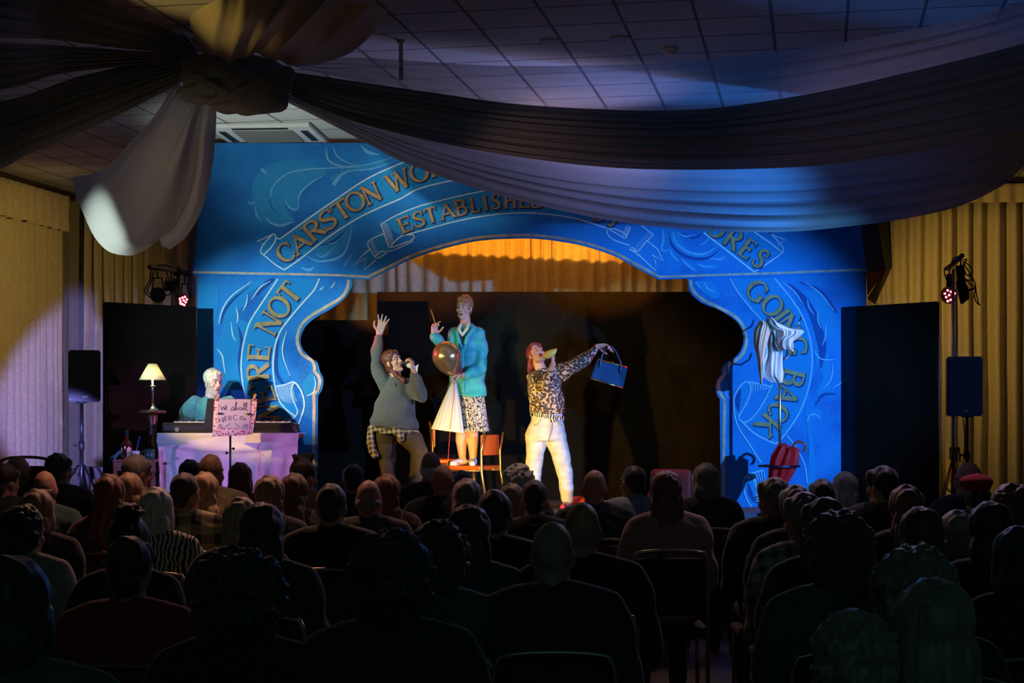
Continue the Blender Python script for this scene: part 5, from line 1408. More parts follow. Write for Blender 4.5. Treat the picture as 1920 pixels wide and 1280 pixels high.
# umbrella
um = empty('umbrella', tuple(P(1455, 920, YC-0.06))); tag(um, 'folded red umbrella with a curved handle leaning in the coat stand', 'umbrella')
top, tipp = P(1478, 842, YC-0.05), P(1444, 945, YC+0.02)
dU = (tipp-top).normalized()
def f_(bm):
    u, v = frame_from(dU)
    rings = []
    seg = 96
    for t, r in ((0.0, 0.030), (0.02, 0.075), (0.10, 0.098), (0.22, 0.085), (0.36, 0.055), (0.48, 0.02), (0.52, 0.008)):
        ring = []
        for k in range(seg):
            a = 2*math.pi*k/seg; rr = r*(1+0.30*math.cos(8*a)); tt = t-(0.045*max(0, math.cos(8*a)) if t < 0.03 else 0)
            ring.append(bm.verts.new(top+dU*tt+(u*math.cos(a)+v*math.sin(a)*0.8)*rr))
        rings.append(ring)
    for a, b in zip(rings, rings[1:]):
        for k in range(seg): bm.faces.new((a[k], a[(k+1) % seg], b[(k+1) % seg], b[k])).smooth = True
    bm.faces.new(rings[0][::-1]); bm.faces.new(rings[-1])
build('canopy', f_, mat('umbrella_red', (0.85, 0.004, 0.012), 0.6), um)
def f_(bm):
    pts = catmull([tuple(P(*q, YC-0.05)) for q in ((1477, 850), (1484, 840), (1492, 829), (1500, 828), (1508, 832), (1510, 840), (1505, 846))], 24)
    bm_tube(bm, [tuple(p) for p in pts], 0.011, 10)
build('handle', f_, mat('cane_handle', (0.40, 0.06, 0.03), 0.25), um)
# --- red vinyl stool, red cloth on the boards
YV = 14.1
v0 = P(1219, 930, YV); v1 = P(1297, 879, YV)
rv = empty('vinyl_chair', ((v0.x+v1.x)/2, YV, STG)); tag(rv, 'low red vinyl chair back with shiny metal side on the stage', 'chair')
ww, hh = v1.x-v0.x, v1.z-STG
def f_(bm): bm_box(bm, (0, 0, hh*0.62), (ww, 0.09, hh*0.76), bev=0.04)
build('backrest', f_, m_redv, rv, False)
def f_(bm): bm_box(bm, (0, 0.24, hh*0.40), (ww*0.94, 0.40, 0.08), bev=0.025)
build('seat', f_, m_redv, rv, False)
for x in (-ww/2+0.02, ww/2-0.02):
    for y in (0.0, 0.40):
        def f_(bm): bm_tube(bm, [(x, y, 0.0), (x, y, hh*0.36)], 0.012, 10)
        build('leg', f_, m_chrome, rv, False)
def f_(bm): bm_tube(bm, [(ww/2+0.006, -0.01, hh*0.25), (ww/2+0.010, -0.02, hh*0.55), (ww/2+0.004, -0.01, hh*0.9)], 0.012, 10)
build('side_rail', f_, m_chrome, rv, False)
def ground_cloth():
    B = Blob()
    rnd = random.Random(8)
    for k in range(26):
        t = k/25; x = 1078+138*t
        p = P(x, 0, 15.5+rnd.uniform(-0.12, 0.12)); p.z = STG+0.03
        B.ell(p, (0.07, 0.10, 0.03+0.055*math.exp(-((t-0.12)/0.12)**2)+0.03*rnd.random()), None, 2)
    return B.mesh('crumpled_cloth', 0.014, 3, 0.5, 0.03, (9, 9, 9), 2.0)
o = mesh_obj('crumpled_cloth', ground_cloth(), mat('orange_red_cloth', (0.75, 0.06, 0.012), 0.75)); recenter(o)
tag(o, 'crumpled orange-red cloth lying on the stage behind the leopard blouse', 'cloth')
def f_(bm): bm_box(bm, P(1130, 0, 14.2)*1.0+Vector((0, 0, STG+0.003-ZC-(785-0)*14.2/F)), (0.14, 0.20, 0.004), Matrix.Rotation(0.3, 3, 'Z'))  # thin white slab standing in for a patch of light on the boards
o = build('floor_light_patch', f_, m_white); recenter(o); o.location.z = STG+0.002; tag(o, 'white patch standing in for light on the stage floor', 'paper')

# --- tubular stage chairs
m_tube = mat('bronze_tube', (0.55, 0.38, 0.18), 0.3, 0.9)
def stage_chair(x, y, yaw, label, backs=True):
    t = empty('tubular_chair', (x, y, STG), yaw); t.scale = (1, 1, 0.885); tag(t, label, 'chair', 'tubular chairs under the woman in the teal coat')
    def f_(bm): bm_box(bm, (0, 0, 0.445), (0.40, 0.40, 0.045), bev=0.016)
    build('seat', f_, m_orange, t, False)
    def f_(bm):
        pr = None
        for k in range(9):
            u = -0.165+0.33*k/8; yy = -0.20-0.02*math.cos(u*9)
            p = [bm.verts.new((u, yy+s, z)) for s, z in ((0, 0.58), (0, 0.80), (0.025, 0.80), (0.025, 0.58))]
            if pr:
                for i in range(4): bm.faces.new((pr[i], p[i], p[(i+1) % 4], pr[(i+1) % 4]))
            else: bm.faces.new(p)
            pr = p
        bm.faces.new(pr[::-1])
        bmesh.ops.bevel(bm, geom=list(bm.edges), offset=0.006, segments=2, affect='EDGES')
    build('backrest', f_, m_orange, t, False)
    for s in (-1, 1):
        def f_(bm): bm_tube(bm, [(s*0.19, -0.27, 0.0), (s*0.19, -0.205, 0.40), (s*0.185, -0.20, 0.62), (s*0.185, -0.235, 0.83)], 0.012, 10)
        build('rear_leg', f_, m_tube, t, False)
        def f_(bm): bm_tube(bm, [(s*0.19, 0.23, 0.0), (s*0.19, 0.195, 0.41)], 0.012, 10)
        build('front_leg', f_, m_tube, t, False)
        def f_(bm): bm_tube(bm, [(s*0.19, 0.20, 0.415), (s*0.19, -0.21, 0.415)], 0.011, 10)
        build('side_rail', f_, m_tube, t, False)
    return t
YH = 15.4
stage_chair(P(886, 0, YH).x, YH+0.02, math.radians(62), 'tubular chair with orange vinyl back that the woman in teal stands on')
stage_chair(P(846, 0, YH).x, YH+0.47, math.radians(-87), 'second tubular chair to the side, its two back posts rising by the white bag').scale = (1, 1, 1)

# --- stacked red chairs at the far left
def hall_chair(x, y, z, label):
    t = empty('stacking_chair', (x, y, z)); tag(t, label, 'chair', 'red stacking chairs by the left curtain')
    def f_(bm): bm_box(bm, (0, 0, 0.44), (0.42, 0.42, 0.06), bev=0.02)
    build('seat', f_, m_redv, t, False)
    def f_(bm): bm_box(bm, (0, -0.21, 0.68), (0.36, 0.05, 0.28), bev=0.018)
    build('backrest', f_, m_redv, t, False)
    def f_(bm): bm_tube(bm, [tuple(p) for p in catmull([(-0.19, -0.20, 0.0), (-0.19, -0.22, 0.5), (-0.19, -0.23, 0.80), (-0.13, -0.23, 0.875), (0.13, -0.23, 0.875), (0.19, -0.23, 0.80), (0.19, -0.22, 0.5), (0.19, -0.20, 0.0)], 60)], 0.011, 8)
    build('back_frame', f_, m_tube, t, False)
    for s in (-1, 1):
        def f_(bm): bm_tube(bm, [(s*0.19, 0.2, 0.0), (s*0.19, 0.19, 0.42)], 0.011, 8)
        build('leg', f_, m_tube, t, False)
xx = P(67, 0, 11.8).x
hall_chair(xx, 11.8, 0.0, 'red stacking chair under another one by the left curtain')
hall_chair(xx, 11.8-0.02, 0.44, 'topmost red stacking chair with a bronze tube frame by the left curtain')

# ------------------------------------------------------------------ people
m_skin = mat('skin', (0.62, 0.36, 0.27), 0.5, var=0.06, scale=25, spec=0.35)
m_lip = mat('lips', (0.45, 0.10, 0.10), 0.4)
m_mouth = mat('mouth_inside', (0.06, 0.008, 0.01), 0.5)
m_tooth = mat('teeth', (0.8, 0.77, 0.7), 0.3)
m_eye = mat('eye_white', (0.75, 0.74, 0.72), 0.25)
m_iris = mat('iris_dark', (0.03, 0.02, 0.015), 0.2)

def head_R(f, u):
    f = Vector(f).normalized(); u = Vector(u)
    x = f.cross(u).normalized(); u = x.cross(f).normalized()
    return Matrix((x, f, u)).transposed()
def head_shape(B, c, R, k=0.9):
    """skull, jaw, nose, brow, lips and ears; +Y looks out of the face"""
    c = Vector(c)
    def q(*v): return c+R @ (Vector(v)*k)
    def E(v, r, rot=None): B.ell(q(*v), tuple(t*k for t in r), R if rot is None else R @ rot, 2)
    E((0, -0.012, 0.032), (0.076, 0.096, 0.104)); E((0, 0.022, -0.035), (0.062, 0.068, 0.082))
    B.cap(q(-0.040, 0.02, -0.075), 0.026*k, q(0, 0.062, -0.100), 0.024*k); B.cap(q(0.040, 0.02, -0.075), 0.026*k, q(0, 0.062, -0.100), 0.024*k)
    B.cap(q(0, 0.086, 0.020), 0.010*k, q(0, 0.106, -0.024), 0.0135*k); E((0.012, 0.094, -0.028), (0.010, 0.010, 0.009)); E((-0.012, 0.094, -0.028), (0.010, 0.010, 0.009))
    B.cap(q(-0.046, 0.070, 0.030), 0.013*k, q(-0.012, 0.083, 0.028), 0.012*k); B.cap(q(0.046, 0.070, 0.030), 0.013*k, q(0.012, 0.083, 0.028), 0.012*k)
    E((0.040, 0.060, -0.022), (0.026, 0.024, 0.024)); E((-0.040, 0.060, -0.022), (0.026, 0.024, 0.024))
    B.cap(q(-0.020, 0.082, -0.055), 0.008*k, q(0.020, 0.082, -0.055), 0.008*k)
    for s in (-1, 1):
        E((s*0.077, -0.006, -0.004), (0.010, 0.020, 0.032)); E((s*0.070, -0.002, -0.03), (0.012, 0.014, 0.016))
def face_parts(par, c, R, k=0.9, mouth='open', brow=None):
    c = Vector(c)
    def q(*v): return c+R @ (Vector(v)*k)
    for s in (-1, 1):
        def f_(bm): bm_ell(bm, q(s*0.031, 0.079, 0.008), (0.0145*k, 0.010*k, 0.0085*k), R)
        e = build('eye', f_, m_eye, par)
        def f_(bm): bm_ell(bm, q(s*0.031, 0.0875, 0.008), (0.0075*k, 0.004*k, 0.0078*k), R)
        build('iris', f_, m_iris, e)
        def f_(bm): bm_tube(bm, [q(s*0.014, 0.094, 0.026), q(s*0.032, 0.092, 0.033), q(s*0.050, 0.078, 0.027)], [0.0035*k, 0.004*k, 0.002*k], 6)
        build('eyebrow', f_, brow or mat('brow_brown', (0.10, 0.05, 0.03), 0.8), par)
    if mouth == 'open':
        h = 0.022
    elif mouth == 'talk': h = 0.010
    else: h = 0.004
    def f_(bm): bm_ell(bm, q(0, 0.080, -0.060), (0.024*k, 0.014*k, (h+0.008)*k), R)
    lp = build('lips', f_, m_lip, par)
    def f_(bm): bm_ell(bm, q(0, 0.087, -0.060), (0.019*k, 0.011*k, h*k), R)
    build('mouth', f_, m_mouth, lp)
    if h > 0.005:
        def f_(bm): bm_ell(bm, q(0, 0.092, -0.060+h*0.62), (0.014*k, 0.0065*k, 0.005*k), R)
        build('teeth', f_, m_tooth, lp)

def hand_shape(B, wrist, d, n, thumb, curl=0.3, k=1.0, spread=0.12, curls=None):
    """palm, four unequal bent fingers and a thumb; d = wrist to knuckles, n = way the palm faces, thumb = +-1 side"""
    w = Vector(wrist); d = Vector(d).normalized(); n = Vector(n); n = (n-d*n.dot(d)).normalized(); s = d.cross(n)*thumb
    for o in (-0.026, -0.009, 0.009, 0.026):
        B.cap(w+s*o*0.7*k, 0.016*k, w+d*0.080*k+s*o*k, 0.0135*k)
    for i, (o, L) in enumerate(((0.030, 0.92), (0.010, 1.0), (-0.010, 0.94), (-0.029, 0.76))):
        c = (curls[i] if curls else curl)
        p = w+d*0.084*k+s*o*k; a = 0.15+c*0.6
        r = 0.0098*k
        for L0 in (0.044, 0.029, 0.022):
            e = (d*math.cos(a)+n*math.sin(a)+s*(o/0.03)*spread).normalized()
            p2 = p+e*L0*L*k; B.cap(p, r, p2, r*0.93, seg=10); p = p2; r *= 0.93; a += c*1.0
    p = w+d*0.022*k+s*0.030*k; r = 0.0125*k
    for L0, e in ((0.040, d*0.55+s*0.75+n*0.25), (0.032, d*0.8+s*0.35+n*(0.3+0.5*curl)), (0.024, d*0.85+s*0.05+n*(0.3+0.7*curl))):
        p2 = p+e.normalized()*L0*k; B.cap(p, r, p2, r*0.9, seg=10); p = p2; r *= 0.9

def leopard():
    m = bpy.data.materials.new('leopard_print'); m.use_nodes = True
    N, L, b = nodes_of(m)
    tc = N.new('ShaderNodeTexCoord'); nz = N.new('ShaderNodeTexNoise'); nz.inputs['Scale'].default_value = 40
    ad = N.new('ShaderNodeMix'); ad.data_type = 'RGBA'; ad.inputs['Factor'].default_value = 0.018
    L.new(tc.outputs['Object'], nz.inputs[0]); L.new(tc.outputs['Object'], ad.inputs['A']); L.new(nz.outputs['Color'], ad.inputs['B'])
    vo = N.new('ShaderNodeTexVoronoi'); vo.inputs['Scale'].default_value = 44
    L.new(ad.outputs['Result'], vo.inputs['Vector'])
    rp = N.new('ShaderNodeValToRGB'); rp.color_ramp.interpolation = 'CONSTANT'
    e = rp.color_ramp.elements; e[0].color = (0.30, 0.16, 0.08, 1); e[1].position = 0.20; e[1].color = (0.018, 0.012, 0.012, 1)
    x = e.new(0.58); x.color = (0.50, 0.38, 0.30, 1)
    L.new(vo.outputs['Distance'], rp.inputs[0]); L.new(rp.outputs[0], b.inputs['Base Color']); b.inputs['Roughness'].default_value = 0.6
    return m
def spots_mat(name, c0, c1, c2, scale):
    m = bpy.data.materials.new(name); m.use_nodes = True
    N, L, b = nodes_of(m)
    tc = N.new('ShaderNodeTexCoord'); nz = N.new('ShaderNodeTexNoise'); nz.inputs['Scale'].default_value = scale; nz.inputs['Detail'].default_value = 3
    L.new(tc.outputs['Object'], nz.inputs[0])
    rp = N.new('ShaderNodeValToRGB'); rp.color_ramp.interpolation = 'CONSTANT'
    e = rp.color_ramp.elements; e[0].color = (*c0, 1); e[1].position = 0.47; e[1].color = (*c1, 1)
    x = e.new(0.58); x.color = (*c2, 1)
    L.new(nz.outputs['Fac'], rp.inputs[0]); L.new(rp.outputs[0], b.inputs['Base Color']); b.inputs['Roughness'].default_value = 0.75
    return m
def check_mat(name, ca, cb, scale, cc=None):
    m = bpy.data.materials.new(name); m.use_nodes = True
    N, L, b = nodes_of(m)
    tc = N.new('ShaderNodeTexCoord'); mp = N.new('ShaderNodeMapping'); mp.inputs['Rotation'].default_value = (0.2, 0.1, 0.1)
    L.new(tc.outputs['Object'], mp.inputs[0])
    sx = N.new('ShaderNodeSeparateXYZ'); L.new(mp.outputs[0], sx.inputs[0])
    def wv(o):
        a = N.new('ShaderNodeMath'); a.operation = 'MULTIPLY'; a.inputs[1].default_value = scale; L.new(o, a.inputs[0])
        f = N.new('ShaderNodeMath'); f.operation = 'FRACT'; L.new(a.outputs[0], f.inputs[0])
        g = N.new('ShaderNodeMath'); g.operation = 'GREATER_THAN'; g.inputs[1].default_value = 0.55; L.new(f.outputs[0], g.inputs[0]); return g
    a, c = wv(sx.outputs[0]), wv(sx.outputs[2])
    s = N.new('ShaderNodeMath'); s.operation = 'ADD'; L.new(a.outputs[0], s.inputs[0]); L.new(c.outputs[0], s.inputs[1])
    h = N.new('ShaderNodeMath'); h.operation = 'MULTIPLY'; h.inputs[1].default_value = 0.5; L.new(s.outputs[0], h.inputs[0])
    mx = N.new('ShaderNodeMix'); mx.data_type = 'RGBA'; mx.inputs['A'].default_value = (*ca, 1); mx.inputs['B'].default_value = (*cb, 1)
    L.new(h.outputs[0], mx.inputs['Factor']); L.new(mx.outputs['Result'], b.inputs['Base Color']); b.inputs['Roughness'].default_value = 0.85
    return m
def zebra_mat():
    m = bpy.data.materials.new('zebra_print'); m.use_nodes = True
    N, L, b = nodes_of(m)
    tc = N.new('ShaderNodeTexCoord'); wv = N.new('ShaderNodeTexWave'); wv.inputs['Scale'].default_value = 14; wv.inputs['Distortion'].default_value = 7; wv.inputs['Detail Scale'].default_value = 1.2
    L.new(tc.outputs['Object'], wv.inputs[0]); rp = N.new('ShaderNodeValToRGB'); rp.color_ramp.interpolation = 'CONSTANT'
    rp.color_ramp.elements[0].color = (0.02, 0.018, 0.015, 1); rp.color_ramp.elements[1].position = 0.5; rp.color_ramp.elements[1].color = (0.7, 0.62, 0.5, 1)
    L.new(wv.outputs['Fac'], rp.inputs[0]); L.new(rp.outputs[0], b.inputs['Base Color']); b.inputs['Roughness'].default_value = 0.8
    return m
m_leo = leopard(); m_zeb = zebra_mat()
m_denim = mat('pale_denim', (0.52, 0.54, 0.56), 0.85, var=0.16, scale=14, bump=0.3, bscale=10, stretch=(1.0, 1.0, 1.5))
m_jumper = mat('charcoal_wool', (0.10, 0.105, 0.10), 0.95, var=0.22, scale=110, bump=0.4, bscale=150, sheen=0.4)
m_trous = mat('brown_trousers', (0.085, 0.058, 0.036), 0.8, var=0.1, scale=10)
m_coat = mat('teal_coat', (0.035, 0.40, 0.42), 0.6, var=0.08, scale=8, bump=0.9, bscale=9, stretch=(1.4, 1.4, 0.6))
m_green = mat('green_knit', (0.07, 0.25, 0.24), 0.95, var=0.3, scale=60, bump=0.8, bscale=70, sheen=0.3)
m_hair_b = mat('hair_sandy', (0.34, 0.13, 0.05), 0.5, var=0.35, scale=30, stretch=(3, 3, 0.6), bump=0.3)
m_hair_r = mat('hair_auburn', (0.13, 0.03, 0.02), 0.5, var=0.35, scale=30, stretch=(3, 3, 0.6), bump=0.3)
m_hair_y = mat('hair_blonde', (0.72, 0.60, 0.42), 0.5, var=0.2, scale=30, stretch=(3, 3, 0.6), bump=0.3)
m_shoe_w = mat('white_trainers', (0.78, 0.77, 0.76), 0.5)
m_shoe_b = mat('brown_boots', (0.10, 0.05, 0.03), 0.4)
m_plaid = check_mat('plaid_shirt', (0.55, 0.45, 0.28), (0.03, 0.025, 0.02), 22)

def part(name, me, m, par): return mesh_obj(name, me, m, par)
def person(me, label, group=None, m=None):
    o = mesh_obj('person', me, m or m_skin)
    recenter(o); tag(o, label, 'person', group); return o

# ---- singer in the charcoal jumper
Y0 = 15.2
def p(x, y, dy=0.0): return P(x, y, Y0+dy)
hc = p(737, 679, -0.02); HR = head_R((0.72, -0.58, 0.30), (-0.28, -0.12, 0.95))
B = Blob(); head_shape(B, hc, HR)
B.cap(p(741, 694), 0.05, p(742, 716), 0.056); B.cap(p(743, 725), 0.10, p(741, 800), 0.12, flat=((0, 1, 0), 0.75))
B.cap(p(720, 722), 0.045, p(703, 682, -0.03), 0.036); B.cap(p(703, 682, -0.03), 0.036, p(711, 627, -0.02), 0.027)
hand_shape(B, p(711.5, 624, -0.02), (0.28, 0, 1), (0.1, -1, 0), -1, 0.10, 1.0, 0.34)
B.cap(p(768, 723), 0.045, p(791, 742, -0.14), 0.038); B.cap(p(791, 742, -0.14), 0.036, p(775, 693, -0.22), 0.027)
hand_shape(B, p(774.5, 694, -0.22), (-0.1, -0.15, 1), (-1, 0.2, 0.3), -1, 1.0, 0.95, 0.05)
B.cap(p(727, 815), 0.09, p(726, 872), 0.06); B.cap(p(726, 872), 0.055, p(731, 940), 0.04); B.cap(p(757, 815), 0.09, p(786, 846, -0.15), 0.06); B.cap(p(786, 846, -0.15), 0.055, p(774, 930, 0.0), 0.04)
B.cap(p(731, 944), 0.035, p(735, 948, -0.12), 0.03); B.cap(p(774, 934), 0.035, p(766, 946, -0.12), 0.03)
wA = person(B.mesh('person', 0.0052, 2), 'singer in a charcoal jumper with one arm flung straight up')
face_parts(wA, hc, HR, 0.9, 'open')
B = Blob()
B.loft([(p(741, 803), 0.225, 0.165, 0, (0.12, 0, 1)), (p(739, 790), 0.228, 0.17), (p(740, 765), 0.20, 0.155), (p(743, 740), 0.168, 0.135), (p(744, 722), 0.145, 0.115), (p(744, 712), 0.095, 0.085), (p(743, 706), 0.07, 0.065)])
B.cap(p(724, 726), 0.075, p(714, 706, -0.02), 0.062); B.cap(p(714, 706, -0.02), 0.062, p(704, 682, -0.03), 0.057); B.cap(p(704, 682, -0.03), 0.057, p(706, 655, -0.02), 0.042); B.cap(p(706, 655, -0.02), 0.043, p(710, 634, -0.02), 0.035)
B.cap(p(765, 724), 0.08, p(789, 741, -0.13), 0.072); B.cap(p(790, 742, -0.14), 0.070, p(778, 712, -0.2), 0.060); B.cap(p(778, 712, -0.2), 0.058, p(774, 702, -0.22), 0.044)
jm = part('jumper', B.mesh('jumper', 0.009, 5, 0.5, 0.026, (6, 6, 9), 1.0), m_jumper, wA)
B = Blob()
B.cap(p(724, 806), 0.115, p(724, 840), 0.096); B.cap(p(724, 840), 0.096, p(726, 873), 0.076); B.cap(p(726, 872), 0.076, p(731, 942), 0.052)
B.cap(p(757, 806), 0.115, p(775, 828, -0.10), 0.098); B.cap(p(775, 828, -0.10), 0.098, p(786, 846, -0.15), 0.078); B.cap(p(786, 847, -0.15), 0.078, p(775, 928, 0.0), 0.050)
B.cap(p(733, 800), 0.12, p(750, 800), 0.12)
part('trousers', B.mesh('trousers', 0.010, 4, 0.5, 0.014, (14, 14, 14), 2.0), m_trous, wA)
B = Blob()
for a, b, c_ in ((p(731, 945, 0.02), p(738, 950, -0.17), 0.042), (p(774, 936, 0.02), p(766, 950, -0.15), 0.040)):
    B.cap(a, 0.052, (a+b)/2, 0.046); B.cap((a+b)/2, 0.044, b, 0.034)
part('boots', B.mesh('boots', 0.009, 3), m_shoe_b, wA)
B = Blob()
for pts, r in (([(698, 800, -0.05), (695, 822, -0.06), (698, 840, -0.07), (703, 853, -0.08)], 0.034), ([(696, 803, 0), (693, 830, 0), (696, 846, 0)], 0.03), ([(742, 807, -0.17), (750, 812, -0.17), (751, 821, -0.17)], 0.036), ([(784, 812, -0.08), (789, 822, -0.08), (792, 831, -0.08)], 0.022), ([(700, 803, -0.08), (720, 809, -0.15), (742, 808, -0.17), (765, 810, -0.15), (783, 811, -0.08)], 0.022)):
    for a, b in zip(pts, pts[1:]): B.cap(p(*a), r, p(*b), r*1.05)
part('tied_shirt', B.mesh('tied_shirt', 0.009, 2, 0.5, 0.012, (20, 20, 20), 5.0), m_plaid, wA)['label'] = 'plaid shirt tied round the waist'
B = Blob(); q = lambda *v: hc+HR @ (Vector(v)*0.9)
B.ell(q(0, -0.030, 0.052), (0.078, 0.086, 0.088), HR, 3); B.ell(q(-0.055, -0.03, -0.01), (0.026, 0.055, 0.07), HR); B.ell(q(0.055, -0.03, -0.01), (0.026, 0.055, 0.07), HR)
B.cap(q(0, -0.08, 0.0), 0.055, p(733, 704, 0.03), 0.045); B.cap(p(733, 704, 0.03), 0.045, p(741, 722, -0.10), 0.022); B.cap(q(0.05, -0.05, -0.03), 0.028, p(757, 714, -0.09), 0.022); B.cap(q(-0.03, 0.062, 0.095), 0.02, q(-0.062, 0.04, 0.03), 0.018); B.cap(q(0.03, 0.062, 0.095), 0.02, q(0.062, 0.04, 0.03), 0.018)
part('hair', B.mesh('hair', 0.008, 3, 0.5, 0.010, (30, 30, 9), 3.0), m_hair_r, wA)
mic = empty('microphone', tuple(p(757, 680, -0.20))); tag(mic, 'black-headed microphone with a white flared end held to the mouth by the singer in charcoal', 'microphone')
def f_(bm): bm_ell(bm, p(759, 680, -0.21), (0.030, 0.028, 0.027)); bm_tube(bm, [p(760, 681, -0.21), p(766, 684, -0.215)], [0.024, 0.022], 14)
build('head', f_, m_dark, mic)
def f_(bm): bm_tube(bm, [p(764, 683, -0.215), p(770, 686, -0.22), p(779, 689, -0.23)], [0.023, 0.025, 0.013], 14)
build('body', f_, mat('silvery_white', (0.70, 0.75, 0.85), 0.3), mic)
def f_(bm):
    a = [p(777, 688, -0.23), p(785, 682, -0.235), p(783, 690, -0.235), p(783, 698, -0.235), p(777, 691, -0.23)]
    f = [bm.verts.new(v) for v in a]; g = [bm.verts.new(v+Vector((0, 0.008, 0))) for v in a]
    bm.faces.new(f); bm.faces.new(g[::-1])
    for i in range(5): bm.faces.new((f[i], f[(i+1) % 5], g[(i+1) % 5], g[i]))
build('flared_end', f_, m_white, mic)

# ---- woman in the teal coat on the chair
Y0 = 15.4
hc = p(870.5, 578, 0); HR = head_R((-0.38, -0.92, -0.02), (0.03, 0, 1))
B = Blob(); head_shape(B, hc, HR)
B.cap(p(872, 594), 0.048, p(873, 616), 0.055); B.cap(p(875, 630), 0.10, p(875, 735), 0.12, flat=((0, 1, 0), 0.75))
B.cap(p(852, 626), 0.045, p(842, 664, -0.08), 0.038); B.cap(p(842, 664, -0.08), 0.036, p(814, 626, -0.14), 0.026)
hand_shape(B, p(814.5, 628, -0.14), (0.02, 0.0, 1), (0.5, -0.8, 0), 1, 0.95, 0.95, 0.03, [0.55, 0.95, 1.1, 1.1])
B.cap(p(899, 626), 0.045, p(901, 690, -0.08), 0.038); B.cap(p(901, 690, -0.08), 0.036, p(868, 704, -0.25), 0.027)
hand_shape(B, p(869, 704, -0.26), (-1, -0.15, -0.10), (-0.2, -0.2, -0.9), 1, 0.95, 0.95, 0.03)
for x0, x1, x2 in ((866, 865, 867), (886, 886.5, 887)):
    B.cap(p(x0, 745), 0.085, p(x1, 806, -0.02), 0.060); B.cap(p(x1, 806, -0.02), 0.053, p(x1, 826, 0.0), 0.055); B.cap(p(x1, 826, 0.0), 0.055, p(x2, 857, 0.01), 0.036); B.cap(p(x2, 857, 0.01), 0.036, p(x2, 867, 0.01), 0.036)
B.cap(p(867, 867), 0.03, p(854, 869, -0.12), 0.026); B.cap(p(887, 867), 0.03, p(886, 869, -0.16), 0.026)
wB = person(B.mesh('person', 0.0052, 2), 'woman in a teal coat standing on a chair with gold balloon and bag')
face_parts(wB, hc, HR, 0.9, 'talk')
B = Blob()
B.loft([(p(875, 743), 0.190, 0.145), (p(876, 728), 0.186, 0.14), (p(876, 700), 0.172, 0.13), (p(877, 670), 0.158, 0.12), (p(877, 645), 0.152, 0.112), (p(876.5, 628), 0.140, 0.100), (p(876, 619), 0.105, 0.085), (p(875, 611), 0.066, 0.062)])
B.cap(p(853, 626), 0.066, p(843, 662, -0.08), 0.060); B.cap(p(843, 663, -0.08), 0.058, p(820, 636, -0.13), 0.052); B.cap(p(820, 636, -0.13), 0.050, p(816, 632, -0.135), 0.050)
B.cap(p(898, 627), 0.068, p(901, 660, -0.04), 0.064); B.cap(p(901, 660, -0.04), 0.064, p(900, 690, -0.08), 0.062); B.cap(p(900, 690, -0.08), 0.058, p(876, 703, -0.23), 0.047)
ct = part('coat', B.mesh('coat', 0.009, 4, 0.5, 0.022, (7, 7, 11), 7.0), m_coat, wB)
B = Blob()   # turned-back collar and lapels, pocket flap, cuff strap
for pts in ([(884, 609, 0.0), (887, 617, -0.10), (876, 632, -0.125), (870, 655, -0.135)], [(862, 612, -0.02), (857, 622, -0.10), (860, 636, -0.115), (866, 655, -0.132)], [(866, 655, -0.134), (868, 700, -0.142), (868, 735, -0.148)]):
    for a, b in zip(pts, pts[1:]): B.cap(p(*a), 0.020, p(*b), 0.018)
B.cap(p(893, 701, -0.115), 0.014, p(905, 697, -0.09), 0.014)
part('lapels', B.mesh('lapels', 0.007, 2), m_coat, ct)
B = Blob()
for pts in ([(864, 609, -0.055), (861, 617, -0.10), (864, 624, -0.12)], [(878, 607, -0.06), (876, 616, -0.105), (867, 628, -0.125)]):
    for a, b in zip(pts, pts[1:]): B.cap(p(*a), 0.017, p(*b), 0.014)
part('shirt_collar', B.mesh('shirt_collar', 0.006, 2), mat('cream_blouse', (0.70, 0.66, 0.50), 0.8), wB)['label'] = 'cream blouse collar'
B = Blob()
B.cap(p(864, 626, -0.105), 0.016, p(866, 645, -0.118), 0.010); B.cap(p(868, 628, -0.106), 0.014, p(866, 645, -0.118), 0.010)
part('vest', B.mesh('vest', 0.006, 2), mat('black_knit', (0.015, 0.014, 0.016), 0.9), wB)
def skirt():
    nu, nv = 150, 24
    V = np.zeros((nu, nv+1, 3))
    for i in range(nu):
        a = 2*math.pi*i/nu
        for j in range(nv+1):
            t = j/nv; c = p(880+9*t*0.8, 738+71*t, 0)
            pl = 1+0.055*math.sin(a*26)*(0.3+t)
            V[i, j] = (c.x+math.cos(a)*(0.140+0.006*t)*pl*(0.98 if t < 0.9 else 1.0), c.y+math.sin(a)*(0.120+0.014*t)*pl, c.z+0.008*math.sin(a*26+1)*t)
    return grid_mesh('skirt', V, nu, nv+1, True)
o = part('skirt', skirt(), spots_mat('floral_print', (0.02, 0.02, 0.025), (0.62, 0.58, 0.55), (0.30, 0.32, 0.25), 55), wB); solidify(o, 0.004)
B = Blob()
for a, b in ((p(869, 865, 0.03), p(848, 869.5, -0.15)), (p(887, 865, 0.03), p(885.5, 869.5, -0.20))):
    d = (b-a); B.cap(a, 0.041, a+d*0.5, 0.038); B.cap(a+d*0.5, 0.038, b, 0.030)
me = B.mesh('shoes', 0.008, 3)
zmin = STG+0.4675*0.885+0.001
for v in me.vertices: v.co.z = max(v.co.z, zmin)
part('shoes', me, m_shoe_w, wB)
B = Blob(); q = lambda *v: hc+HR @ (Vector(v)*0.9)
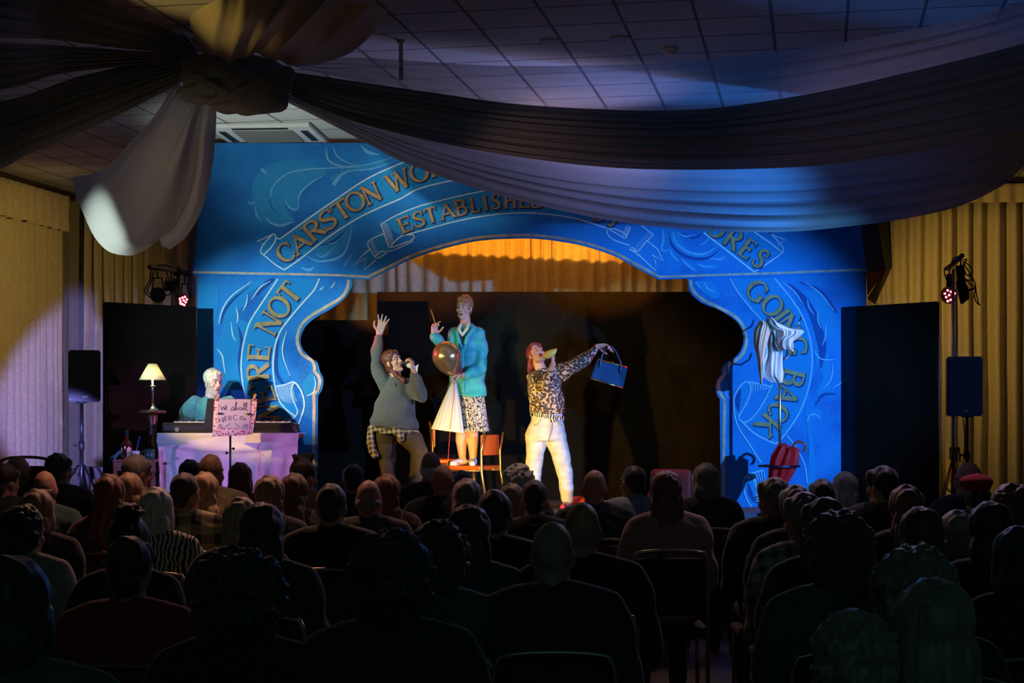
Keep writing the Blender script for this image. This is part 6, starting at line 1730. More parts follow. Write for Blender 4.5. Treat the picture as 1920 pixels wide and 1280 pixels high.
B.ell(q(0, -0.026, 0.050), (0.0795, 0.092, 0.094), HR, 3); B.ell(q(0, -0.085, 0.0), (0.055, 0.035, 0.07), HR); B.cap(q(0.03, 0.070, 0.098), 0.020, q(-0.055, 0.045, 0.085), 0.022); B.ell(q(0.062, 0.01, 0.03), (0.018, 0.03, 0.05), HR); B.ell(q(-0.062, 0.01, 0.03), (0.018, 0.03, 0.05), HR); B.ell(q(0, -0.115, -0.03), (0.03, 0.028, 0.03), HR)
part('hair', B.mesh('hair', 0.007, 3, 0.5, 0.006, (40, 40, 12), 3.0), m_hair_b, wB)
def f_(bm): bm_tube(bm, [p(816, 606, -0.165), p(808.5, 582, -0.165)], 0.0055, 8); bm_tube(bm, [p(808.5, 582, -0.165), p(807.6, 579, -0.165)], [0.0055, 0.001], 8)
o = build('pencil', f_, mat('pencil_orange', (0.70, 0.28, 0.06), 0.4)); recenter(o); tag(o, 'orange pencil held upright in the raised hand of the woman in teal', 'pencil')
bl = empty('balloon', tuple(p(849, 704, -0.30))); tag(bl, 'shiny gold balloon held in front of the teal coat', 'balloon')
dB = (p(836, 664, -0.30)-p(849, 704, -0.30)); LB = dB.length; dB.normalize()
def f_(bm):
    prof = []
    R0 = 0.139
    for k in range(25):
        t = k/24; ang = math.pi*(1-t)
        r = R0*math.sin(ang)*(1.0 if t > 0.5 else (0.62+0.38*(t/0.5)**0.8)); h = LB+0.0-math.cos(math.pi-ang)*0
        hh = -math.cos(math.pi*t)
        h = (LB-0.03)+hh*(0.155 if hh > 0 else LB-0.03)
        prof.append((max(r, 0.004), h))
    bm_lathe(bm, prof, p(849, 704, -0.30), 48, axis=Vector((0, 0, 1)).rotation_difference(dB).to_matrix())
build('envelope', f_, mat('gold_latex', (0.55, 0.36, 0.17), 0.22, 0.75, coat=0.3), bl)
def f_(bm): bm_lathe(bm, [(0.012, -0.02), (0.006, -0.006), (0.006, 0.004)], p(849, 704, -0.30), 12)
build('neck', f_, MATS['gold_latex'], bl)
def f_(bm):
    pts = catmull([tuple(P(*v)) for v in ((850, 706, Y0-0.30), (851, 740, Y0-0.32), (847, 775, Y0-0.36), (843, 820, Y0-0.36), (840, 862, Y0-0.36), (839, 876, Y0-0.36))], 30)
    bm_tube(bm, [tuple(v) for v in pts], 0.0028, 6)
build('ribbon', f_, mat('red_ribbon', (0.55, 0.02, 0.06), 0.5), bl)
def bag():
    nu, nv = 120, 30
    V = np.zeros((nu, nv+1, 3))
    a0, a1 = p(852, 712, -0.28), p(839.5, 808, -0.30)
    for i in range(nu):
        a = 2*math.pi*i/nu
        for j in range(nv+1):
            t = j/nv; c = a0+(a1-a0)*t
            r = 0.012+0.138*t**0.95
            f = 1+0.10*math.sin(a*14+1.5*math.sin(a*3))*(1-0.55*t)+0.05*math.sin(a*31)*(1-t)
            V[i, j] = (c.x+math.cos(a)*r*f, c.y+math.sin(a)*(0.010+0.055*t)*f, c.z-0.02*math.cos(a)*t)
    return grid_mesh('carrier_bag', V, nu, nv+1, True)
bgm = voile('white_polythene', (0.80, 0.80, 0.82), 0.06, 0.35)
o = mesh_obj('carrier_bag', bag(), bgm); recenter(o); solidify(o, 0.002); tag(o, 'white plastic bag hanging from the hand below the gold balloon', 'bag')

# ---- singer in the leopard print blouse
Y0 = 15.2
hc = p(1006, 665, 0); HR = head_R((0.24, -0.78, 0.55), (-0.30, 0.48, 0.80))
B = Blob(); head_shape(B, hc, HR)
B.cap(p(1009, 678, 0.02), 0.050, p(1016, 699), 0.058); B.cap(p(1020, 712), 0.10, p(1024, 785), 0.12, flat=((0, 1, 0), 0.75))
B.cap(p(1046, 698), 0.045, p(1086, 681, -0.04), 0.038); B.cap(p(1086, 681, -0.04), 0.036, p(1119, 650, -0.08), 0.026)
hand_shape(B, p(1118.5, 649.5, -0.08), (1, -0.1, 0.05), (0.1, -0.5, -0.85), 1, 0.45, 1.0, 0.05, [0.35, 0.45, 0.6, 0.75])
B.cap(p(996, 706), 0.045, p(1024, 722, -0.22), 0.038); B.cap(p(1024, 722, -0.22), 0.036, p(1037, 682, -0.30), 0.026)
hand_shape(B, p(1037, 681, -0.30), (0.0, 0.1, 1), (-1, 0.25, 0.1), -1, 0.9, 0.92, 0.04)
B.cap(p(1008, 815), 0.09, p(1001, 876), 0.06); B.cap(p(1001, 876), 0.055, p(1000, 944), 0.04); B.cap(p(1040, 815), 0.09, p(1058, 879), 0.06); B.cap(p(1058, 879), 0.055, p(1064, 944), 0.04)
B.cap(p(1000, 947), 0.035, p(998, 949, -0.13), 0.03); B.cap(p(1064, 946), 0.035, p(1057, 949, -0.12), 0.03)
wC = person(B.mesh('person', 0.0052, 2), 'singer in a leopard print blouse and pale jeans leaning back with an outstretched arm')
face_parts(wC, hc, HR, 0.9, 'open')
B = Blob()
B.loft([(p(1026, 776), 0.155, 0.125), (p(1025.5, 768), 0.172, 0.135), (p(1024, 752), 0.168, 0.130), (p(1021, 730), 0.166, 0.125), (p(1020, 714), 0.162, 0.118), (p(1019.5, 703), 0.135, 0.10), (p(1018, 695), 0.080, 0.075), (p(1016.5, 690), 0.060, 0.060)])
B.cap(p(1000, 708), 0.070, p(1022, 722, -0.20), 0.062); B.cap(p(1022, 722, -0.20), 0.060, p(1034, 700, -0.27), 0.052)
B.cap(p(1042, 703), 0.082, p(1066, 692, -0.02), 0.076); B.cap(p(1066, 692, -0.02), 0.074, p(1088, 680, -0.04), 0.070); B.cap(p(1088, 680, -0.04), 0.070, p(1107, 662, -0.07), 0.048); B.cap(p(1107, 662, -0.07), 0.045, p(1115, 653, -0.075), 0.037)
part('blouse', B.mesh('blouse', 0.009, 4, 0.5, 0.022, (8, 8, 10), 9.0), m_leo, wC)
B = Blob()
B.loft([(p(1026, 775), 0.150, 0.118), (p(1026, 788), 0.150, 0.120), (p(1024, 802), 0.178, 0.130), (p(1023, 815), 0.196, 0.135), (p(1022, 826), 0.190, 0.125)])
B.cap(p(1006, 818), 0.102, p(1001, 876), 0.076); B.cap(p(1001, 876), 0.076, p(1000, 934), 0.066); B.cap(p(1042, 818), 0.104, p(1058, 879), 0.078); B.cap(p(1058, 879), 0.078, p(1064, 935), 0.060)
me = B.mesh('jeans', 0.009, 5, 0.5, 0.010, (7, 7, 13), 4.0); part('jeans', me, m_denim, wC)
def f_(bm):
    C = []
    for k in range(48):
        a = 2*math.pi*k/48; C.append((p(1026, 780).x+0.156*math.cos(a), Y0+0.124*math.sin(a), p(1026, 780+4.0*math.cos(a)*1.0-3*math.sin(a)*0, 0).z))
    seg = []
    for x, y, z in C: seg.append([bm.verts.new((x+(x-p(1026, 0).x)*e, y+(y-Y0)*e, z+h)) for e, h in ((0, -0.02), (0.03, -0.02), (0.03, 0.02), (0, 0.02))])
    for i in range(48):
        a, b = seg[i], seg[(i+1) % 48]
        for j in range(4): bm.faces.new((a[j], a[(j+1) % 4], b[(j+1) % 4], b[j]))
o = build('belt', f_, m_zeb, wC); o['label'] = 'zebra print belt'
def f_(bm): bm_box(bm, p(1036, 787, -0.128), (0.055, 0.012, 0.045), bev=0.004)
build('buckle', f_, m_zeb, o)
def f_(bm):
    zz = lambda x, y, dy: p(x, y, dy)
    for pts in ([(1035, 789, -0.128), (1034, 803, -0.140), (1031, 818, -0.138), (1027, 829, -0.118)], [(1014, 786, -0.115), (1008, 794, -0.115), (1001, 797, -0.095)], [(1043, 787, -0.112), (1049, 794, -0.108), (1054, 797, -0.080)]):
        bm_tube(bm, [tuple(v) for v in catmull([tuple(zz(*q)) for q in pts], 14)], 0.0035, 6)
build('seams', f_, mat('denim_seam', (0.30, 0.26, 0.20), 0.9), wC)
B = Blob()
for a, b in ((p(1000, 947, 0.03), p(996, 950, -0.17)), (p(1064, 946, 0.03), p(1055, 950, -0.16))):
    d = (b-a); B.cap(a, 0.040, a+d*0.5, 0.036); B.cap(a+d*0.5, 0.036, b, 0.028)
me = B.mesh('shoes', 0.009, 3)
for v in me.vertices: v.co.z = max(v.co.z, STG+0.001)
part('shoes', me, mat('red_shoes', (0.45, 0.03, 0.06), 0.4), wC)
B = Blob(); q = lambda *v: hc+HR @ (Vector(v)*0.9)
B.ell(q(0, -0.028, 0.050), (0.080, 0.090, 0.094), HR, 3); B.ell(q(-0.062, -0.01, -0.01), (0.022, 0.04, 0.075), HR); B.ell(q(0.064, -0.01, 0.01), (0.018, 0.035, 0.06), HR); B.cap(q(-0.02, -0.10, 0.0), 0.05, p(995, 694, 0.06), 0.036); B.cap(p(996, 672, 0.03), 0.03, p(993, 690, 0.03), 0.026); B.cap(q(0.03, 0.062, 0.100), 0.018, q(-0.05, 0.05, 0.085), 0.02)
part('hair', B.mesh('hair', 0.008, 3, 0.5, 0.008, (36, 36, 10), 3.0), mat('hair_red', (0.20, 0.035, 0.02), 0.5, var=0.35, scale=30, stretch=(3, 3, 0.6), bump=0.3), wC)
mc = empty('microphone', tuple(p(1026, 667, -0.32))); tag(mc, 'yellow rounded microphone in the fist of the leopard print singer', 'microphone')
def f_(bm): bm_tube(bm, [tuple(v) for v in catmull([tuple(p(*a)) for a in ((1017, 668.5, -0.32), (1021, 667, -0.325), (1027, 665, -0.33), (1034, 661.5, -0.335), (1040, 657.5, -0.34), (1043, 653, -0.34))], 14)], [0.010, 0.022, 0.030, 0.034, 0.036, 0.037, 0.037, 0.036, 0.035, 0.033, 0.030, 0.026, 0.020, 0.012, 0.006], 16)
build('body', f_, mat('banana_yellow', (0.80, 0.55, 0.08), 0.45, var=0.1, scale=20), mc)
hb = empty('handbag', tuple(p(1138, 727, -0.06))); tag(hb, 'blue leather handbag dangling from the outstretched hand of the leopard print singer', 'handbag')
cs4 = [(1120, 672.5), (1177, 688), (1168.5, 727), (1107, 709)]
def f_(bm):
    f = [bm.verts.new(p(x, y, -0.10)+Vector((0, 0.0, 0))) for x, y in cs4]; g = [bm.verts.new(p(x, y, -0.10)+Vector((0, 0.05 if i < 2 else 0.10, 0))) for i, (x, y) in enumerate(cs4)]
    bm.faces.new(f); bm.faces.new(g[::-1])
    for i in range(4): bm.faces.new((f[i], f[(i+1) % 4], g[(i+1) % 4], g[i]))
    bmesh.ops.bevel(bm, geom=list(bm.edges), offset=0.008, segments=2, affect='EDGES')
m_bag = mat('blue_leather', (0.012, 0.065, 0.18), 0.28, var=0.15, scale=10)
bd = build('body', f_, m_bag, hb)
def f_(bm): bm_tube(bm, [p(1107.5, 709, -0.107), p(1168, 727.5, -0.107)], 0.005, 8)
build('base_trim', f_, m_brass, hb)
def f_(bm): bm_tube(bm, [p(1121, 673.5, -0.105), p(1176, 688.5, -0.105)], 0.006, 8); bm_ell(bm, p(1148, 679.5, -0.11), (0.011, 0.011, 0.009))
build('clasp_frame', f_, m_brass, hb)
def f_(bm): bm_tube(bm, [tuple(v) for v in catmull([tuple(p(*a)) for a in ((1125.5, 686, -0.115), (1127, 673, -0.115), (1133, 657, -0.11), (1143, 649, -0.11), (1152, 655, -0.11), (1160, 671, -0.115), (1164, 682, -0.115), (1163.5, 697, -0.115))], 40)], 0.0075, 10)
build('handle', f_, m_bag, hb)
def f_(bm):
    for x, y in ((1125.5, 686), (1163.5, 696)): bm_ell(bm, p(x, y, -0.108), (0.014, 0.010, 0.014))
build('handle_mount', f_, m_bag, hb)

# ---- pianist
Y0 = 14.2
hc = p(400, 718, 0); HR = head_R((0.66, -0.74, -0.04), (0.03, 0.0, 1))
B = Blob(); head_shape(B, hc, HR)
B.cap(p(396, 733), 0.05, p(396, 750), 0.058); B.cap(p(397, 768), 0.105, p(397, 845), 0.125, flat=((0, 1, 0), 0.78))
B.cap(p(362, 762), 0.045, p(351, 806, -0.04), 0.038); B.cap(p(351, 806, -0.04), 0.035, p(372, 806, -0.34), 0.026); hand_shape(B, p(373, 806, -0.34), (0.4, -1, -0.1), (0, 0, -1), 1, 0.45)
B.cap(p(432, 762), 0.045, p(446, 806, -0.04), 0.038); B.cap(p(446, 806, -0.04), 0.035, p(430, 806, -0.34), 0.026); hand_shape(B, p(430, 806, -0.34), (-0.2, -1, -0.1), (0, 0, -1), -1, 0.45)
for s in (-1, 1):
    a = p(397+s*18, 848); k_ = Vector((a.x+s*0.03, Y0-0.42, STG+0.50)); f0 = Vector((a.x+s*0.04, Y0-0.38, STG+0.08))
    B.cap(a, 0.085, k_, 0.06); B.cap(k_, 0.055, f0, 0.038); B.cap(f0, 0.034, f0+Vector((0, -0.16, -0.045)), 0.028)
wD = person(B.mesh('person', 0.0055, 2), 'pianist with short blonde hair and a green knitted jumper sitting at the keyboard')
face_parts(wD, hc, HR, 0.9, 'smile')
B = Blob()
B.loft([(p(397, 850), 0.19, 0.16), (p(397, 815), 0.175, 0.145), (p(397, 785), 0.172, 0.135), (p(397, 765), 0.160, 0.12), (p(396.5, 754), 0.115, 0.10), (p(396, 745), 0.068, 0.066)])
for x, x2 in ((362, 349), (432, 448)):
    s = -1 if x < 400 else 1
    B.cap(p(x+s*-4, 760), 0.085, p(x+s*6, 772, -0.02), 0.092); B.cap(p(x+s*6, 772, -0.02), 0.092, p(x2, 800, -0.05), 0.075); B.cap(p(x2, 800, -0.05), 0.06, p(x2-s*14, 806, -0.24), 0.042)
part('jumper', B.mesh('jumper', 0.010, 4, 0.5, 0.020, (14, 14, 9), 2.0), m_green, wD)
B = Blob()
for s in (-1, 1):
    a = p(397+s*18, 850); k_ = Vector((a.x+s*0.03, Y0-0.42, STG+0.50)); f0 = Vector((a.x+s*0.04, Y0-0.38, STG+0.10))
    B.cap(a, 0.105, k_, 0.08); B.cap(k_, 0.075, f0, 0.055)
part('trousers', B.mesh('trousers', 0.014, 3), m_trous, wD)
B = Blob()
for s in (-1, 1):
    a = p(397+s*18, 850); f0 = Vector((a.x+s*0.04, Y0-0.36, STG+0.045)); B.cap(f0, 0.042, f0+Vector((0, -0.19, -0.008)), 0.032)
part('shoes', B.mesh('shoes', 0.012, 3), m_shoe_b, wD)
B = Blob(); q = lambda *v: hc+HR @ (Vector(v)*0.9)
B.ell(q(0, -0.020, 0.058), (0.079, 0.090, 0.086), HR, 3); B.cap(q(-0.02, 0.070, 0.100), 0.022, q(0.06, 0.040, 0.075), 0.022); B.cap(q(-0.055, 0.040, 0.085), 0.022, q(0.0, 0.065, 0.11), 0.02); B.ell(q(-0.02, -0.085, 0.01), (0.06, 0.035, 0.08), HR); B.cap(q(-0.068, -0.05, -0.01), 0.018, q(-0.060, -0.055, -0.105), 0.012)
part('hair', B.mesh('hair', 0.008, 3, 0.5, 0.007, (40, 40, 12), 3.0), m_hair_y, wD)
def f_(bm): bm_lathe(bm, [(0.17, 0.36), (0.18, 0.37), (0.18, 0.41), (0.17, 0.425)], (p(397, 0).x, Y0+0.02, STG), 28)
ob = empty('piano_stool', (p(397, 0).x, Y0+0.02, STG)); tag(ob, 'round padded stool under the pianist in green', 'stool')
build('seat', f_, m_dark, ob)
for k in range(4):
    a = math.radians(45+90*k)
    def f_(bm): bm_tube(bm, [Vector((p(397, 0).x+0.12*math.cos(a), Y0+0.02+0.12*math.sin(a), STG+0.37)), Vector((p(397, 0).x+0.17*math.cos(a), Y0+0.02+0.17*math.sin(a), STG))], 0.012, 8)
    build('leg', f_, m_black, ob)

# ------------------------------------------------------------------ the audience, seated with their backs to us
H0 = 1.28
HCZ = 1.145
def HRy(yaw): return Matrix.Rotation(math.radians(yaw), 3, 'Z')
_bodies, _hairs, _tops, _trs = {}, {}, {}, {}
def aud_body(yaw, hand=False):
    k = (yaw, hand)
    if k in _bodies: return _bodies[k]
    B = Blob(); R = HRy(yaw); hc = Vector((0, 0.015, HCZ)); head_shape(B, hc, R, 0.92)
    B.cap((0, -0.015, 1.0), 0.062, (0, 0.005, 1.10), 0.054)
    B.loft([((0, 0, 0.47), 0.15, 0.12), ((0, -0.01, 0.60), 0.15, 0.11), ((0, -0.02, 0.80), 0.155, 0.10), ((0, -0.02, 0.93), 0.16, 0.09), ((0, -0.02, 1.0), 0.09, 0.06)], 16)
    for s in (-1, 1):
        B.cap((s*0.165, -0.025, 0.95), 0.045, (s*0.205, 0.0, 0.68), 0.040)
        if hand and s == -1:
            B.cap((s*0.205, 0.0, 0.68), 0.038, (s*0.10, 0.13, 0.98), 0.027); hand_shape(B, (s*0.10, 0.13, 0.98), (0.25*-s*-1, 0.0, 1), (-s, -0.3, 0), -1, 0.55, 0.95)
        else:
            B.cap((s*0.205, 0.0, 0.68), 0.038, (s*0.09, 0.24, 0.60), 0.028); hand_shape(B, (s*0.09, 0.24, 0.60), (-s*0.35, 0.9, 0.0), (0, 0, -1), s, 0.35, 0.95)
        B.cap((s*0.085, 0.0, 0.52), 0.075, (s*0.10, 0.42, 0.50), 0.052); B.cap((s*0.10, 0.42, 0.50), 0.050, (s*0.10, 0.40, 0.08), 0.034); B.cap((s*0.10, 0.40, 0.05), 0.034, (s*0.11, 0.54, 0.035), 0.028)
    _bodies[k] = B.mesh('person', 0.011, 3); return _bodies[k]
def aud_top(kind):
    if kind in _tops: return _tops[kind]
    B = Blob(); w = {'slim': 0.93, 'mid': 1.0, 'broad': 1.14, 'hand': 1.0}[kind]
    B.loft([((0, 0.0, 0.49), 0.175*w, 0.145*w), ((0, -0.01, 0.62), 0.178*w, 0.14*w), ((0, -0.02, 0.80), 0.180*w, 0.125*w), ((0, -0.022, 0.92), 0.180*w, 0.112), ((0, -0.022, 0.985), 0.125*w, 0.088), ((0, -0.018, 1.02), 0.080, 0.074)], 20)
    for s in (-1, 1):
        B.cap((s*0.02, -0.02, 1.035), 0.052, (s*0.165*w, -0.025, 0.975), 0.058); B.cap((s*0.05, -0.03, 0.99), 0.07, (s*0.15*w, -0.03, 0.95), 0.07)
        B.cap((s*0.165*w, -0.025, 0.955), 0.070, (s*0.208*w, -0.005, 0.80), 0.062); B.cap((s*0.208*w, -0.005, 0.80), 0.062, (s*0.215*w, 0.0, 0.68), 0.056)
        if kind == 'hand' and s == -1: B.cap((s*0.215, 0.0, 0.68), 0.055, (s*0.115, 0.12, 0.94), 0.042)
        else: B.cap((s*0.215*w, 0.0, 0.68), 0.054, (s*0.11, 0.21, 0.605), 0.042)
    _tops[kind] = B.mesh('jacket', 0.013, 4, 0.5, 0.020, (8, 8, 9), 3.0); return _tops[kind]
def aud_trousers():
    if 0 in _trs: return _trs[0]
    B = Blob()
    for s in (-1, 1): B.cap((s*0.085, -0.01, 0.535), 0.098, (s*0.10, 0.42, 0.505), 0.068); B.cap((s*0.10, 0.42, 0.505), 0.066, (s*0.10, 0.40, 0.085), 0.052)
    B.cap((-0.07, -0.02, 0.54), 0.10, (0.07, -0.02, 0.54), 0.10)
    _trs[0] = B.mesh('trousers', 0.015, 3); return _trs[0]
def aud_shoes():
    if 1 in _trs: return _trs[1]
    B = Blob()
    for s in (-1, 1): B.cap((s*0.10, 0.39, 0.047), 0.045, (s*0.11, 0.56, 0.036), 0.034)
    _trs[1] = B.mesh('shoes', 0.014, 2); return _trs[1]
def aud_hair(style, yaw):
    k = (style, yaw)
    if k in _hairs: return _hairs[k]
    B = Blob(); R = HRy(yaw); hc = Vector((0, 0.015, HCZ))
    def q(*v): return hc+R @ (Vector(v)*0.92)
    def E(v, r): B.ell(q(*v), tuple(t*0.92 for t in r), R, 3)
    rnd = random.Random(hash(style) % 1000 if False else sum(map(ord, style))+int(yaw))
    amp, fr, vox = 0.010, (34, 34, 8), 0.010
    if style == 'crop':
        E((0, -0.024, 0.046), (0.0790, 0.092, 0.096)); E((0, -0.070, -0.020), (0.058, 0.042, 0.050)); amp = 0.006
    elif style == 'short':
        E((0, -0.020, 0.052), (0.085, 0.098, 0.100)); E((0, -0.070, -0.025), (0.066, 0.050, 0.062)); E((0.05, 0.03, 0.075), (0.035, 0.05, 0.045)); E((-0.05, 0.03, 0.075), (0.035, 0.05, 0.045))
    elif style == 'spiky':
        E((0, -0.016, 0.052), (0.084, 0.094, 0.098)); E((0, -0.068, -0.02), (0.060, 0.045, 0.055))
        for i in range(16):
            a = rnd.uniform(0, 6.28); r = rnd.uniform(0, 0.06); B.cap(q(r*math.cos(a), r*math.sin(a), 0.12), 0.016, q(1.5*r*math.cos(a), 1.5*r*math.sin(a)+0.01, 0.165+rnd.uniform(-0.012, 0.012)), 0.008)
    elif style == 'fringe':    # bald on top, hair round the sides and back
        E((0, -0.030, -0.010), (0.0805, 0.086, 0.052)); E((0, -0.075, -0.03), (0.055, 0.038, 0.045)); amp = 0.006
    elif style == 'bob':
        E((0, -0.020, 0.050), (0.090, 0.104, 0.104)); E((0, -0.055, -0.045), (0.092, 0.072, 0.088)); E((0.066, -0.005, -0.03), (0.030, 0.055, 0.085)); E((-0.066, -0.005, -0.03), (0.030, 0.055, 0.085))
    elif style == 'long':
        E((0, -0.020, 0.050), (0.090, 0.104, 0.104)); E((0, -0.062, -0.06), (0.092, 0.064, 0.11)); B.cap(q(0, -0.075, -0.08), 0.085*0.92, q(0, -0.125, -0.30), 0.070, flat=(R @ Vector((0, 1, 0)), 0.62)); B.cap(q(0.05, -0.08, -0.1), 0.05, q(0.085, -0.10, -0.30), 0.035); B.cap(q(-0.05, -0.08, -0.1), 0.05, q(-0.085, -0.10, -0.30), 0.035); amp = 0.014
    elif style == 'straight':
        E((0, -0.022, 0.048), (0.094, 0.108, 0.104)); E((0, -0.060, -0.06), (0.100, 0.070, 0.13)); B.cap(q(0, -0.075, -0.1), 0.098*0.92, q(0, -0.115, -0.36), 0.090, flat=(R @ Vector((0, 1, 0)), 0.5)); amp = 0.007; fr = (60, 60, 3)
    elif style == 'bun':
        E((0, -0.020, 0.048), (0.086, 0.100, 0.100)); E((0, -0.07, -0.03), (0.06, 0.045, 0.055)); E((0.01, -0.060, 0.150), (0.058, 0.054, 0.046))
        for i in range(14):
            a = rnd.uniform(0, 6.28); B.cap(q(0.01+0.05*math.cos(a), -0.06+0.05*math.sin(a), 0.15), 0.014, q(0.01+0.078*math.cos(a), -0.06+0.078*math.sin(a), 0.155+rnd.uniform(-0.02, 0.03)), 0.006)
        for s in (-1, 1): B.cap(q(s*0.08, -0.02, 0.02), 0.010, q(s*0.092, -0.01, -0.07), 0.004)
    elif style in ('curly', 'bushy', 'afro'):
        g = {'curly': 0.012, 'bushy': 0.034, 'afro': 0.055}[style]
        E((0, -0.022, 0.048), (0.086+g*0.8, 0.100+g*0.6, 0.102+g*0.5)); E((0, -0.06, -0.03), (0.078+g, 0.066+g*0.6, 0.075+g*0.8))
        for i in range(120):
            u = rnd.uniform(-0.55, 1); a = rnd.uniform(0, 6.28)
            if u < 0.55 and math.sin(a) > 0.45: continue
            c = math.sqrt(max(0, 1-u*u)); E((c*math.cos(a)*(0.086+g), -0.022+c*math.sin(a)*(0.098+g), 0.040+u*(0.100+g*0.7)-0.02*(u < 0)), (rnd.uniform(0.013, 0.024),)*3)
        amp = 0.012; fr = (55, 55, 55)
    elif style == 'beret':
        E((0, -0.060, -0.01), (0.070, 0.055, 0.085)); E((0.06, -0.02, -0.01), (0.025, 0.05, 0.06)); E((-0.06, -0.02, -0.01), (0.025, 0.05, 0.06))
    me = B.mesh('hair', vox, 2, 0.5, amp, fr, 2.0); _hairs[k] = me; return me
def aud_beret(yaw):
    B = Blob(); R = HRy(yaw); hc = Vector((0, 0.015, HCZ)); q = lambda *v: hc+R @ (Vector(v)*0.92)
    B.ell(q(-0.01, -0.02, 0.098), (0.103, 0.108, 0.050), R, 3); B.ell(q(0, -0.012, 0.062), (0.083, 0.096, 0.035), R, 3); B.cap(q(0, -0.02, 0.14), 0.006, q(0, -0.02, 0.165), 0.004)
    return B.mesh('beret', 0.010, 3)
def aud_glasses(yaw):
    R = HRy(yaw); hc = Vector((0, 0.015, HCZ)); q = lambda *v: hc+R @ (Vector(v)*0.92)
    bm = bmesh.new()
    for s in (-1, 1):
        bm_tube(bm, [q(s*0.032+0.024*math.cos(2*math.pi*k/14), 0.104, 0.008+0.019*math.sin(2*math.pi*k/14)) for k in range(15)], 0.0026, 6)
        bm_tube(bm, [q(s*0.056, 0.104, 0.014), q(s*0.082, 0.06, 0.014), q(s*0.088, -0.01, 0.010)], 0.0026, 6)
    bm_tube(bm, [q(-0.010, 0.105, 0.012), q(0.010, 0.105, 0.012)], 0.0026, 6)
    return bm_mesh(bm, 'glasses')

HC = {'black': (0.014, 0.011, 0.010), 'dark': (0.035, 0.022, 0.016), 'brown': (0.085, 0.045, 0.026), 'auburn': (0.20, 0.055, 0.03), 'red': (0.26, 0.03, 0.03), 'blonde': (0.55, 0.36, 0.18), 'sandy': (0.34, 0.20, 0.11), 'grey': (0.32, 0.29, 0.27), 'white': (0.62, 0.59, 0.54), 'ash': (0.20, 0.17, 0.15)}
def hair_mat(c):
    return mat('hair_'+c+'_seen_from_behind', HC[c], 0.5, var=0.35, scale=26, stretch=(4, 4, 0.5), bump=0.2, bscale=60, sheen=0.25)
TC = {'black': (0.010, 0.010, 0.011), 'navy': (0.012, 0.016, 0.035), 'charcoal': (0.03, 0.03, 0.033), 'olive': (0.22, 0.20, 0.12), 'brown': (0.07, 0.035, 0.025), 'red': (0.30, 0.015, 0.02), 'grey': (0.30, 0.29, 0.28), 'teal': (0.03, 0.08, 0.08), 'pale_blue': (0.30, 0.36, 0.44), 'green': (0.03, 0.09, 0.06), 'plum': (0.08, 0.02, 0.04), 'bare_pink': (0.42, 0.22, 0.20)}
def top_mat(c):
    if c == 'plaid': return MATS.setdefault('plaid_check', check_mat('plaid_check', (0.55, 0.48, 0.24), (0.02, 0.02, 0.02), 9))
    if c == 'zebra': return m_zeb
    if c == 'lace': return MATS.setdefault('lace_print', spots_mat('lace_print', (0.02, 0.015, 0.015), (0.35, 0.30, 0.24), (0.03, 0.02, 0.02), 40))
    if c == 'stripe': return MATS.setdefault('stripe_knit', check_mat('stripe_knit', (0.45, 0.42, 0.40), (0.06, 0.06, 0.06), 16))
    return mat('cloth_'+c, TC[c], 0.9, var=0.2, scale=24, bump=0.2, bscale=90, sheen=0.25)
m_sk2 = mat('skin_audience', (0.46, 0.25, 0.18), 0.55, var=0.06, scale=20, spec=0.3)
m_tr2 = mat('dark_trousers', (0.02, 0.02, 0.024), 0.85)
m_sh2 = mat('dark_shoes', (0.012, 0.011, 0.010), 0.5)
m_gl = mat('spectacle_frame', (0.02, 0.02, 0.02), 0.3)

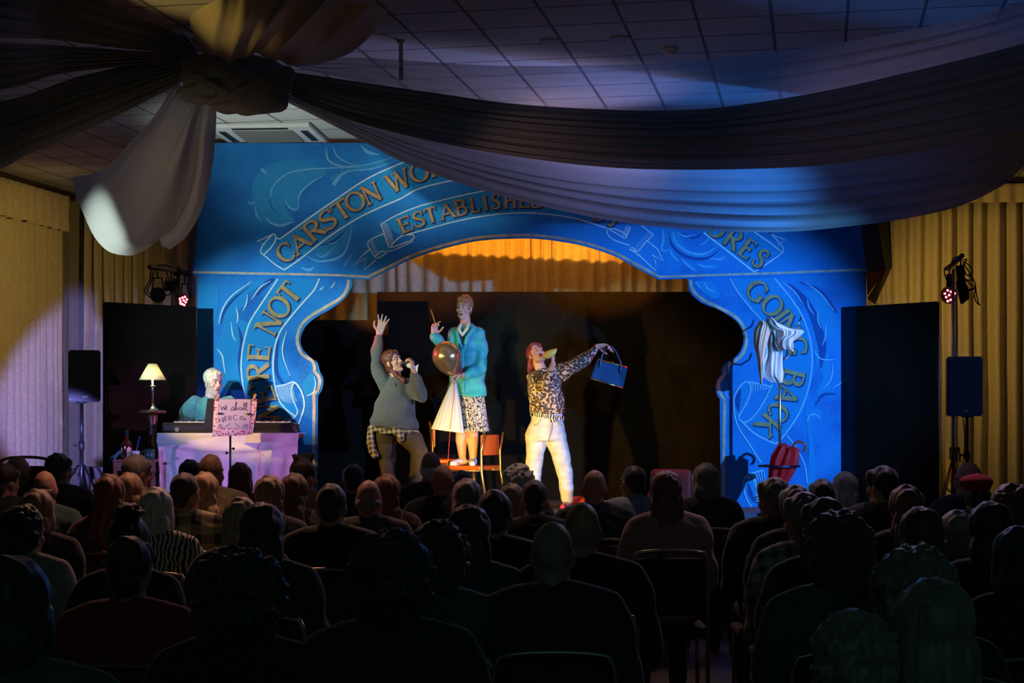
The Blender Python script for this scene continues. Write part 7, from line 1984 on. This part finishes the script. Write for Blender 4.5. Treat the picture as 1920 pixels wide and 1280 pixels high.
# px of head centre, px of crown, distance, head turn, hair, colour, top, build, label, extra
AUD = [
 (10, 868, 10.65, -35, 'short', 'dark', 'navy', 'mid', 'dark-haired person in navy at the left edge', None),
 (34, 854, 11.50, -40, 'fringe', 'grey', 'charcoal', 'mid', 'balding grey person beside the red stacked chairs', None),
 (110, 848, 11.50, -35, 'short', 'dark', 'brown', 'broad', 'dark-haired person in glasses below the left speaker stand', 'glasses'),
 (83, 882, 9.75, 0, 'fringe', 'brown', 'teal', 'mid', 'bald reddish head in front of the dark-haired person in glasses', None),
 (71, 916, 7.95, -15, 'bob', 'sandy', 'charcoal', 'mid', 'sandy blonde bob below the bald reddish head at left', None),
 (47, 945, 7.05, -35, 'curly', 'black', 'grey', 'hand', 'dark curly-haired person with a hand raised to the chin', None),
 (205, 888, 8.85, 0, 'long', 'auburn', 'plum', 'slim', 'long auburn hair in front of the side table at left', None),
 (243, 885, 9.75, -10, 'bob', 'sandy', 'brown', 'mid', 'sandy blonde bob partly behind the long auburn hair', None),
 (257, 850, 10.65, -45, 'short', 'grey', 'lace', 'mid', 'short grey hair and glasses right under the spirits bottle', 'glasses'),
 (294, 912, 7.95, -15, 'bob', 'white', 'zebra', 'mid', 'white-haired bob over a zebra-striped top', None),
 (240, 938, 6.15, 0, 'bun', 'black', 'black', 'slim', 'messy dark updo left of the white bob', None),
 (348, 883, 8.85, -20, 'crop', 'dark', 'plaid', 'broad', 'dark-haired man in a yellow and black plaid shirt', None),
 (384, 884, 9.75, 0, 'long', 'blonde', 'brown', 'slim', 'long pale blonde hair just right of the plaid shirt', None),
 (397, 849, 10.65, -15, 'crop', 'sandy', 'olive', 'broad', 'sandy-haired man in khaki before the white tablecloth', None),
 (356, 860, 11.50, 0, 'short', 'dark', 'black', 'mid', 'dark crown of hair just left of the khaki jacket', None),
 (450, 866, 11.50, 0, 'bob', 'red', 'red', 'slim', 'dark red bob in front of the music stand pole', None),
 (240, 1003, 5.25, 0, 'short', 'black', 'red', 'broad', 'big dark head above red-clad shoulders below the messy updo', None),
 (20, 1040, 3.45, -10, 'bob', 'black', 'teal', 'broad', 'dark figure in grey-green at the bottom left corner', None),
 (452, 931, 7.05, 0, 'bob', 'blonde', 'charcoal', 'mid', 'strip of blonde hair below the red bob', None),
 (492, 940, 6.15, 0, 'straight', 'dark', 'charcoal', 'mid', 'long dark straight hair in front of the blonde strip', None),
 (446, 1012, 4.35, 0, 'afro', 'black', 'black', 'broad', 'huge dark bushy head low in the left half', None),
 (505, 890, 8.85, 0, 'long', 'sandy', 'charcoal', 'slim', 'highlighted sandy hair below the right end of the tablecloth', None),
 (553, 886, 9.75, -15, 'long', 'brown', 'black', 'slim', 'streaked brown hair under the spiky-haired man', None),
 (570, 852, 10.65, -40, 'spiky', 'dark', 'black', 'mid', 'spiky dark-haired man at the tablecloth corner', None),
 (621, 903, 7.95, 0, 'crop', 'black', 'black', 'broad', 'short black hair left of the shaved grey head', None),
 (662, 867, 11.50, 0, 'crop', 'dark', 'black', 'mid', 'thinning dark hair below the hanging plaid sleeve', None),
 (691, 899, 8.85, 0, 'fringe', 'ash', 'charcoal', 'broad', 'shaved grey head below the left boot of the charcoal singer', None),
 (725, 888, 9.75, 0, 'long', 'auburn', 'plum', 'slim', 'dark auburn hair right of the shaved grey head', None),
 (808, 846, 11.50, -10, 'fringe', 'white', 'navy', 'broad', 'white-haired balding man in front of the side chair', None),
 (830, 870, 10.65, 0, 'none', 'black', 'black', 'broad', 'smooth bald head just before the white-haired balding man', None),
 (866, 879, 11.50, 0, 'crop', 'ash', 'charcoal', 'mid', 'small dark grey crown under the white trainers', None),
 (876, 896, 8.85, 0, 'bob', 'ash', 'charcoal', 'mid', 'ash-brown bob right of the smooth bald head', None),
 (927, 914, 7.05, 0, 'crop', 'black', 'black', 'broad', 'short black hair right of the ash-brown bob', None),
 (879, 944, 6.15, 0, 'straight', 'dark', 'teal', 'mid', 'long dark hair over a grey-green top', None),
 (822, 974, 5.25, 0, 'curly', 'dark', 'green', 'mid', 'dark curly hair left of the grey-green top', None),
 (733, 983, 4.35, 0, 'bushy', 'black', 'charcoal', 'broad', 'large bushy dark head in the lower middle', None),
 (972, 868, 10.65, 0, 'curly', 'white', 'charcoal', 'mid', 'curly white hair at the foot of the leopard print singer', None),
 (960, 905, 9.75, 0, 'bob', 'sandy', 'charcoal', 'mid', 'sandy hair directly below the curly white hair', None),
 (1002, 896, 8.85, 0, 'crop', 'dark', 'black', 'broad', 'cropped dark hair in front of the pale jeans', None),
 (1115, 880, 9.75, 0, 'none', 'black', 'black', 'broad', 'bald head in front of the orange-red cloth', None),
 (1186, 870, 10.65, 30, 'crop', 'black', 'pale_blue', 'broad', 'black-haired man in glasses and a pale blue shirt', 'glasses'),
 (1250, 881, 8.85, 0, 'straight', 'auburn', 'bare_pink', 'mid', 'long auburn hair and bare shoulders before the red vinyl chair', None),
 (1324, 867, 10.65, 0, 'bob', 'ash', 'black', 'mid', 'ash bob at the foot of the right arch column', None),
 (1091, 940, 6.15, 0, 'none', 'black', 'black', 'broad', 'bald dome behind the large bald head', None),
 (1036, 976, 5.25, 0, 'none', 'black', 'charcoal', 'broad', 'large bald head in the lower middle of the hall', None),
 (1450, 893, 8.85, 35, 'short', 'ash', 'black', 'broad', 'person in glasses below the umbrella tray', 'glasses'),
 (1493, 907, 7.95, 0, 'short', 'ash', 'charcoal', 'mid', 'dark grey head right of the person under the umbrella tray', None),
 (1507, 920, 7.05, 20, 'short', 'ash', 'stripe', 'mid', 'grey-haired person in a striped knitted top', None),
 (1547, 930, 6.15, 15, 'short', 'brown', 'charcoal', 'mid', 'brown head just behind the curly head at right', None),
 (1572, 948, 5.25, 0, 'bushy', 'brown', 'green', 'broad', 'curly brown head over a broad dark green jacket', None),
 (1542, 896, 9.75, 0, 'short', 'black', 'black', 'mid', 'dark round head left of the white-haired bob at right', None),
 (1585, 883, 10.65, 0, 'bob', 'white', 'charcoal', 'mid', 'white-haired bob in front of the right black flat', None),
 (1653, 871, 9.75, 40, 'short', 'black', 'black', 'broad', 'dark-haired person in profile before the right black flat', None),
 (1700, 908, 7.95, 0, 'long', 'auburn', 'black', 'mid', 'long dark auburn hair right of the person in profile', None),
 (1727, 948, 6.15, 0, 'straight', 'brown', 'black', 'mid', 'long brown hair just above the bushy greying hair', None),
 (1815, 866, 10.65, 40, 'fringe', 'grey', 'navy', 'broad', 'bald man with glasses beside the tripod stand at right', 'glasses'),
 (1833, 888, 9.75, 0, 'beret', 'dark', 'charcoal', 'mid', 'person in a red beret at right', 'beret'),
 (1897, 905, 7.95, 0, 'curly', 'auburn', 'black', 'mid', 'curly auburn hair at the right edge', None),
 (1858, 938, 6.15, 0, 'straight', 'black', 'black', 'broad', 'long black hair below the red beret', None),
 (1795, 955, 7.05, 0, 'bob', 'grey', 'charcoal', 'mid', 'grey-blonde hair peeping out beside the long black hair', None),
 (1715, 1012, 4.35, 0, 'bushy', 'ash', 'black', 'broad', 'bushy greying hair behind the long smooth hair at lower right', None),
 (1752, 1080, 3.45, 0, 'straight', 'ash', 'black', 'broad', 'long smooth greyish hair close up at the lower right', None),
 (1600, 1143, 3.45, 0, 'curly', 'ash', 'black', 'slim', 'small ash curly head below the dark green jacket', None),
 (1910, 985, 5.25, 0, 'bob', 'black', 'black', 'mid', 'dark head cut off by the right edge', None),
]
# one padded chair, copied under every sitter
chair_parts = {}
def f_(bm):
    bm_box(bm, (0, 0.03, 0.425), (0.42, 0.42, 0.05), bev=0.018)
chair_parts['seat'] = bpy.data.meshes.new('seat')
bm = bmesh.new(); f_(bm); chair_parts['seat'] = bm_mesh(bm, 'seat')
bm = bmesh.new(); bm_box(bm, (0, -0.215, 0.68), (0.35, 0.04, 0.30), bev=0.015); chair_parts['backrest'] = bm_mesh(bm, 'backrest')
bm = bmesh.new()
bm_tube(bm, [tuple(v) for v in catmull([(-0.19, -0.24, 0.0), (-0.19, -0.225, 0.5), (-0.19, -0.22, 0.80), (-0.14, -0.22, 0.86), (0.14, -0.22, 0.86), (0.19, -0.22, 0.80), (0.19, -0.225, 0.5), (0.19, -0.24, 0.0)], 48)], 0.011, 8)
chair_parts['back_frame'] = bm_mesh(bm, 'back_frame')
for s in (-1, 1):
    bm = bmesh.new(); bm_tube(bm, [(s*0.19, 0.23, 0.0), (s*0.185, 0.21, 0.41)], 0.011, 8); bm_tube(bm, [(s*0.19, 0.21, 0.405), (s*0.19, -0.22, 0.405)], 0.010, 8)
    chair_parts['leg%d' % s] = bm_mesh(bm, 'leg')
m_seat = mat('plum_upholstery', (0.06, 0.012, 0.02), 0.8, var=0.2, scale=30); m_ctube = mat('gilt_tube', (0.30, 0.24, 0.16), 0.35, 0.8)
for k, me in chair_parts.items(): me.materials.append(m_seat if k in ('seat', 'backrest') else m_ctube)
def slot(o, m):
    if not o.data.materials: o.data.materials.append(m)
    o.material_slots[0].link = 'OBJECT'; o.material_slots[0].material = m
def child(name, me, m, par):
    o = bpy.data.objects.new(name, me); COL.objects.link(o); o.parent = par; slot(o, m); return o
for i, (px, top, Y, yaw, style, hc_, tc_, bd_, label, extra) in enumerate(AUD):
    gain = {'afro': 0.055, 'bushy': 0.04, 'bun': 0.05, 'none': -0.012, 'fringe': -0.012, 'crop': 0.0, 'spiky': 0.02, 'curly': 0.014}.get(style, 0.005)
    ztop = ZC-(top-HZ)*Y/F
    sc = ztop/(H0+gain)
    x = (px-960)*Y/F
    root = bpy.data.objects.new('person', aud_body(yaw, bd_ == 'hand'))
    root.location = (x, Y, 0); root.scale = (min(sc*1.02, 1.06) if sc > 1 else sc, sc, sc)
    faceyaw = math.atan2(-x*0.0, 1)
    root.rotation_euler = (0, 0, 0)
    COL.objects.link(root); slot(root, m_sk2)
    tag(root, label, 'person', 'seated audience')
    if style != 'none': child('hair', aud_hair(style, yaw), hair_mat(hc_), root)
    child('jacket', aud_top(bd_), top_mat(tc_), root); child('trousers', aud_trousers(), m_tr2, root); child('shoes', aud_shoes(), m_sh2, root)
    if extra == 'glasses': child('glasses', aud_glasses(yaw), m_gl, root)
    if extra == 'beret': child('beret', aud_beret(yaw), mat('red_felt', (0.40, 0.012, 0.015), 0.9), root)
    ch = empty('audience_chair', (x, Y, 0)); ch.scale = root.scale
    tag(ch, 'padded chair under the '+label, 'chair', 'audience chairs')
    for k, me in chair_parts.items():
        o = bpy.data.objects.new('leg' if k.startswith('leg') else k, me); COL.objects.link(o); o.parent = ch
